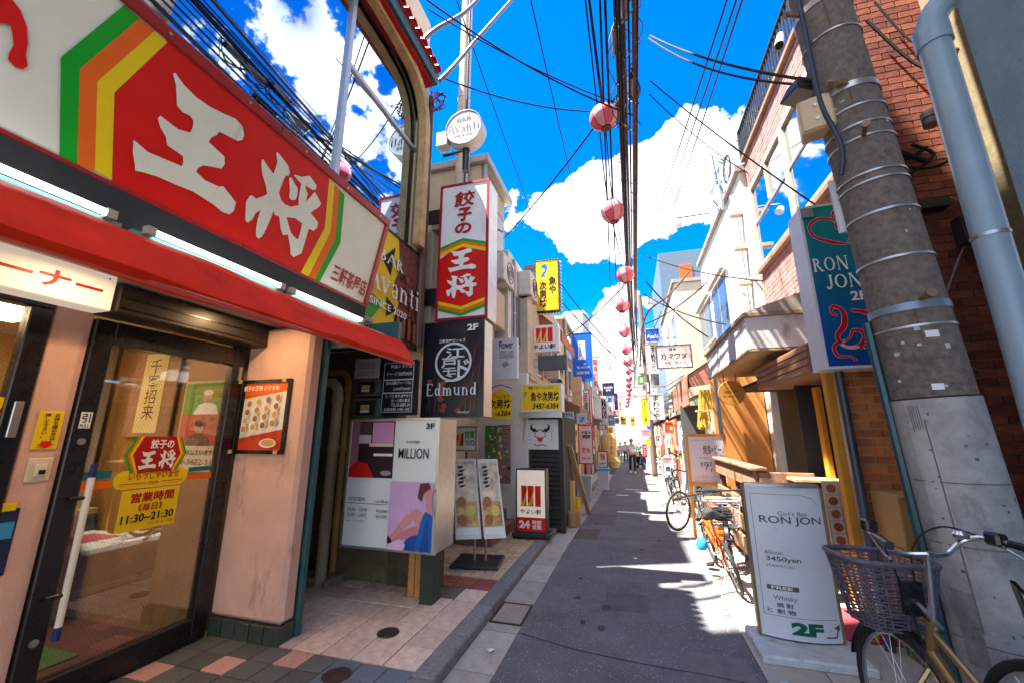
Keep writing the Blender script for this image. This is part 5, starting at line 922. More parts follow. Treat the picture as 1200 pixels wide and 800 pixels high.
# teal bar sign
tl = P('sign_teal',(.005,.24,.25)); 
s = Sign('teal_bar_sign', 'teal to blue box sign with red ribbon hearts and white RON JON lettering', 'sign', 'N', 3.92, rect=(1.60,2.12,2.13,3.62), depth=.26, body=P('sign_white_box',(.66,.67,.72),.35), frame=MATS['sign_white_box'], fw=.018)
gm2 = M('teal_blue_gradient', (.005,.22,.26), .3, var=0); nt = gm2.node_tree; tc = nt.nodes.new('ShaderNodeTexCoord'); sx = nt.nodes.new('ShaderNodeSeparateXYZ'); rp = nt.nodes.new('ShaderNodeValToRGB')
nt.links.new(tc.outputs['Generated'], sx.inputs[0]); nt.links.new(sx.outputs['Z'], rp.inputs[0]); rp.color_ramp.elements[0].color = (.004,.06,.32,1); rp.color_ramp.elements[1].color = (.005,.27,.24,1); e = rp.color_ramp.elements.new(.5); e.color = (.004,.14,.30,1); nt.links.new(rp.outputs[0], nt.nodes['Principled BSDF'].inputs['Base Color'])
s.quad(.03,.012,.97,.988,gm2)
RB = P('ribbon_red',(.55,.008,.01),.3); RBE = P('ribbon_edge',(.72,.45,.45))
rb = [([(.62,.02),(.50,.06),(.48,.11),(.60,.14)],[.01,.03,.03,.01]), ([(.55,.12),(.30,.09),(.12,.13),(.16,.20),(.40,.25),(.62,.27)],[.02,.035,.03,.03,.05,.02]), ([(.80,.28),(.66,.26),(.80,.20),(.92,.13),(.80,.09),(.62,.10),(.52,.15),(.60,.18),(.74,.15)],[.03,.06,.07,.05,.03,.05,.07,.05,.01]), ([(.90,.12),(.97,.09)],[.03,.02]),
      ([(.28,.70),(.20,.68),(.24,.645),(.36,.68),(.34,.76),(.22,.82),(.30,.88),(.50,.88),(.60,.82),(.46,.79),(.36,.84),(.16,.87),(.18,.93),(.36,.94),(.44,.97),(.56,.92),(.50,.88)],[.02,.03,.04,.05,.07,.05,.03,.05,.07,.03,.02,.04,.03,.02,.03,.04,.01]), ([(.46,.675),(.70,.70),(.95,.77),(.94,.84),(.70,.87),(.56,.865)],[.03,.06,.04,.03,.04,.02])]
for pts, ws in rb: s.rib(pts, [w*.62+.008 for w in ws], RBE); s.rib(pts, [w*.62 for w in ws], RB)
stext(s, 'RON', .06, .345, .56, .43, LETTER); stext(s, 'JON', .20, .455, .70, .54, LETTER); s.text('2F', .50, .565, .72, .62, LETTER, .03)
MB().box(.0,.10,-.035,-.015,s.H*.92,s.H*.98).build('hook', STEEL, s.root); tag_ = MB().box(s.W*.70,s.W*.80,-.05,-.03,s.H*.66,s.H*.80).build('yellow_tag', YELLOW, s.root)
MB().bar((s.W,.1,s.H*.9),(s.W+.28,.12,s.H*.9),.04).bar((s.W,.1,s.H*.1),(s.W+.28,.12,s.H*.1),.04).build('bracket', STEEL, s.root)
# standing bar sign, curved face
rs_ = thing('curved_stand_sign', 'white curved standing sign for a girls bar with price text', 'sign', (.885, 3.98, .075)); SW, SH = .54, 1.10; BUL = .06
def curve_y(x): u = 2*x/SW-1; return -BUL*(1-u*u)
m = MB(); n = 14; vs = []
for k in range(n+1): x = SW*k/n; vs += [(x, curve_y(x), 0), (x, curve_y(x), SH)]
m.add(vs, [(2*k, 2*k+2, 2*k+3, 2*k+1) for k in range(n)], True); FACE = M('stand_face', (.70,.72,.76), .35, var=.05, vs=3, stain=((.45,.47,.5), .08, 7)); fc = m.build('face', FACE, rs_); pass
box('side_rail', M('bronze_rail',(.26,.19,.09),.4,metal=.4), rs_, -.02,.0,-.01,.06,0,SH); box('side_rail', MATS['bronze_rail'], rs_, SW,SW+.02,-.01,.06,0,SH); box('back', WHITE, rs_, 0,SW,.02,.05,0,SH)
cap = [(0,.06)] + [(SW*k/n, curve_y(SW*k/n)-.012) for k in range(n+1)] + [(SW,.06)]; m = MB(); nn = len(cap); m.add([(x,y,SH) for x,y in cap]+[(x,y,SH+.025) for x,y in cap], [tuple(range(nn)), tuple(range(2*nn-1,nn-1,-1))]+[(i,(i+1)%nn,(i+1)%nn+nn,i+nn) for i in range(nn)]); m.build('cap', ALU, rs_)
def bend(o):
    for v in o.data.vertices: v.co.y = curve_y(v.co.x)-.004+v.co.y*.3
    return o
INK = P('ink_grey',(.10,.10,.11)); TG = P('ink_green',(.01,.12,.07))
for st_, u0, u1, t0, t1, mt, b in (("Girl's Bar",.38,.78,.165,.195,INK,.0),('RON JON',.14,.95,.20,.265,INK,.01),('60min',.16,.38,.435,.462,INK,.0),('3450yen',.16,.60,.475,.515,INK,.015),('(TAX/S.C込)',.16,.50,.525,.55,INK,0),('Whisky',.19,.48,.73,.765,INK,.0),('焼 酎',.22,.42,.775,.805,INK,.02),('と 割 物',.10,.44,.815,.845,INK,.02),('2F',.36,.76,.885,.965,TG,.06)):
    bend(lettering(st_, rs_, u0*SW, u1*SW, (1-t1)*SH, (1-t0)*SH, mt, 0, b))
m = MB(); [m.add([(x, 0, SH*.305), (x+.03, 0, SH*.305), (x+.03, 0, SH*.335), (x, 0, SH*.335)], [(0,1,2,3)]) for x in [SW*.13+.03*i for i in range(7)]]; bend(m.build('panel', INK, rs_)); o = bend(lettering('FREE', rs_, SW*.18, SW*.44, SH*.311, SH*.33, LETTER, -.004, .03)); 
for a, b in (((.78,.965),(.92,.965)),((.92,.965),(.97,.895))):
    pts = [Vector((SW*(a[0]+(b[0]-a[0])*k/4), SH*(1-(a[1]+(b[1]-a[1])*k/4)))) for k in range(5)]; rr_ = ribbon(pts, .010); bend(MB().add([(x,0,z) for x,z in rr_], [(k,k+1,8-k,9-k) for k in range(4)]).build('arrow', INK, rs_))
bend(MB().add([(SW*.90,0,SH*.092),(SW*.985,0,SH*.115),(SW*.975,0,SH*.075)], [(0,1,2)]).build('arrow_head', INK, rs_))
frm = [(.06,.05),(.80,.05),(.95,.12),(.95,.86)]; 
for a, b in zip([(.06,.05),(.06,.05),(.70,.05),(.86,.07),(.06,.86)], [(.06,.86),(.70,.05),(.86,.07),(.95,.13),(.95,.86)]):
    pts = [Vector((SW*(a[0]+(b[0]-a[0])*k/6), SH*(1-(a[1]+(b[1]-a[1])*k/6)))) for k in range(7)]; rr_ = ribbon(pts, .003); bend(MB().add([(x,0,z) for x,z in rr_], [(k,k+1,12-k,13-k) for k in range(6)]).build('ruled_line', INK, rs_))
sb = tag(MB().box(.80,1.50,3.66,4.16,.0,.062).build('sign_base_slab', M('painted_slab',(.52,.55,.58),.7,var=.2,vs=6,stain=((.2,.2,.2),.2,8)), None, .012), 'white painted concrete slab under the standing bar sign', 'slab')
# ground floor shop front
sf = thing('diner_building', 'ground floor shop front with dark entrance, roller shutter box and orange bricks', 'shop', (1.8, 4.2, 0)); OB = M('orange_brick', (.55,.17,.04), .75, var=.25, vs=16, rnd=.3, bump=.3); AMB = M('amber_jamb',(.60,.26,.02),.5,var=.15)
box('pier', M('pale_mortar',(.52,.44,.34),.9), sf, .055,.36,.11,.45,0,2.2,0); brick_field(sf, OB, (.06,.104,.02), (1,0,0), (0,0,1), 2, 29, .135, .062, .012, .02)
box('jamb', AMB, sf, -.10,-.04,.02,.10,0,2.15); MB().tube([(-.03,-.08,0),(-.03,-.08,2.35)], .032, 10).build('steel_post', M('navy_steel',(.07,.085,.11),.4,metal=.4,var=.3), sf)
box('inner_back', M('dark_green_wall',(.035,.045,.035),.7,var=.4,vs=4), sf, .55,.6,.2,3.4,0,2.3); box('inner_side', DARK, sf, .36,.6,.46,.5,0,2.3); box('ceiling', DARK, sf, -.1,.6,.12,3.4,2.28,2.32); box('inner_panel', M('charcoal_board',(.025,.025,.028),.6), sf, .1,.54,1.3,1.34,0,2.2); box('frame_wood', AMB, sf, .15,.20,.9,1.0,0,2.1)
sh = box('shutter_box', M('shutter_brown',(.25,.12,.07),.5,var=.1), sf, -.16,.35,.12,1.75,2.16,2.44); SLM = M('shutter_slat',(.30,.15,.09),.45,var=.12)
for i in range(4): box('slat', SLM, sh, -.175,-.162,.12,1.75,2.17+i*.068,2.225+i*.068, .003)
wv = box('window', FRW, sf, .36,.42,.06,.12,.55,2.1); box('frame_bar', FRW, wv, .47,.50,.06,.12,.55,2.1); box('frame_bar', FRW, wv, .42,.9,.06,.12,2.04,2.1); MB().box(.42,.9,.10,.105,.55,2.04).build('curtain', M('cream_curtain',(.62,.48,.22),.8,var=.1), wv); box('lintel', BRR, wv, .05,.9,-.01,.11,2.2,2.32)
box('counter_shelf', PALEWOOD, sf, -.22,.30,.75,1.05,1.12,1.15); box('shelf_leg', DARK, sf, -.12,-.08,.8,1.0,0,1.12)
s = Sign('food_poster', 'grid of bowl dish photographs on a poster beside the orange jamb', 'poster', 'N', 4.42, px=(969,564,1005,640), depth=.02, body=P('poster_edge',(.45,.35,.25)))
for r_ in range(5):
    for c in range(2): s.quad(.04+c*.48,.02+r_*.196,.48+c*.48,.20+r_*.196,P('tile_cream',(.62,.48,.36))); s.disc(.27+c*.47,.11+r_*.196,.19,P('bowl',(.55,.40,.30)),n=16); s.disc(.27+c*.47,.11+r_*.196,.155,P('dish_%d' % ((r_*2+c) % 4),[(.30,.09,.03),(.42,.18,.05),(.22,.06,.03),(.38,.22,.08)][(r_*2+c) % 4],var=.6,vs=40),n=14)
for i, (x0, x1, y0, y1, z0, z1, lab) in enumerate(((1.86,2.4,3.75,4.12,.30,.78,'lower brown cardboard box against the orange brick pier'),(1.84,2.42,3.78,4.14,.785,1.16,'upper brown cardboard box stacked against the orange brick pier'))):
    t = thing('cardboard_box', lab, 'box', (x0, y0, z0)); CB = M('cardboard',(.46,.26,.09),.8,var=.1,vs=4,bump=.05); box('carton', CB, t, 0,x1-x0,0,y1-y0,0,z1-z0,.008); MB().box(.02,x1-x0-.02,-.002,-.001,(z1-z0)*.92,(z1-z0)*.94).build('flap_line', P('cb_line',(.25,.13,.04)), t)
    lettering('CORRUGATED', t, .08,.4,.18,.23, BLACK, -.003, .01); MB().box(.12,.20,-.003,-.001,.10,.17).build('label', WHITE, t)
cb0 = tag(MB().box(1.86,2.4,3.76,4.1,.0,.298).build('plastic_crate', M('crate_grey',(.10,.10,.11),.6), None, .01), 'dark crate under the cardboard boxes', 'crate')
tag(MB().box(1.30,1.9,4.2,4.9,.008,.02).build('door_mat', M('red_mat',(.32,.04,.06),.9,var=.2), None), 'dull red mat in front of the dark entrance', 'mat')
# canopy over the entrance
ca = thing('entrance_canopy', 'boxy white sided canopy with wooden underside above the entrance', 'canopy', (1.35, 5.08, 2.52)); CW = M('canopy_white',(.62,.60,.60),.7,var=.1,vs=2,stain=((.34,.27,.2),.22,4),streak=.8)
box('side_panel', CW, ca, 0,.04,.04,2.52,.03,.40); box('front_panel', CW, ca, 0,1.05,0,.04,.03,.40); box('rear_panel', CW, ca, .04,1.05,2.48,2.52,.03,.40); box('underside', M('canopy_ply',(.50,.30,.14),.7,var=.2,vs=2,stain=((.22,.12,.05),.2,2)), ca, .04,1.05,.04,2.48,.02,.05)
EDG = M('canopy_edge',(.24,.17,.11),.7,var=.2); box('edge_trim', EDG, ca, -.03,.05,-.03,2.55,.40,.45); box('edge_trim', EDG, ca, .05,1.05,-.03,.05,.40,.45); box('edge_trim', EDG, ca, -.01,.03,-.01,2.53,-.005,.028); box('edge_trim', EDG, ca, .03,1.05,-.012,.035,-.005,.018)
MB().add([(-.02,-.02,.45),(1.05,-.02,.80),(1.05,2.54,.80),(-.02,2.54,.45)], [(0,1,2,3)]).add([(-.02,-.02,.45),(1.05,-.02,.45),(1.05,-.02,.80)], [(0,1,2)]).build('roof', M('canopy_roof',(.33,.27,.23),.7,var=.2), ca)
for y in (.7,1.4,2.1): box('batten', CW, ca, -.008,.002,y,y+.05,.03,.40)
wsn = thing('round_wood_sign', 'round varnished wooden sign hanging under the canopy', 'sign', at(857, 460, Y=6.6)); MB().lathe([(0,-.012),(.175,-.012),(.18,-.006),(.18,.01),(.175,.016),(0,.016)], n=32, axis='y').build('disc', M('varnished_wood',(.42,.19,.03),.4,var=.3,vs=8), wsn)
for x in (-.08,.08): MB().tube([(x,0,.16),(x,0,.30)], .006, 5).build('chain', BLKM, wsn)
lettering('焼鳥 もつ焼き', wsn, -.09,.09,.0,.04, P('burnt',(.14,.05,.01)), -.014, .01); lettering('営業中 →', wsn, -.12,.12,-.06,-.03, P('burnt',(.14,.05,.01)), -.014, 0)
# orange painted side wall and deck
ow = tag(MB().box(1.45,2.28,8.05,8.12,-.1,2.62).build('orange_wall', M('orange_paint_wall',(.62,.24,.06),.7,var=.1,vs=2), None), 'orange painted wall panel crossed by wire shadows beyond the canopy', 'wall')
MB().tube([(1.50,7.85,-.05),(1.50,7.85,2.6)], .035, 10).build('x', GP); bpy.data.objects['x'].name = 'blue_post'; tag(bpy.data.objects['blue_post'], 'slim grey-blue post at the edge of the orange wall', 'post')
dk = thing('wooden_rail', 'weathered wooden deck rail of wide planks in front of the diner', 'railing', (1.3, 5.25, 0))
for z0, z1 in ((.14,.34),(.42,.60),(.70,.82),(1.0,1.20)): box('plank', WOOD, dk, -.02,.02,0,2.2,z0,z1,.006)
for y in (.04,1.05,2.12): box('post', M('dark_post_wood',(.10,.05,.035),.7,var=.3), dk, .021,.10,y,y+.09,-.03,1.19,.005)
box('end_plank', WOOD, dk, .02,.55,-.045,-.005,1.0,1.19,.006); box('end_plank', WOOD, dk, .02,.55,-.045,-.005,.42,.60,.006); box('top_board', WOOD, dk, -.06,.11,-.06,2.25,1.205,1.24,.008); box('corner_post', MATS['dark_post_wood'], dk, .021,.12,-.003,.035,-.03,1.195)
# ------------------------------------------------------------------ overhead: lanterns, cables, far pole
LAN = [(707,138,5.2),(718,248,7.0),(733,322,9.0),(729,358,11.0),(732,388,13.0),(734,409,15.2),(736,423,17.4),(737,434,19.6),(737,443,21.8),(736.5,450,24),(737,456,26.2),(737,461,28.4),(736,466,30.6),(736,470,33),(735,474,35.5)]
LP = P('lantern_pink',(.84,.13,.20),.7,var=.12,vs=12); LW = P('lantern_white',(.84,.38,.42),.7,var=.10,vs=12); LBK = P('lantern_maroon',(.14,.01,.02),.5)
SHINE = 0
def lantern_mesh():
    n = 48; prof = [(.07,.19)] + [(.20*math.cos(a), .20*math.sin(a)) for a in [R(75-15*k) for k in range(11)]] + [(.07,-.19)]
    me = MB().lathe(prof, n=n).mesh('paper', LP); me.materials.append(LW)
    for p in me.polygons: p.material_index = (int((math.atan2(p.center.y, p.center.x) % (2*math.pi))/(2*math.pi)*n)//6) % 2
    return me
la = lantern_mesh()
cap_m = MB().lathe([(0,-.205),(.075,-.205),(.075,-.175),(.06,-.17)], n=16).mesh('bottom_ring', LBK); cap_t = MB().lathe([(.06,.17),(.075,.175),(.075,.205),(0,.205)], n=16).mesh('top_ring', LBK)
rib_m = MB(); [rib_m.tube([(.202*math.cos(R(b))*math.cos(a), .202*math.cos(R(b))*math.sin(a), .202*math.sin(R(b))) for b in range(-70,71,20)], .004, 4) for a in [2*math.pi*(6*k)/48 for k in range(8)]]; rib_m = rib_m.mesh('ribs', LBK)
for i, (px, py, Y) in enumerate(LAN):
    t = thing('paper_lantern', 'pink and white striped paper lantern in the string along the street', 'lantern', at(px, py, Y=Y), random.uniform(0,1), 'lanterns strung along the street'); t.rotation_euler = (random.uniform(-.22,.22), random.uniform(-.2,.2), R(47*i)); k_ = random.uniform(.92,1.06); t.scale = (k_, k_, k_*random.uniform(.92,1.06))
    for me in (la, cap_m, cap_t) + ((rib_m,) if i < 4 else ()):
        o = bpy.data.objects.new(me.name, me); COL.objects.link(o); o.parent = t
def cat(p, q, sag, n=14):
    p, q = Vector(p), Vector(q); return [p.lerp(q, k/n)+Vector((0,0,-sag*4*(k/n)*(1-k/n))) for k in range(n+1)]
def cable(name, label, pts, r, mat=CABLE, group=None, n=6): return tag(MB().tube(pts, r, n).build(name, mat), label, 'cable', group)
lp3 = [at(px, py-10*5.2/Y, Y=Y)+Vector((0,0,.12)) for px, py, Y in LAN]
cable('lantern_wire', 'thin wire the paper lanterns hang from', smooth([Vector((-.25,1.0,6.6))]+lp3, 4), .009)
cable('lantern_wire', 'second thin wire beside the row of paper lanterns', smooth([Vector((-.22,1.0,6.7))]+[p+Vector((-.09,0,.05)) for p in lp3], 4), .011)
# the trunk of cables running down the street
G = 'cables bundled above the street'
specs = []
for i in range(18):
    x = random.uniform(.10,.40); z = random.uniform(5.5,7.4); specs.append((x, z, random.choice((.008,.010,.012,.014,.016)), random.choice((CABLE,CABLE,CABLE2))))
for x, z, r, mt in specs:
    pts = smooth([(x-.05, -2, z+.4), (x, 3.0, z), (x+.02, 8.5, z-.35), (x+.08, 15, z-.2), (x+.25, 24, z-.2), (x+.4, 45, z-.3)], 6); cable('overhead_cable', 'cable in the thick bundle running above the middle of the street', pts, r, mt, G, 5)
for i, (x, z, r) in enumerate(((.14,6.9,.034),(.36,6.6,.030),(.24,7.3,.024))):
    pts = smooth([(x-.06,-2,z+.5),(x,3,z),(x+.03,8.5,z-.5),(x+.10,15,z-.5),(x+.28,24,z-.6)], 6); cable('trunk_cable', ['thickest dark trunk cable of the overhead bundle','brown trunk cable beside the thickest one','upper trunk cable of the overhead bundle'][i], pts, r, CABLE2 if i else CABLE, None, 8)
# splice closures, loops and small gear hung in the bundle
SPL = M('splice_grey',(.16,.15,.15),.5,var=.3)
for i, (x, y, z) in enumerate(((.14,3.6,6.75),(.24,3.9,6.5),(.12,4.4,6.6),(.30,4.9,6.3),(.10,5.4,6.35),(.20,4.1,6.9),(.28,3.4,6.9))):
    t = thing('splice_closure', 'grey splice closure hanging in the overhead cable bundle', 'splice box', (x, y, z), 0, 'splice closures in the bundle'); MB().tube([(0,-.16,0),(0,.16,0)], .045, 10).build('case', SPL, t); MB().tube([(0,-.2,0),(0,.2,0)], .03, 8).build('sleeve', CABLE, t)
    for k in range(3): MB().tube(smooth([(random.uniform(-.05,.05),-.25,.05),(random.uniform(-.14,.14),-.1,-.16),(random.uniform(-.14,.14),.1,-.18),(random.uniform(-.05,.05),.25,.04)], 6), .007, 5).build('loop', CABLE if k else P('pale_wire',(.35,.37,.33)), t)
for i in range(18):
    y = random.uniform(3.0,7.0); x = random.uniform(.04,.42); z = random.uniform(5.7,6.9); cable('wire_loop', 'loose wire loop hanging from the overhead bundle', smooth([(x,y,z),(x+random.uniform(-.2,.2),y+.1,z-.2),(x+random.uniform(-.1,.1),y+.4,z-.26),(x,y+.6,z-.03)], 6), .006, random.choice((CABLE,CABLE2)), 'loose loops on the bundle', 5)
# crossing and side wires
def pw_(a, b, sag, r, label, mat=CABLE, g=None): return cable('street_wire', label, cat(at(*a[:2], Y=a[2]), at(*b[:2], Y=b[2]), sag, 16), r, mat, g)
pw_((500,0,3.4),(740,135,5.0),.15,.011,'wire rising from the bundle to the upper left eave'); pw_((500,10,3.3),(735,125,5.0),.12,.008,'thin wire parallel to the upper left eave wire')
pw_((510,88,4.0),(690,131,5.3),.12,.010,'wire from the red eave across to the first lantern')
pw_((762,42,5.0),(952,95,3.0),.10,.013,'double service wire from the bundle to the junction box'); pw_((760,45,5.0),(950,100,3.0),.18,.011,'sagging service wire just below the double one')
pw_((760,110,5.5),(880,205,7.6),.12,.009,'wire sagging from the bundle to the brick parapet'); pw_((762,95,4.6),(955,240,3.9),.05,.008,'thin wire crossing in front of the brick windows')
for i, (a, b) in enumerate((((870,0,6),(790,240,16)),((863,0,6),(782,235,16)),((852,0,6),(770,250,16)))): pw_(a, b, .05, .018, 'one of three parallel wires climbing over the right roofs', CABLE, 'three parallel wires')
for i, (a, b) in enumerate((((622,0,4),(690,300,14)),((535,0,4.2),(640,300,12)),((690,0,3.6),(706,130,5.6)),((703,0,3.6),(715,330,12)),((709,0,3.6),(722,330,12)))): pw_(a, b, .04, (.010,.010,.012,.014,.016)[i], ['lone thin wire across the blue sky','thin wire passing above the vertical sign','thin wire left of the first lantern','outer wire left of the lantern row','inner wire left of the lantern row'][i])
for i, (a, b) in enumerate((((590,280,8),(735,95,5.5)),((655,330,10),(740,430,14)),((655,350,10),(742,435,14)),((655,400,12),(736,330,10)),((757,330,10),(830,395,9)),((755,345,12),(850,380,8.5)),((757,300,10),(905,330,7.5)),((756,380,13),(830,330,10)),((755,400,14),(775,365,15)))):
    pw_(a, b, .12, .016, ['slack wire from the beige roof to the bundle','upper of two wires below the yellow vertical sign','lower of two wires below the yellow vertical sign','wire rising from the blue banner to the bundle','wire slanting to the canopy roof','wire slanting to the white building corner','long wire running to the brick sills','wire rising to the white building','short wire near the beer sign'][i])
# conduits at the upper left
for i, pts in enumerate(([(515,95,4.0),(530,80,4.1),(560,45,4.6),(600,0,5.2)], [(493,50,3.6),(510,35,3.7),(540,18,4.0),(560,0,4.3)])):
    cable('conduit', ['purple-grey corrugated conduit curving up from the eave corner','upper purple-grey conduit leaving the eave'][i], smooth([at(x,y,Y=Y) for x,y,Y in pts], 6), .028, M('mauve_conduit',(.14,.10,.13),.5,var=.2))
fr = thing('frayed_wires', 'knot of coloured wire ends at the corner of the red eave', 'wires', at(514, 112, Y=3.95))
for k in range(14): MB().tube(smooth([(random.uniform(-.05,.05),0,random.uniform(-.03,.06)),(random.uniform(-.12,.12),random.uniform(-.1,.1),random.uniform(-.1,.1)),(random.uniform(-.08,.08),random.uniform(-.05,.05),-.14),(random.uniform(-.1,.02),.02,-.22)], 5), .005, 5).build('wire', [CABLE,P('wire_red',(.3,.03,.03)),P('wire_blue',(.03,.08,.3)),P('pale_wire',(.35,.37,.33))][k % 4], fr)
fp = thing('concrete_pole', 'slim pale concrete utility pole behind the round bar sign', 'utility pole', (-2.72, 6.0, 0)); MB().tube([(0,0,5),(0.02,0,13)], [.12,.10], 16).build('shaft', M('pale_pole',(.50,.43,.33),.8,var=.15), fp)
for z in (7.4,7.9): MB().tube([(0,0,z),(0,0,z+.03)], .125, 16).build('band', STEEL, fp)
MB().tube([(.10,-.08,5),(.12,-.08,13)], .02, 8).build('riser', P('navy_pipe',(.03,.05,.12)), fp)
# far pole in the street with transformers
f2 = thing('far_utility_pole', 'brown utility pole with transformer drums further down the street', 'utility pole', (.95, 21, gz(21))); MB().tube([(0,0,0),(-.1,0,9)], [.15,.11], 14).build('shaft', M('brown_pole',(.16,.11,.09),.8,var=.2), f2)
for x, y, z in ((.35,0,4.3),(-.35,.1,4.35),(.35,0,5.6)): MB().lathe([(0,0),(.17,.02),(.18,.1),(.18,.55),(.15,.62),(0,.64)], (x,y,z), 14).build('transformer', M('drum_grey',(.20,.20,.20),.5), f2)
for z in (4.2,5.3,6.6): MB().box(-.8,.8,-.04,.04,z,z+.08).build('crossarm', STEEL, f2)
for k in range(12): MB().tube(smooth([(random.uniform(-.5,.5),0,random.uniform(4.6,6.8)),(random.uniform(-.6,.6),-.2,random.uniform(4.2,6)),(random.uniform(-.7,.7),.2,random.uniform(4,6.5))], 6), .014, 5).build('jumper', CABLE, f2)
f3 = thing('arm_lamp', 'curved street lamp arm reaching over from the far pole', 'street lamp', (0,0,0)); MB().tube(smooth([at(750,430,Y=13),at(752,390,Y=13),at(760,365,Y=12.8),at(785,345,Y=12.5),at(808,318,Y=12.3)], 6), .03, 8).build('arm', CABLE2, f3); MB().lathe([(0,.0),(.10,.02),(.12,.1),(.06,.16),(0,.17)], tuple(at(761,350,Y=12.7)-Vector((0,0,.2))), 12).build('lamp', P('lamp_white',(.7,.7,.65)), f3)
# ------------------------------------------------------------------ the street further on
def block(name, label, x0, x1, y0, y1, h, mat, wins=(), front=None, roof=True, face=1):
    b = thing(name, label, 'building', (x0 if face < 0 else x1, y0, gz(y0)))
    W = x1-x0; a0, a1 = (-W, 0) if face > 0 else (0, W)
    box('wall', mat, b, a0, a1, 0, y1-y0, -.6, h, .01)
    if roof: box('roof_edge', M('roof_trim',(.30,.27,.25),.6), b, a0-.08, a1+.08, -.06, y1-y0+.06, h, h+.12)
    for (ya, yb, za, zb) in wins:
        xx = (0.0, .03) if face > 0 else (-.03, .0); f = box('window', ALU if (ya*7) % 2 < 1 else M('brown_sash',(.12,.08,.06),.5), b, xx[0], xx[1], ya, yb, za, zb)
        q = (.031,.035) if face > 0 else (-.035,-.031); ym = (ya+yb)/2
        for u0, u1 in ((ya+.04, ym-.02), (ym+.02, yb-.04)): MB().box(q[0], q[1], u0, u1, za+.05, zb-.05).build('pane', MATS['blue_pane'], f)
    return b
row = lambda y0, n, dy, w, z0, z1: [(y0+i*dy, y0+i*dy+w, z0, z1) for i in range(n)]
block('brown_building','brown tiled building behind the blue banner sign',-7,-2.05,13.2,20,5.6,M('brown_tile_wall',(.20,.11,.085),.7,var=.2,vs=3),row(.6,3,2,1.2,2.9,4.1)+row(.6,3,2,1.2,4.5,5.3))
block('cream_building','cream building beyond the brown tiled one on the left',-7,-1.9,20.2,29,5.5,M('cream_plaster',(.55,.50,.40),.8,var=.1),row(.5,4,2,1.1,2.8,4.0)+row(.5,4,2,1.1,4.3,5.2))
block('pale_building','pale flat roofed building far along the left side',-7,-1.6,29.3,46,5.6,M('pale_plaster',(.60,.58,.55),.8,var=.1),row(.8,6,2.5,1.2,3,4.2)+row(.8,6,2.5,1.2,4.4,5.3))
tk = thing('roof_tank', 'grey curved metal hood standing on the roof behind the blue banner', 'roof hood', (-3.3, 20.6, 6.3)); box('body', M('hood_grey',(.45,.48,.52),.4,metal=.3), tk, 0,1.45,0,1.5,0,1.75,.25); box('recess', WPLAST, tk, .15,1.1,-.012,0.0,.0,1.2)
wb = block('white_building','white rendered building with deep set windows beyond the brick one',2.3,6.5,7.75,12.4,6.55,WPLAST,(),face=-1)
for (px0, py0, px1, py1) in ((838,318,858,400),(822,350,838,405)):
    a = at(px0, (py0+py1)/2, X=2.3); b = at(px1, (py0+py1)/2, X=2.3); z1 = at((px0+px1)/2, py0, X=2.3).z; z0 = max(3.0, at((px0+px1)/2, py1, X=2.3).z); ya, yb = b.y-7.75, a.y-7.75
    f = box('window', FRW, wb, -.05,.0,ya,yb,z0,z1,.01); MB().box(-.056,-.051,ya+.08,yb-.08,z0+.08,z1-.1).build('pane', MATS['blue_pane'], f); MB().box(-.062,-.05,(ya+yb)/2-.03,(ya+yb)/2+.03,z0+.08,z1-.1).build('mullion', ALU, f); box('hood', WPLAST, f, -.16,-.051,ya-.05,yb+.05,z1,z1+.06)
for z in (3.6,4.3,5.0,5.7): box('step_iron', M('pale_corbel',(.5,.42,.32),.8), wb, -.22,.0,.06,.2,z,z+.07)
MB().tube([(-.06,.4,0),(-.06,.4,6.3)], .04, 8).build('downpipe', WPLAST, wb); 
ac = thing('air_conditioner', 'grey air conditioning unit on the roof of the white building', 'air conditioner', (2.35, 8.2, 6.67)); box('case', P('ac_grey',(.40,.45,.50)), ac, 0,.5,0,.8,0,.9,.02); MB().torus((-.01,.4,.5), .28, .015, ax=(1,0,0)).build('fan_ring', BLKM, ac); box('foot', ALU, ac, 0,.5,.05,.1,-.02,0.0)
an = thing('antenna_cluster', 'grey cluster of antennas and insulators at the white roof edge', 'antenna', (2.2, 8.6, 6.4))
for k in range(16): a, b = random.uniform(-.15,.15), random.uniform(-.3,.6); MB().bar((a,b,random.uniform(0,1.0)),(a+random.uniform(-.2,.2),b+random.uniform(-.2,.2),random.uniform(.1,1.1)),.03).build('rod', M('antenna_grey',(.30,.35,.40),.5,metal=.4), an)
box('mast', MATS['antenna_grey'], an, -.03,.03,.1,.16,-.1,1.2)
bk = thing('roof_light', 'spotlight on a thin arm reaching from the white roof', 'lamp', at(832,250,Y=9.3)); MB().tube([(0,0,0),tuple(at(792,256,Y=9.3)-at(832,250,Y=9.3))], .015, 6).build('arm', CHAR, bk); q = at(792,260,Y=9.3)-at(832,250,Y=9.3); MB().tube([tuple(q),tuple(q+Vector((.06,-.04,-.12)))], [.06,.09], 12).build('head', P('lamp_head',(.5,.5,.5)), bk)
block('tan_building','tan building under the dark roof block on the right',1.75,6.5,14.2,20.0,6.9,M('tan_plaster',(.62,.54,.40),.8,var=.1,stain=((.35,.28,.2),.15,3)),row(.6,2,2.4,1.2,4.8,6.0),face=-1)
tb = block('dark_block','dark blue rounded roof block carrying an orange panel',1.9,6.5,20.5,27,11.0,M('slate_blue_panel',(.09,.14,.20),.4,var=.1),(),face=-1,roof=False)
s = Sign('orange_billboard','plain orange advertising panel on the dark roof block','sign','N',20.45,px=(796,310,811,326),depth=.05,body=P('panel_orange',(.80,.10,.02)))
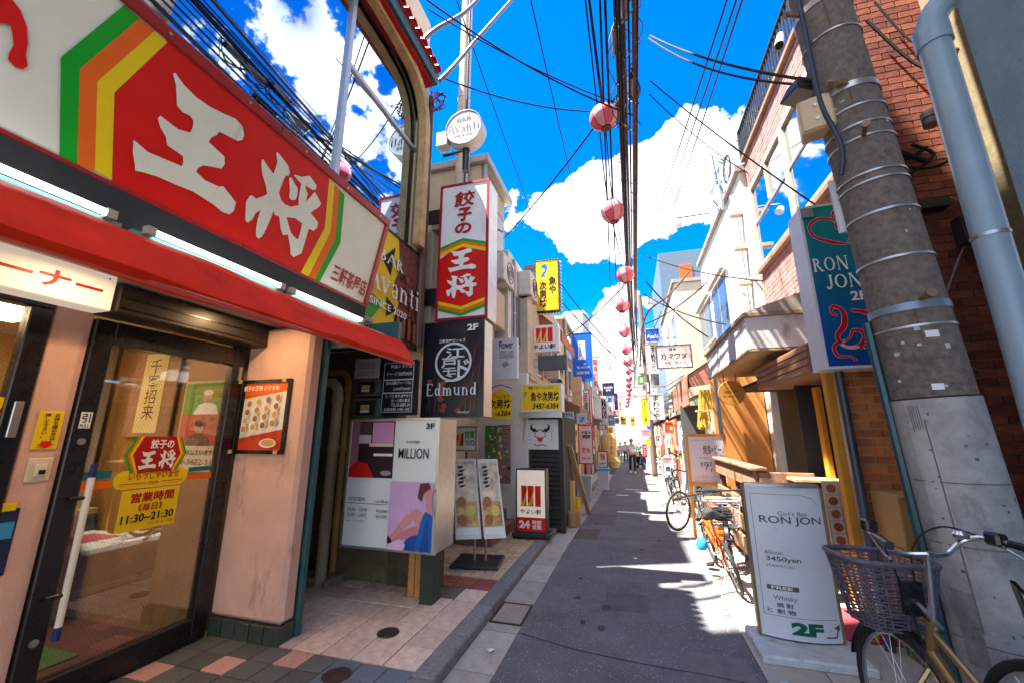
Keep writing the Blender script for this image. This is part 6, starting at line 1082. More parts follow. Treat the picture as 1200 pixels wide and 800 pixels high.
block('grey_far_building','grey building further along the right side',1.75,6.5,27.5,38,7.5,M('blue_grey_wall',(.30,.36,.42),.7,var=.1),row(.8,4,2.3,1.2,3,4.3)+row(.8,4,2.3,1.2,5.2,6.6),face=-1)
eb = block('end_building','pale building closing the far end of the street',-6,7,58,62,8,M('end_plaster',(.55,.52,.48),.8,var=.1),(),face=1)
tr = thing('delivery_truck', 'beige box truck standing at the far end of the street', 'truck', tuple(at(733,515,Y=50))); tr.location.z = gz(50)
tz = at(733,500,Y=50).z-gz(50); box('cargo_box', M('truck_beige',(.52,.47,.36),.6,var=.05), tr, -1.25,1.25,0,4.5,.9,tz,.03); box('bumper', CHAR, tr, -1.2,1.2,-.1,0.0,.5,.85); box('cab', MATS['truck_beige'], tr, -1.1,1.1,4.5,6.0,.5,2.4,.1)
for x in (-.95,.95): MB().cyl((x-.12,.6,.42),(x+.12,.6,.42),.42,n=18).build('wheel', RUBBER, tr)
for i, (px, c) in enumerate((((727,487,734,497),(.55,.30,.03)),((739,487,744,499),(.60,.32,.02)))):
    s = Sign('far_sign', ['brown and gold sign at the far left end of the street','orange striped sign at the far end of the street'][i], 'sign', 'N', 40, px=px, depth=.1, body=P('far_gold%d' % i, c)); s.quad(.1,.3,.9,.5,P('far_brown',(.12,.05,.02)))
# generic projecting signs: (name, label, Y, px, box, panel, [(text,u0,t0,u1,t1,mat,vert)], [extra quads])
SB = P('signbox_pale',(.55,.54,.52)); LB = P('light_blue',(.30,.50,.72)); PW = P('print_white',(.74,.74,.74)); PLW = P('lit_wood',(.62,.42,.20)); CRM = P('sign_crimson',(.50,.02,.03)); NV = P('sign_navy',(.015,.03,.10)); PUR = P('sign_purple',(.16,.02,.36)); YB2 = P('banner_yellow',(.85,.70,.02)); GO = P('box_orange',(.85,.10,.02))
FS = [
 ('blue_banner_sign','tall glossy blue banner sign with a white strip on the left side',13.5,(671,390,694,446),BLUE,BLUE,[('本格焼酎',.34,.2,.46,.5,BLUE,True),('TEL 3410-2255',.2,.70,.85,.74,PW,False),('LUCKY BAR',.2,.80,.85,.86,PW,False),('2F',.55,.63,.7,.67,PW,False)],[(.30,.17,.66,.56,PW)]),
 ('red_white_sign','slim white sign with red characters behind the blue banner',16,(694,417,705,457),PW,PW,[('龍寿司処',.12,.08,.62,.9,RED,True)],[]),
 ('pole_sign','slim white vertical sign with black characters on a pole',24,(712,408,717.5,435),SB,PW,[('手打そば処',.25,.06,.75,.92,BLACK,True)],[]),
 ('navy_sign','navy square sign with white lettering',20,(706,448,720,463),NV,NV,[('DARTS',.15,.3,.85,.45,PW,False),('BAR',.3,.5,.7,.65,PW,False)],[]),
 ('oval_sign','white box sign with black ovals and white kana',14.5,(696,466,711,490),SB,PW,[('てんがり',.66,.06,.93,.94,PW,True)],[(.60,.02,.98,.98,BLACK)]),
 ('blue_white_sign','blue and white sign with pink marks beside the oval sign',18,(712,465,718,486),SB,PW,[('酒',.3,.5,.7,.8,CRM,False)],[(.0,.0,1,.28,BLUE)]),
 ('teal_menu_sign','small slate blue board under the blue and white sign',17,(712.5,486,720,498),GREY,P('slate_blue',(.12,.22,.34)),[('MENU',.2,.3,.8,.5,PW,False)],[]),
 ('purple_flag','narrow purple and orange vertical flag on the left side',22,(720,460,724,480),PUR,PUR,[],[(.0,.2,.6,.45,ORANGE)]),
 ('wood_sign','pale wooden sign plate below the blue banner',10.9,(670,441,682,482),PLW,PLW,[],[(.1,.42,.95,.52,P('faded_red',(.62,.28,.20)))]),
 ('red_vertical_sign','white vertical sign with red bars beside the pale wooden plate',13,(684,456,694,496),CRM,PW,[('居酒屋',.1,.1,.5,.9,BLACK,True)],[(.62,.0,.78,1,CRM)]),
 ('second_floor_sign','light blue second floor sign beside the yellow shop sign',9.6,(676,484,687,496),SB,LB,[('2F',.3,.35,.8,.8,BLACK,False)],[]),
 ('face_sign','light blue and white sign with a green smile mark',9.3,(662,482,672,500),SB,LB,[('ラーメン',.1,.05,.9,.3,BLACK,False)],[(.08,.35,.92,.95,PW),(.3,.62,.75,.78,P('smile_green',(.02,.35,.35)))]),
 ('red_menu_board','red framed menu board with black and pink handwriting',10.2,(678,497,695,543),CRM,P('menu_rose',(.70,.55,.52)),[('中華',.25,.16,.85,.36,BLACK,True),('定食',.2,.58,.8,.72,RED,False),('10:00~22:00',.2,.84,.8,.88,BLACK,False)],[]),
 ('small_a_board','small framed board with a red character near the white bin',12.2,(700,528,712,547),CHAR,P('aboard_white',(.60,.58,.55)),[('麺',.25,.15,.75,.55,RED,False),('営業中',.2,.7,.8,.82,BLACK,False)],[]),
 ('diner_sign','white framed sign with black katakana crossed by wire shadows',10.0,(769,404,811,431),CHAR,PW,[('焼鳥',.38,.12,.58,.24,BLACK,False),('カマワヌ',.12,.36,.86,.60,BLACK,False),('焼鳥・串焼き',.22,.70,.80,.80,GREY,False)],[]),
 ('beer_sign','small blue square beer sign with white lettering',12.6,(756,385,773,401),SB,BLUE,[('Asahi',.1,.42,.9,.72,PW,False)],[]),
 ('tall_white_sign','tall white sign with three black characters behind the katakana sign',12.8,(757,402,772,437),SB,PW,[('伊勢元',.38,.06,.72,.94,BLACK,True)],[]),
 ('kana_board','tall white board with brushed kana on the right side',11.2,(760,461,778,491),SB,PW,[('まわりや',.28,.06,.72,.95,BLACK,True)],[]),
 ('yellow_banner','narrow yellow vertical banner with small black characters',15.5,(752,466,760,497),YB2,YB2,[('生ビール祭',.35,.1,.7,.9,BLACK,True)],[]),
 ('orange_box_sign','orange cube sign with a white dot on the right side',9.7,(779,494,789,507),GO,GO,[],[(.62,.45,.9,.7,PW)]),
 ('white_notice','white notice strip under the kana board',10.6,(768,509,775,521),SB,PW,[('魚',.3,.3,.7,.6,BLACK,False)],[]),
 ('sandwich_board','white sandwich board with red and black writing among the bicycles',10.3,(776,535,789,556),SB,PW,[('お好み',.2,.15,.8,.35,RED,False),('焼',.3,.5,.7,.8,BLACK,False)],[]),
 ('shop_fascia','white shop fascia below the kana board',11.6,(766,483,779,490),SB,PW,[],[]),
 ('pink_pennant','pink and white sign among the far shops on the right',19,(752,503,762,511),SB,P('pennant_pink',(.75,.25,.30)),[],[]),
 ('yellow_square','small yellow square sign among the far shops on the right',17,(757,514,762,521),YB2,YB2,[],[]),
]
MORE = [('Y1','green and white shop sign far along the left side',23,(706,466,711,484),GREEN,'茶房',LETTER),('Y2','red square sign with white characters far along the left side',25,(719,481,725,488),RED,'酒場',LETTER),('Y3','orange vertical sign beside the navy sign',21,(701,440,705,463),ORANGE,'カレー',BLACK),('Y4','cream vertical sign with red characters past the purple flag',27,(725,468,729,484),CREAM,'喫茶',RED),
 ('Y5','light blue square sign far along the left side',28,(720,489,726,496),LB,'歯科',BLACK),('Y6','red vertical banner under the yellow vertical banner',16.5,(753,520,758,535),RED,'ラーメン',LETTER),('Y7','blue vertical banner beside the far right shops',18.5,(758,488,762,502),BLUE,'居酒屋',LETTER),('Y8','white square sign above the yellow vertical banner',17.5,(752,448,760,458),PW,'寿司',BLACK),
 ('Y9','green square sign beside the tall white sign on the right',14.2,(748,440,755,449),GREEN,'薬',LETTER),('Y10','yellow square sign far along the left side below the navy sign',22.5,(712,500,718,507),YELLOW,'焼肉',DKRED),('Y11','brown wooden shop sign above the large tan lantern',14.8,(700,497,711,503),WOOD,'食堂',LETTER)]
FS += [('shop_sign', lab, Y, px, bx_, bx_, [(t_, .2, .15, .8, .85, tm_, (px[3]-px[1]) > 1.4*(px[2]-px[0]))], []) for _, lab, Y, px, bx_, t_, tm_ in MORE]
for nm, lab, Y, px, bxm, pan, txs, qs in FS:
    s = Sign(nm, lab, 'sign', 'N', Y, px=px, depth=.12 if Y > 11 else .08, body=bxm, frame=bxm, fw=.02, panel=pan)
    for q in qs: s.quad(*q)
    for st_, u0, t0, u1, t1, mt, v in txs: s.text(st_, u0, t0, u1, t1, mt, .02, v)
# shop fronts between: awnings, curtains, lanterns
def awn(name, label, x0, x1, y0, y1, z0, z1, mat, trim=None):
    t = thing(name, label, 'awning', (x0, y0, z0)); d = 1 if x1 > x0 else -1
    m = MB().add([(0,0,0),(x1-x0,0,z1-z0),(x1-x0,y1-y0,z1-z0),(0,y1-y0,0),(0,0,-.25),(0,y1-y0,-.25)], [(0,1,2,3),(4,0,3,5)]).add([(0,0,0),(0,0,-.25),(x1-x0,0,-.1),(x1-x0,0,z1-z0)], [(0,1,2,3)]); o = m.build('cover', mat, t); o.modifiers.new('t','SOLIDIFY').thickness = .02
    for k in range(5): yy = (y1-y0)*k/4; MB().bar((0,yy,-.01),(x1-x0,yy,z1-z0-.01),.02).build('rafter', CHAR, t)
    return t
AWB = M('terracotta_sheet',(.42,.17,.12),.6,var=.15,vs=3)
awn('sheet_awning','terracotta sheet awning beyond the orange wall',1.15,2.25,8.6,11.6,2.75,3.45,AWB)
tag(MB().box(1.10,1.135,8.55,11.6,2.15,2.72).build('awning_fascia', AWB, None, .006), 'terracotta fascia boards hung below the sheet awning', 'fascia')
awn('brown_awning','thin brown awning above the red framed menu board',-1.25,-2.0,10.6,13.0,2.3,2.65,M('awning_brown',(.16,.09,.06),.6))
rc = awn('roof_tiles_canopy','rust red tiled canopy beside the white meal sign',-1.45,-2.1,9.3,11.5,4.0,4.6,M('rust_tile',(.35,.12,.06),.7,var=.3,vs=8))
awn('green_awning','faded green and white awning on the right side',1.2,1.9,11.8,14.0,2.35,2.7,M('pale_green_cloth',(.42,.48,.36),.8,var=.1))
def shopfront(name, label, x, y0, y1, h, mat, face, n):
    t = thing(name, label, 'shop front', (x, y0, gz(y0))); s_ = face
    box('opening', DARK, t, -.03*s_ if s_ > 0 else .0, 0 if s_ > 0 else .03, 0, y1-y0, -.1, h, 0)
    for i in range(n):
        yy = (y1-y0)*(i+.5)/n; w_ = (y1-y0)/n*.42; mt = random.choice((mat, mat, PALEWOOD, WOOD, WPLAST, M('noren_indigo',(.03,.05,.16),.8), M('noren_red',(.45,.03,.03),.8), M('poster_cream',(.62,.55,.42),.6)))
        zt = random.uniform(.8,.97)*h; zb = 0 if i % 3 else h*.45; p_ = box('panel', mt, t, min(0,.06*s_), max(0,.06*s_), yy-w_, yy+w_, zb, zt, .01)
        for q in range(2): zq = zb+(zt-zb)*random.uniform(.3,.7); box('poster', random.choice((PW, YB2, CRM, LB, BLACK)), p_, min(.062*s_,.07*s_), max(.062*s_,.07*s_), yy-w_*random.uniform(.3,.8), yy+w_*random.uniform(.1,.8), zq, zq+random.uniform(.15,.35), 0)
    box('lintel', WOOD, t, min(0,.12*s_), max(0,.12*s_), 0, y1-y0, h, h+.14, .01)
    return t
shopfront('left_shop_front','dark open shop front behind the bins',-1.98,8.6,13.0,2.5,M('shop_red',(.35,.04,.03),.6),1,7)
shopfront('right_shop_front','open diner front hung with straw and cloth under the sheet awning',2.28,8.1,12.3,2.6,M('straw_mat',(.55,.38,.10),.8,var=.3,vs=20),-1,9)
shopfront('far_left_shop','busy shop fronts far along the left side',-1.85,13.5,28,2.6,M('shop_blue',(.10,.20,.35),.6),1,18)
shopfront('far_right_shop','busy shop fronts far along the right side',1.72,14.5,36,2.6,M('shop_cream',(.60,.52,.40),.6),-1,22)
ln = thing('chochin_lantern','large tan paper lantern with red characters on the left shop','lantern', at(713,521,Y=13.2)); MB().lathe([(0,-.36),(.14,-.36),(.22,-.28),(.25,-.1),(.25,.1),(.22,.28),(.14,.36),(0,.36)], n=20).build('paper', P('tan_paper',(.62,.42,.16),.7), ln); lettering('らーめん', ln, .06,.16,-.26,.26, RED, -.24, .02, True); MB().tube([(0,0,.36),(0,0,.7)],.01,5).build('cord', CABLE, ln)
ln = thing('sack_lantern','round straw coloured lantern below the large tan one','lantern', at(719,540,Y=14)); MB().lathe([(0,-.22),(.15,-.2),(.24,0),(.15,.2),(0,.22)], n=16).build('paper', MATS['tan_paper'], ln); MB().tube([(0,0,.2),(0,0,.6)],.01,5).build('cord', CABLE, ln)
# straw, cloth and menu board by the diner
sb_ = thing('straw_bundle','yellow straw cape hung beside the diner entrance','straw decoration', tuple(at(827,475,Y=8.3))); m = MB()
for k in range(60): a = random.uniform(-.16,.16); m.bar((a*.5,random.uniform(-.05,.05),.30),(a+random.uniform(-.03,.03),random.uniform(-.06,.06),random.uniform(-.45,-.3)),.016)
m.build('straw', M('yellow_straw',(.62,.42,.06),.8,var=.3,vs=20), sb_); box('band', PALEWOOD, sb_, -.2,.2,-.08,-.06,-.12,-.08)
s = Sign('white_lantern_box','slanting white paper lamp box hung in the diner entrance','lamp','N',8.2,px=(832,479,846,505),depth=.12,body=P('paper_lamp',(.66,.64,.60))); s.root.rotation_euler.y = R(8)
tag(MB().box(1.05,1.5,9.45,9.5,-.1,2.2).build('lattice_panel', M('grey_lattice',(.10,.10,.11),.6,var=.6,vs=60), None), 'dark grey lattice panel beside the diner', 'panel')
s = Sign('menu_easel','white handwritten menu board in an orange wooden frame','menu board','N',7.6,px=(805,508,853,568),depth=.05,body=M('orange_wood',(.62,.26,.04),.6,var=.15),frame=MATS['orange_wood'],fw=.045,panel=P('menu_white',(.70,.68,.74)))
s.text('焼鳥×ビール', .42,.22,.98,.40, BLACK, .01); s.text('日', .82,.42,.95,.55, BLACK, .01); s.text('本日のおすすめ 鶏もも ねぎま つくね', .14,.10,.75,.14, GREY, 0); s.text('ひとり飲み大歓迎 ハイボール', .2,.45,.7,.49, GREY, 0); s.text('カマワヌ', .32,.55,.60,.64, BLACK, .02); s.text('レバー 皮 砂肝 せせり 手羽先', .15,.82,.85,.87, GREY, 0); s.rib([(.45,.70),(.50,.60),(.55,.74),(.6,.66)], .012, BLACK); s.text('なんこつ ぼんじり ハツ', .15,.89,.7,.93, GREY, 0)
box('leg', MATS['orange_wood'], s.root, 0,.05,0,.05,-.95,0); box('leg', MATS['orange_wood'], s.root, s.W-.05,s.W,0,.05,-.95,0)
tag(MB().box(1.06,1.46,7.45,7.5,gz(7.5),.62).build('yellow_cloth_panel', M('saffron_cloth',(.72,.38,.02),.7,var=.15), None, .01), 'saffron cloth panel below the menu easel', 'panel')
cr = thing('bottle_crate','orange plastic bottle crate stacked on another','crate',(1.12,6.95,0),R(6),'stacked bottle crates'); CO = P('crate_orange',(.72,.20,.02)); 
for z in (0,.09,.18,.27): box('rim', CO, cr, 0,.36,-.008,0,z,z+.04); box('side', CO, cr, -.008,0,0,.36,z,z+.04)
for x in (0,.12,.24,.345): box('rib', CO, cr, x,x+.015,-.006,.0,.04,.27)
box('body', P('crate_dark_orange',(.45,.10,.01)), cr, .004,.356,.004,.356,.01,.30)
c2 = dup(cr); c2.location.z = .33
# bins, planks and boxes on the left
b = gat(686, 586); bn = thing('grey_bin','tall grey plastic bin behind the leaning plank','bin',(b.x,b.y,b.z)); BG = P('bin_grey',(.42,.46,.52)); MB().add([(-.15,-.13,0),(.15,-.13,0),(.15,.13,0),(-.15,.13,0),(-.20,-.17,.6),(.20,-.17,.6),(.20,.17,.6),(-.20,.17,.6)], [(0,3,2,1),(0,1,5,4),(1,2,6,5),(2,3,7,6),(3,0,4,7)]).build('body', BG, bn); box('rim', BG, bn, -.22,.22,-.19,.19,.60,.65,.01)
b = gat(708, 573); bn = thing('white_bin','pale plastic bin with a bright blue lid near the kerb','bin',(b.x,b.y,b.z)); MB().add([(-.15,-.15,0),(.15,-.15,0),(.15,.15,0),(-.15,.15,0),(-.19,-.18,.62),(.19,-.18,.62),(.19,.18,.62),(-.19,.18,.62)], [(0,3,2,1),(0,1,5,4),(1,2,6,5),(2,3,7,6),(3,0,4,7)]).build('body', P('bin_white',(.60,.64,.70)), bn); box('lid', P('lid_blue',(.05,.40,.70)), bn, -.21,.21,-.20,.20,.62,.68,.02)
pl = thing('leaning_plank','long weathered plank leaning beside the dark stall','plank',tuple(gat(690,601))); a = gat(690,601); e = at(667,521,Y=8.0); MB().bar((0,0,0), tuple(e-a), .09, .03).build('board', PALEWOOD, pl)
for i, (px, lab, c) in enumerate((((663,530,672,578),'tall folded cardboard sheets leaning beside the dark stall',(.55,.38,.14)),((663,572,678,590),'torn brown cardboard box on the ground by the dark stall',(.36,.20,.11)),((673,559,679,584),'yellow crate standing behind the leaning plank',(.75,.45,.02)))):
    Y = (8.15,7.75,8.6)[i]; s = Sign(('folded_cardboard','torn_box','yellow_crate')[i], lab, ('cardboard','box','crate')[i], 'N', Y, px=px, depth=.15, body=P('cb%d' % i, c)); box('fold', P('cbf%d' % i, tuple(v*1.2 for v in c)), s.root, s.W*.3,s.W*.7,-.04,-.001,s.H*.1,s.H*.95); s.root.location.z = gz(Y)
rk = thing('loose_bricks','short stack of red bricks at the foot of the plank','bricks',(-1.36,7.75,gz(7.75)+.07))
for i in range(5): box('brick', T5, rk, -.1+.02*(i%2),.1+.02*(i%2),-.05,.05,i*.065,i*.065+.06,.004)
# ------------------------------------------------------------------ bicycles
CHROME = M('chrome', (.62,.62,.64), .18, metal=1.0, var=.05); SPOKE = M('spoke_steel', (.45,.44,.42), .35, metal=.8, var=0)
def wheel(parent, x, r, full=True, rimm=CHROME):
    w = bpy.data.objects.new('wheel', None); COL.objects.link(w); w.parent = parent; w.location = (x, 0, r); w.empty_display_size = .05
    MB().torus((0,0,0), r-.019, .019, n=40, k=8, ax=(0,1,0)).build('tyre', RUBBER, w); MB().torus((0,0,0), r-.045, .011, n=40, k=6, ax=(0,1,0)).build('rim', rimm, w); MB().cyl((0,-.04,0),(0,.04,0),.022,n=10).build('hub', CHROME, w)
    m = MB(); n = 28 if full else 14
    for k in range(n): a = 2*math.pi*k/n; b = a+(.5 if k % 2 else -.5); s_ = .03 if (k//2) % 2 else -.03; m.tube([(.022*math.cos(b),s_,.022*math.sin(b)),((r-.045)*math.cos(a),0,(r-.045)*math.sin(a))], .0014 if full else .003, 4, caps=False)
    struct(m.build('spokes', SPOKE, w), 'stuff'); return w
def arc(cx, cz, r, a0, a1, n=12, y=0): return [(cx+r*math.cos(R(a0+(a1-a0)*k/n)), y, cz+r*math.sin(R(a0+(a1-a0)*k/n))) for k in range(n+1)]
def bicycle(label, loc, head, lean, paint, r=.335, bars='city', basket=True, guards=True, full=True, turn=0.0, saddle_z=.86, group=None):
    t = thing('bicycle', label, 'bicycle', loc, R(head), group); t.rotation_euler = (lean, 0, R(head))
    F, B = .17, -.90; hz = .80 if r > .3 else .62; bb = (-.47, 0, .29)
    wheel(t, B, r, full)
    fr_ = MB().tube([(-.045,0,hz-.02),(.0,0,hz-.22)], .021, 10)
    fr_.tube([(-.01,0,hz-.15), bb], .023 if full else .026, 10).tube([(-.03,0,hz-.06), (-.56,0,.46)], .015, 8).tube([bb, (-.62,0,saddle_z-.12)], .016, 8)
    for s_ in (-1, 1): fr_.tube([bb, (B,.055*s_,r)], .010, 6).tube([(-.58,.01*s_,saddle_z-.26),(B,.055*s_,r)], .009, 6)
    fr_.build('frame', paint, t)
    st = bpy.data.objects.new('steering', None); COL.objects.link(st); st.parent = t; st.location = (-.03, 0, 0); st.rotation_euler.z = turn; st.empty_display_size = .05
    wf_ = wheel(st, F+.03, r, full)
    m = MB(); [m.tube([(.035,0,hz-.22),(.045,.05*s_,hz-.30),(F+.03,.055*s_,r)], .011, 6) for s_ in (-1,1)]; m.build('fork', paint, st)
    MB().tube([(-.02,0,hz-.05),(-.05,0,hz+.26)], .012, 8).build('stem', CHROME, st)
    zb = hz+.265
    if bars == 'city':
        hb = MB().tube(smooth([(-.05,0,zb),(-.02,.10,zb-.005),(-.02,.18,zb+.06),(-.07,.235,zb+.085),(-.20,.275,zb+.075)], 5), .011, 8).tube(smooth([(-.05,0,zb),(-.02,-.10,zb-.005),(-.02,-.18,zb+.06),(-.07,-.235,zb+.085),(-.20,-.275,zb+.075)], 5), .011, 8).build('handlebar', CHROME, st)
        for s_ in (-1, 1):
            MB().tube([(-.14,.258*s_,zb+.08),(-.27,.295*s_,zb+.07)], [.016,.018], 10).build('grip', BLKM, hb); MB().tube([(-.10,.25*s_,zb+.07),(-.20,.27*s_,zb+.02),(-.24,.28*s_,zb+.015)], .006, 6).build('brake_lever', CHROME, hb)
        MB().box(-.13,-.06,-.275,-.225,zb+.06,zb+.115).build('shifter', BLKM, hb, .01); MB().lathe([(0,0),(.026,.004),(.03,.02),(.02,.034),(0,.038)], (-.04,-.16,zb+.07), 14).build('bell', CHROME, hb)
        MB().box(-.10,-.05,.21,.26,zb+.085,zb+.14).build('light', BLKM, hb, .008)
        for s_ in (-1, 1): MB().tube(smooth([(-.10,.25*s_,zb+.07),(.06,.16*s_,zb+.10),(.11,.05*s_,zb-.05),(.02,.02*s_,hz-.15)], 6), .004, 5).build('brake_cable', CABLE, hb)
    elif bars == 'drop':
        for s_ in (-1, 1): MB().tube(smooth([(-.05,0,zb-.08),(-.05,.18*s_,zb-.08),(.02,.21*s_,zb-.08),(.08,.21*s_,zb-.12),(.06,.21*s_,zb-.20),(-.06,.21*s_,zb-.22)], 5), .014, 8).build('handlebar', BLKM, st); MB().tube([(.08,.21*s_,zb-.08),(.12,.21*s_,zb-.03),(.11,.21*s_,zb-.16)], .010, 6).build('brake_lever', BLKM, st)
    else:
        hb = MB().tube([(-.05,-.28,zb-.02),(-.05,.28,zb-.02)], .012, 8).build('handlebar', BLKM, st)
        for s_ in (-1, 1): MB().tube([(-.05,.19*s_,zb-.02),(-.06,.30*s_,zb-.02)], .018, 8).build('grip', RUBBER, hb)
    if basket:
        bk_ = bpy.data.objects.new('basket', None); COL.objects.link(bk_); bk_.parent = st; bk_.location = (.24, 0, hz-.13+.0); bk_.empty_display_size = .05
        WK = M('wicker_mauve', (.10,.085,.115), .5, var=.4, vs=30) if full else P('wire_basket',(.45,.47,.52),.4)
        def ring(f):                                 # f 0 bottom .. 1 rim
            a, b = .115+.045*f, .15+.06*f; n_ = 28; return [(a*math.copysign(abs(math.cos(2*math.pi*k/n_))**.55, math.cos(2*math.pi*k/n_))+.02*f, b*math.copysign(abs(math.sin(2*math.pi*k/n_))**.55, math.sin(2*math.pi*k/n_)), .30*f) for k in range(n_)]
        MB().tube(ring(1.0), .013, 8, closed=True).build('rim', WK, bk_)
        NB = 19 if full else 9
        for j in range(NB): MB().tube([(x,y,z+(.004 if (k+j) % 2 else -.004)) for k,(x,y,z) in enumerate(ring(j/NB))], .0038, 5, closed=True).build('weave', WK, bk_)
        m = MB(); r0, r1 = ring(0), ring(1); [m.tube([r0[k], r1[k]], .0045, 5) for k in range(0, 28, 1 if full else 2)]; struct(m.build('uprights', WK, bk_), 'stuff')
        m = MB(); [m.bar((-.11+.022*k,-.145,0),(-.11+.022*k,.145,0),.006) for k in range(11)]; struct(m.build('floor_mesh', WK, bk_), 'stuff')
        MB().box(-.175,-.155,-.045,.045,.10,.24).build('bracket', BLKM, bk_); MB().bar((-.30,0,.10),(-.165,0,.17),.02,.01).build('bracket_arm', CHROME, bk_)
    if guards:
        for nm, par, cx, a0, a1 in (('mudguard', st, F+.03, 10, 165), ('mudguard', t, B, 30, 200)):
            m = MB(); pts = arc(cx, r, r+.022, a0, a1, 16); vs = []
            for (x, _, z) in pts:
                d = Vector((x-cx, 0, z-r)).normalized()
                for yy, dd in ((-.032,-.014),(-.02,0),(.02,0),(.032,-.014)): vs.append((x+d.x*dd, yy, z+d.z*dd))
            m.add(vs, [(4*i+j, 4*i+j+1, 4*i+j+5, 4*i+j+4) for i in range(len(pts)-1) for j in range(3)], True); m.build(nm, M('guard_black',(.012,.012,.014),.25,spec=.6), par)
    sd = MB(); ring_ = [(-.13,.075),(-.10,.095),(-.04,.085),(.04,.035),(.13,.018),(.15,0)]; ol = ring_ + [(x,-y) for x,y in reversed(ring_[:-1])]
    n_ = len(ol); cx = -.64; sd.add([(cx+x,y,saddle_z) for x,y in ol]+[(cx+x*.9,y*.7,saddle_z+.035) for x,y in ol]+[(cx+x*.95,y*.9,saddle_z-.04) for x,y in ol], [tuple(n_+i for i in range(n_)), tuple(2*n_+i for i in reversed(range(n_)))]+[(i,(i+1)%n_,n_+(i+1)%n_,n_+i) for i in range(n_)]+[(2*n_+i,2*n_+(i+1)%n_,(i+1)%n_,i) for i in range(n_)], True)
    sd.build('saddle', M('saddle_vinyl',(.03,.032,.036),.5), t); MB().tube([(-.60,0,saddle_z-.16),(-.63,0,saddle_z-.03)], .013, 8).build('seat_post', CHROME, t)
    ck = MB().cyl((bb[0],-.07,bb[2]),(bb[0],.07,bb[2]),.018).bar((bb[0],.075,bb[2]),(bb[0]+.11,.085,bb[2]-.13),.018).bar((bb[0],-.075,bb[2]),(bb[0]-.11,-.085,bb[2]+.13),.018).torus((bb[0],-.05,bb[2]),.085,.006,ax=(0,1,0)).build('crank', CHROME, t)
    for s_ in (1, -1): MB().box(bb[0]+.11*s_-.04, bb[0]+.11*s_+.04, min(.09*s_,.17*s_), max(.09*s_,.17*s_), bb[2]-.13*s_-.012, bb[2]-.13*s_+.012).build('pedal', RUBBER, ck, .004)
    MB().tube([(B+.02,.07,r*.85),(B+.10,.20,.012-.02)], .008, 6).build('kickstand', CHROME, t)
    return t
GOLD = M('gold_paint', (.30,.20,.085), .28, metal=.7, var=.08)
bk1 = bicycle('gold city bicycle with a mauve wicker basket against the utility pole', (1.2, 2.5, .008), 95, R(2), GOLD, .335, 'city', True, True, True, R(4))
fdt = lettering('BUNDERBOLT', bk1, 0, .22, 0, .028, LETTER, 0, .02); fdt.rotation_euler = (R(-90), R(49), R(0)); fdt.location = (-.14,-.024,.56)
bicycle('black and blue drop bar bicycle leaning beside the gold one', (1.72, 2.28, .008), 112, R(-4), M('frame_blue',(.01,.12,.24),.3), .335, 'drop', False, False, False)
bicycle('orange small wheel bicycle parked along the deck rail', (.93, 5.90, .008), 92, R(-13), M('orange_bike_paint',(.72,.12,.02),.3), .25, 'flat', False, False, False, 0, .74)
bicycle('black small bicycle with a pale wire basket beside the deck rail', (1.12, 6.05, .008), -112, R(4), M('bike_black',(.02,.02,.022),.3), .27, 'flat', True, True, False, R(10), .74)
bicycle('grey road bicycle standing in front of the diner menu', (.80, 8.1, gz(8.1)+.008), -112, R(-5), M('bike_grey',(.22,.22,.24),.3,metal=.5), .335, 'drop', False, False, False, R(-20))
for i, (x, y, h) in enumerate(((.92,11.6,-95),(1.12,12.4,-85),(1.0,13.6,-100))): bicycle(['silver bicycle parked beyond the lattice panel','dark bicycle parked second beyond the lattice panel','pale bicycle parked third beyond the lattice panel'][i], (x, y, gz(y)+.008), h, R(4), [CHROME,MATS['bike_black'],P('bike_cream',(.6,.55,.45))][i], .335, 'city', i != 1, True, False)
# small bag hanging from the orange bicycle
bg = tag(MB().lathe([(0,0),(.05,.01),(.07,.06),(.05,.13),(.02,.16),(0,.16)], n=12).build('blue_bag', P('bag_blue',(.03,.35,.75))), 'small bright blue bag hanging low on the orange bicycle', 'bag'); bg.location = (.74, 5.75, .22)
# black bag in the wire basket
bb_ = tag(MB().lathe([(0,0),(.10,.0),(.13,.06),(.10,.13),(0,.16)], n=14).build('basket_bag', P('bag_black',(.015,.015,.017))), 'black bag sitting in the pale wire basket', 'bag'); bb_.location = (1.12+.24*math.cos(R(-110))-.03, 6.05+.24*math.sin(R(-110)), .57)
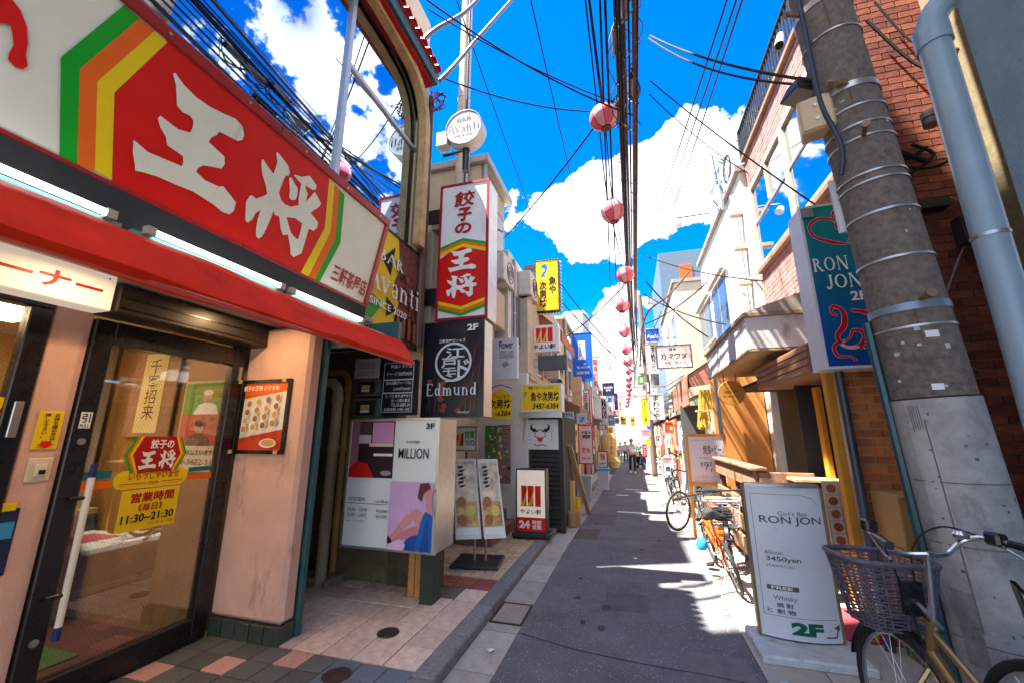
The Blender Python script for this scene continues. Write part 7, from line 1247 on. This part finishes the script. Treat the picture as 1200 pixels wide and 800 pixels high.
# ------------------------------------------------------------------ people
def skin_mesh(name, joints, edges, mat, parent, sub=2):
    me = bpy.data.meshes.new(name); me.from_pydata([j[0] for j in joints], edges, []); o = bpy.data.objects.new(name, me); COL.objects.link(o); o.parent = parent
    bm = bmesh.new(); bm.from_mesh(me); lay_ = bm.verts.layers.skin.verify()
    for v, j in zip(bm.verts, joints): v[lay_].radius = j[1] if isinstance(j[1], tuple) else (j[1], j[1]); v[lay_].use_root = (v.index == 0)
    bm.to_mesh(me); bm.free(); me.materials.append(mat)
    o.modifiers.new('skin', 'SKIN').use_smooth_shade = True; s_ = o.modifiers.new('sub', 'SUBSURF'); s_.levels = s_.render_levels = sub; return o
SKN = M('skin', (.50,.28,.19), .6, var=.05); HAIR = M('hair_black', (.012,.010,.010), .5)
def person(label, px, py, H, shirt, trousers, shoes, face=0.0, stride=.16, bent=False, Y=None, hat=None):
    g = gat(px, py) if Y is None else Vector((at(px, py, Y=Y).x, Y, gz(Y))); k = H/1.72
    t = thing('person', label, 'person', (g.x, g.y, g.z), face); t.scale = (k, k, k); s = stride
    # body: one continuous skinned figure (faces -y)
    J = [((0,0,.95),(.15,.10)), ((0,.0,1.15),(.135,.095)), ((0,-.01,1.36),(.165,.105)), ((0,0,1.46),(.07,.06)), ((0,-.01,1.53),(.052,.052)),
         ((.09,0,.88),(.085,.085)), ((.10,-s*.6,.50),(.06,.06)), ((.10,-s*.4,.10),(.04,.04)), ((-.09,0,.88),(.085,.085)), ((-.10,s*.25,.50),(.06,.06)), ((-.10,s*.9,.12),(.04,.04)),
         ((.19,0,1.40),(.052,.052)), ((.24,.04,1.14),(.040,.040)), ((.22,-.08,.92),(.030,.030)), ((-.19,0,1.40),(.052,.052)), ((-.24,.03,1.14),(.040,.040)), ((-.20,-.12,.95),(.030,.030))]
    E = [(0,1),(1,2),(2,3),(3,4),(0,5),(5,6),(6,7),(0,8),(8,9),(9,10),(2,11),(11,12),(12,13),(2,14),(14,15),(15,16)]
    body = skin_mesh('body', J, E, SKN, t)
    # head with face
    hd = MB(); N_ = 16; prof = [(0,-.115),(.045,-.11),(.062,-.08),(.072,-.03),(.078,.03),(.075,.07),(.055,.105),(0,.118)]
    hd.lathe(prof, (0,-.02,1.63), N_); hdo = hd.build('head', SKN, t); MB().add([(-.012,-.095,1.61),(.012,-.095,1.61),(0,-.122,1.605),(0,-.092,1.645)], [(0,1,2),(0,2,3),(1,3,2)]).build('nose', SKN, hdo)
    for sx in (-1,1): MB().lathe([(0,-.004),(.009,0),(0,.004)], (.028*sx,-.092,1.64), 8).build('eye', BLACK, hdo); MB().lathe([(0,-.03),(.012,0),(0,.03)], (.078*sx,-.015,1.62), 6).build('ear', SKN, hdo)
    MB().box(-.022,.022,-.094,-.088,1.572,1.58).build('mouth', P('lips',(.30,.10,.08)), hdo)
    hm = MB().lathe([(.088,-.01),(.092,.03),(.085,.075),(.06,.118),(0,.135)], (0,-.005,1.63), 16); hm.build('hair', HAIR, t)
    if hat: MB().lathe([(.15,.055),(.095,.06),(.092,.10),(.075,.14),(0,.15)], (0,-.01,1.63), 18).build('hat', hat, t)
    # clothes follow the body
    skin_mesh('shirt', [((0,0,.98),(.172,.122)), ((0,0,1.15),(.152,.112)), ((0,-.01,1.36),(.182,.122)), ((0,0,1.44),(.085,.075)), ((.19,0,1.40),(.07,.07)), ((.235,.03,1.20),(.062,.062)), ((-.19,0,1.40),(.07,.07)), ((-.235,.03,1.20),(.062,.062))], [(0,1),(1,2),(2,3),(2,4),(4,5),(2,6),(6,7)], shirt, t)
    skin_mesh('trousers', [((0,0,.96),(.165,.115)), ((.09,0,.88),(.10,.10)), ((.10,-s*.6,.50),(.078,.078)), ((.10,-s*.4,.12),(.062,.062)), ((-.09,0,.88),(.10,.10)), ((-.10,s*.25,.50),(.078,.078)), ((-.10,s*.9,.14),(.062,.062))], [(0,1),(1,2),(2,3),(0,4),(4,5),(5,6)], trousers, t)
    for x, yy, z in ((.10,-s*.4,.0),(-.10,s*.9,.02)): MB().add([(x-.045,yy+.08,z),(x+.045,yy+.08,z),(x+.05,yy-.12,z),(x+.03,yy-.18,z),(x-.03,yy-.18,z),(x-.05,yy-.12,z),(x-.035,yy+.07,z+.10),(x+.035,yy+.07,z+.10),(x+.04,yy-.06,z+.09),(x+.028,yy-.16,z+.05),(x-.028,yy-.16,z+.05),(x-.04,yy-.06,z+.09)], [(5,4,3,2,1,0),(6,7,8,11),(11,8,9,10),(0,1,7,6),(1,2,8,7),(2,3,9,8),(3,4,10,9),(4,5,11,10),(5,0,6,11)]).build('shoe', shoes, t, .01)
    # hands: palm, four fingers and thumb
    for x, yy, z, sx in ((.215,-.10,.89,1),(-.195,-.14,.92,-1)):
        pm = MB().box(x-.016,x+.016,yy-.035,yy+.035,z-.06,z+.03).build('hand', SKN, t, .012, 2)
        for q in range(4): MB().tube([(x,yy-.027+.018*q,z-.055),(x-.004*sx,yy-.028+.018*q,z-.085),(x-.014*sx,yy-.03+.018*q,z-.110+.006*abs(q-1))], [.0085,.008,.006], 6).build('finger', SKN, pm)
        MB().tube([(x,yy-.035,z-.005),(x-.008*sx,yy-.055,z-.03),(x-.012*sx,yy-.058,z-.055)], [.009,.008,.006], 6).build('thumb', SKN, pm)
    return t
JEANS = M('dark_jeans',(.018,.024,.035),.8,var=.15); 
person('walking person in a white T-shirt, dark trousers and white shoes', 742, 554, 1.73, M('white_cotton',(.66,.68,.74),.8,var=.05), JEANS, P('shoe_white',(.7,.7,.7)), .15, .2)
person('person in a pale pink top and white hat further down the street', 728, 541, 1.62, M('pink_cotton',(.70,.45,.50),.8), P('pale_trousers',(.55,.52,.50)), P('shoe_white',(.7,.7,.7)), -.1, .15, hat=P('hat_white',(.7,.68,.62)))
person('person in a light blue shirt walking behind the one in white', 734, 542, 1.68, M('sky_cotton',(.45,.52,.68),.8), JEANS, BLACK, .1, .18)
person('person in a teal jacket standing by the far right shops', 750, 540, 1.66, M('teal_cotton',(.03,.22,.35),.8), JEANS, BLACK, -.4, .1)
# scooter
sc0 = gat(751, 549); ss = thing('scooter','dark blue scooter parked on the right beyond the walking person','scooter',(sc0.x, sc0.y, sc0.z), R(-70)); SCB = P('scooter_navy',(.02,.03,.06),.25)
for x in (-.55,.55): w_ = MB().torus((x,0,.22),.17,.05,n=24,k=8,ax=(0,1,0)).build('wheel', RUBBER, ss); MB().cyl((x,-.04,.22),(x,.04,.22),.12).build('hub', CHROME, w_)
MB().add([(.35,-.18,.35),(.35,.18,.35),(.50,.16,.95),(.50,-.16,.95),(.55,-.2,.30),(.55,.2,.30),(.60,.12,.95),(.60,-.12,.95)], [(0,1,2,3),(7,6,5,4),(0,4,5,1),(1,5,6,2),(2,6,7,3),(3,7,4,0)]).build('leg_shield', SCB, ss, .03, 2); box('floorboard', SCB, ss, -.15,.42,-.16,.16,.26,.34,.02); box('body', SCB, ss, -.75,-.10,-.17,.17,.36,.68,.08); box('seat', RUBBER, ss, -.72,-.05,-.14,.14,.69,.78,.03)
MB().tube([(.50,-.32,1.0),(.54,0,1.02),(.50,.32,1.0)], .018, 8).build('handlebar', BLKM, ss); MB().lathe([(0,0),(.08,.01),(.09,.05),(0,.09)], (.60,0,.86), 14, 'x').build('headlight', P('lens_clear',(.6,.6,.6),.1), ss); box('top_box', P('scooter_box',(.5,.5,.5)), ss, -.95,-.6,-.18,.18,.80,1.08,.03); MB().lathe([(0,0),(.05,0),(.07,.04),(0,.05)], (.45,.30,1.12), 10).build('mirror', CHROME, ss)
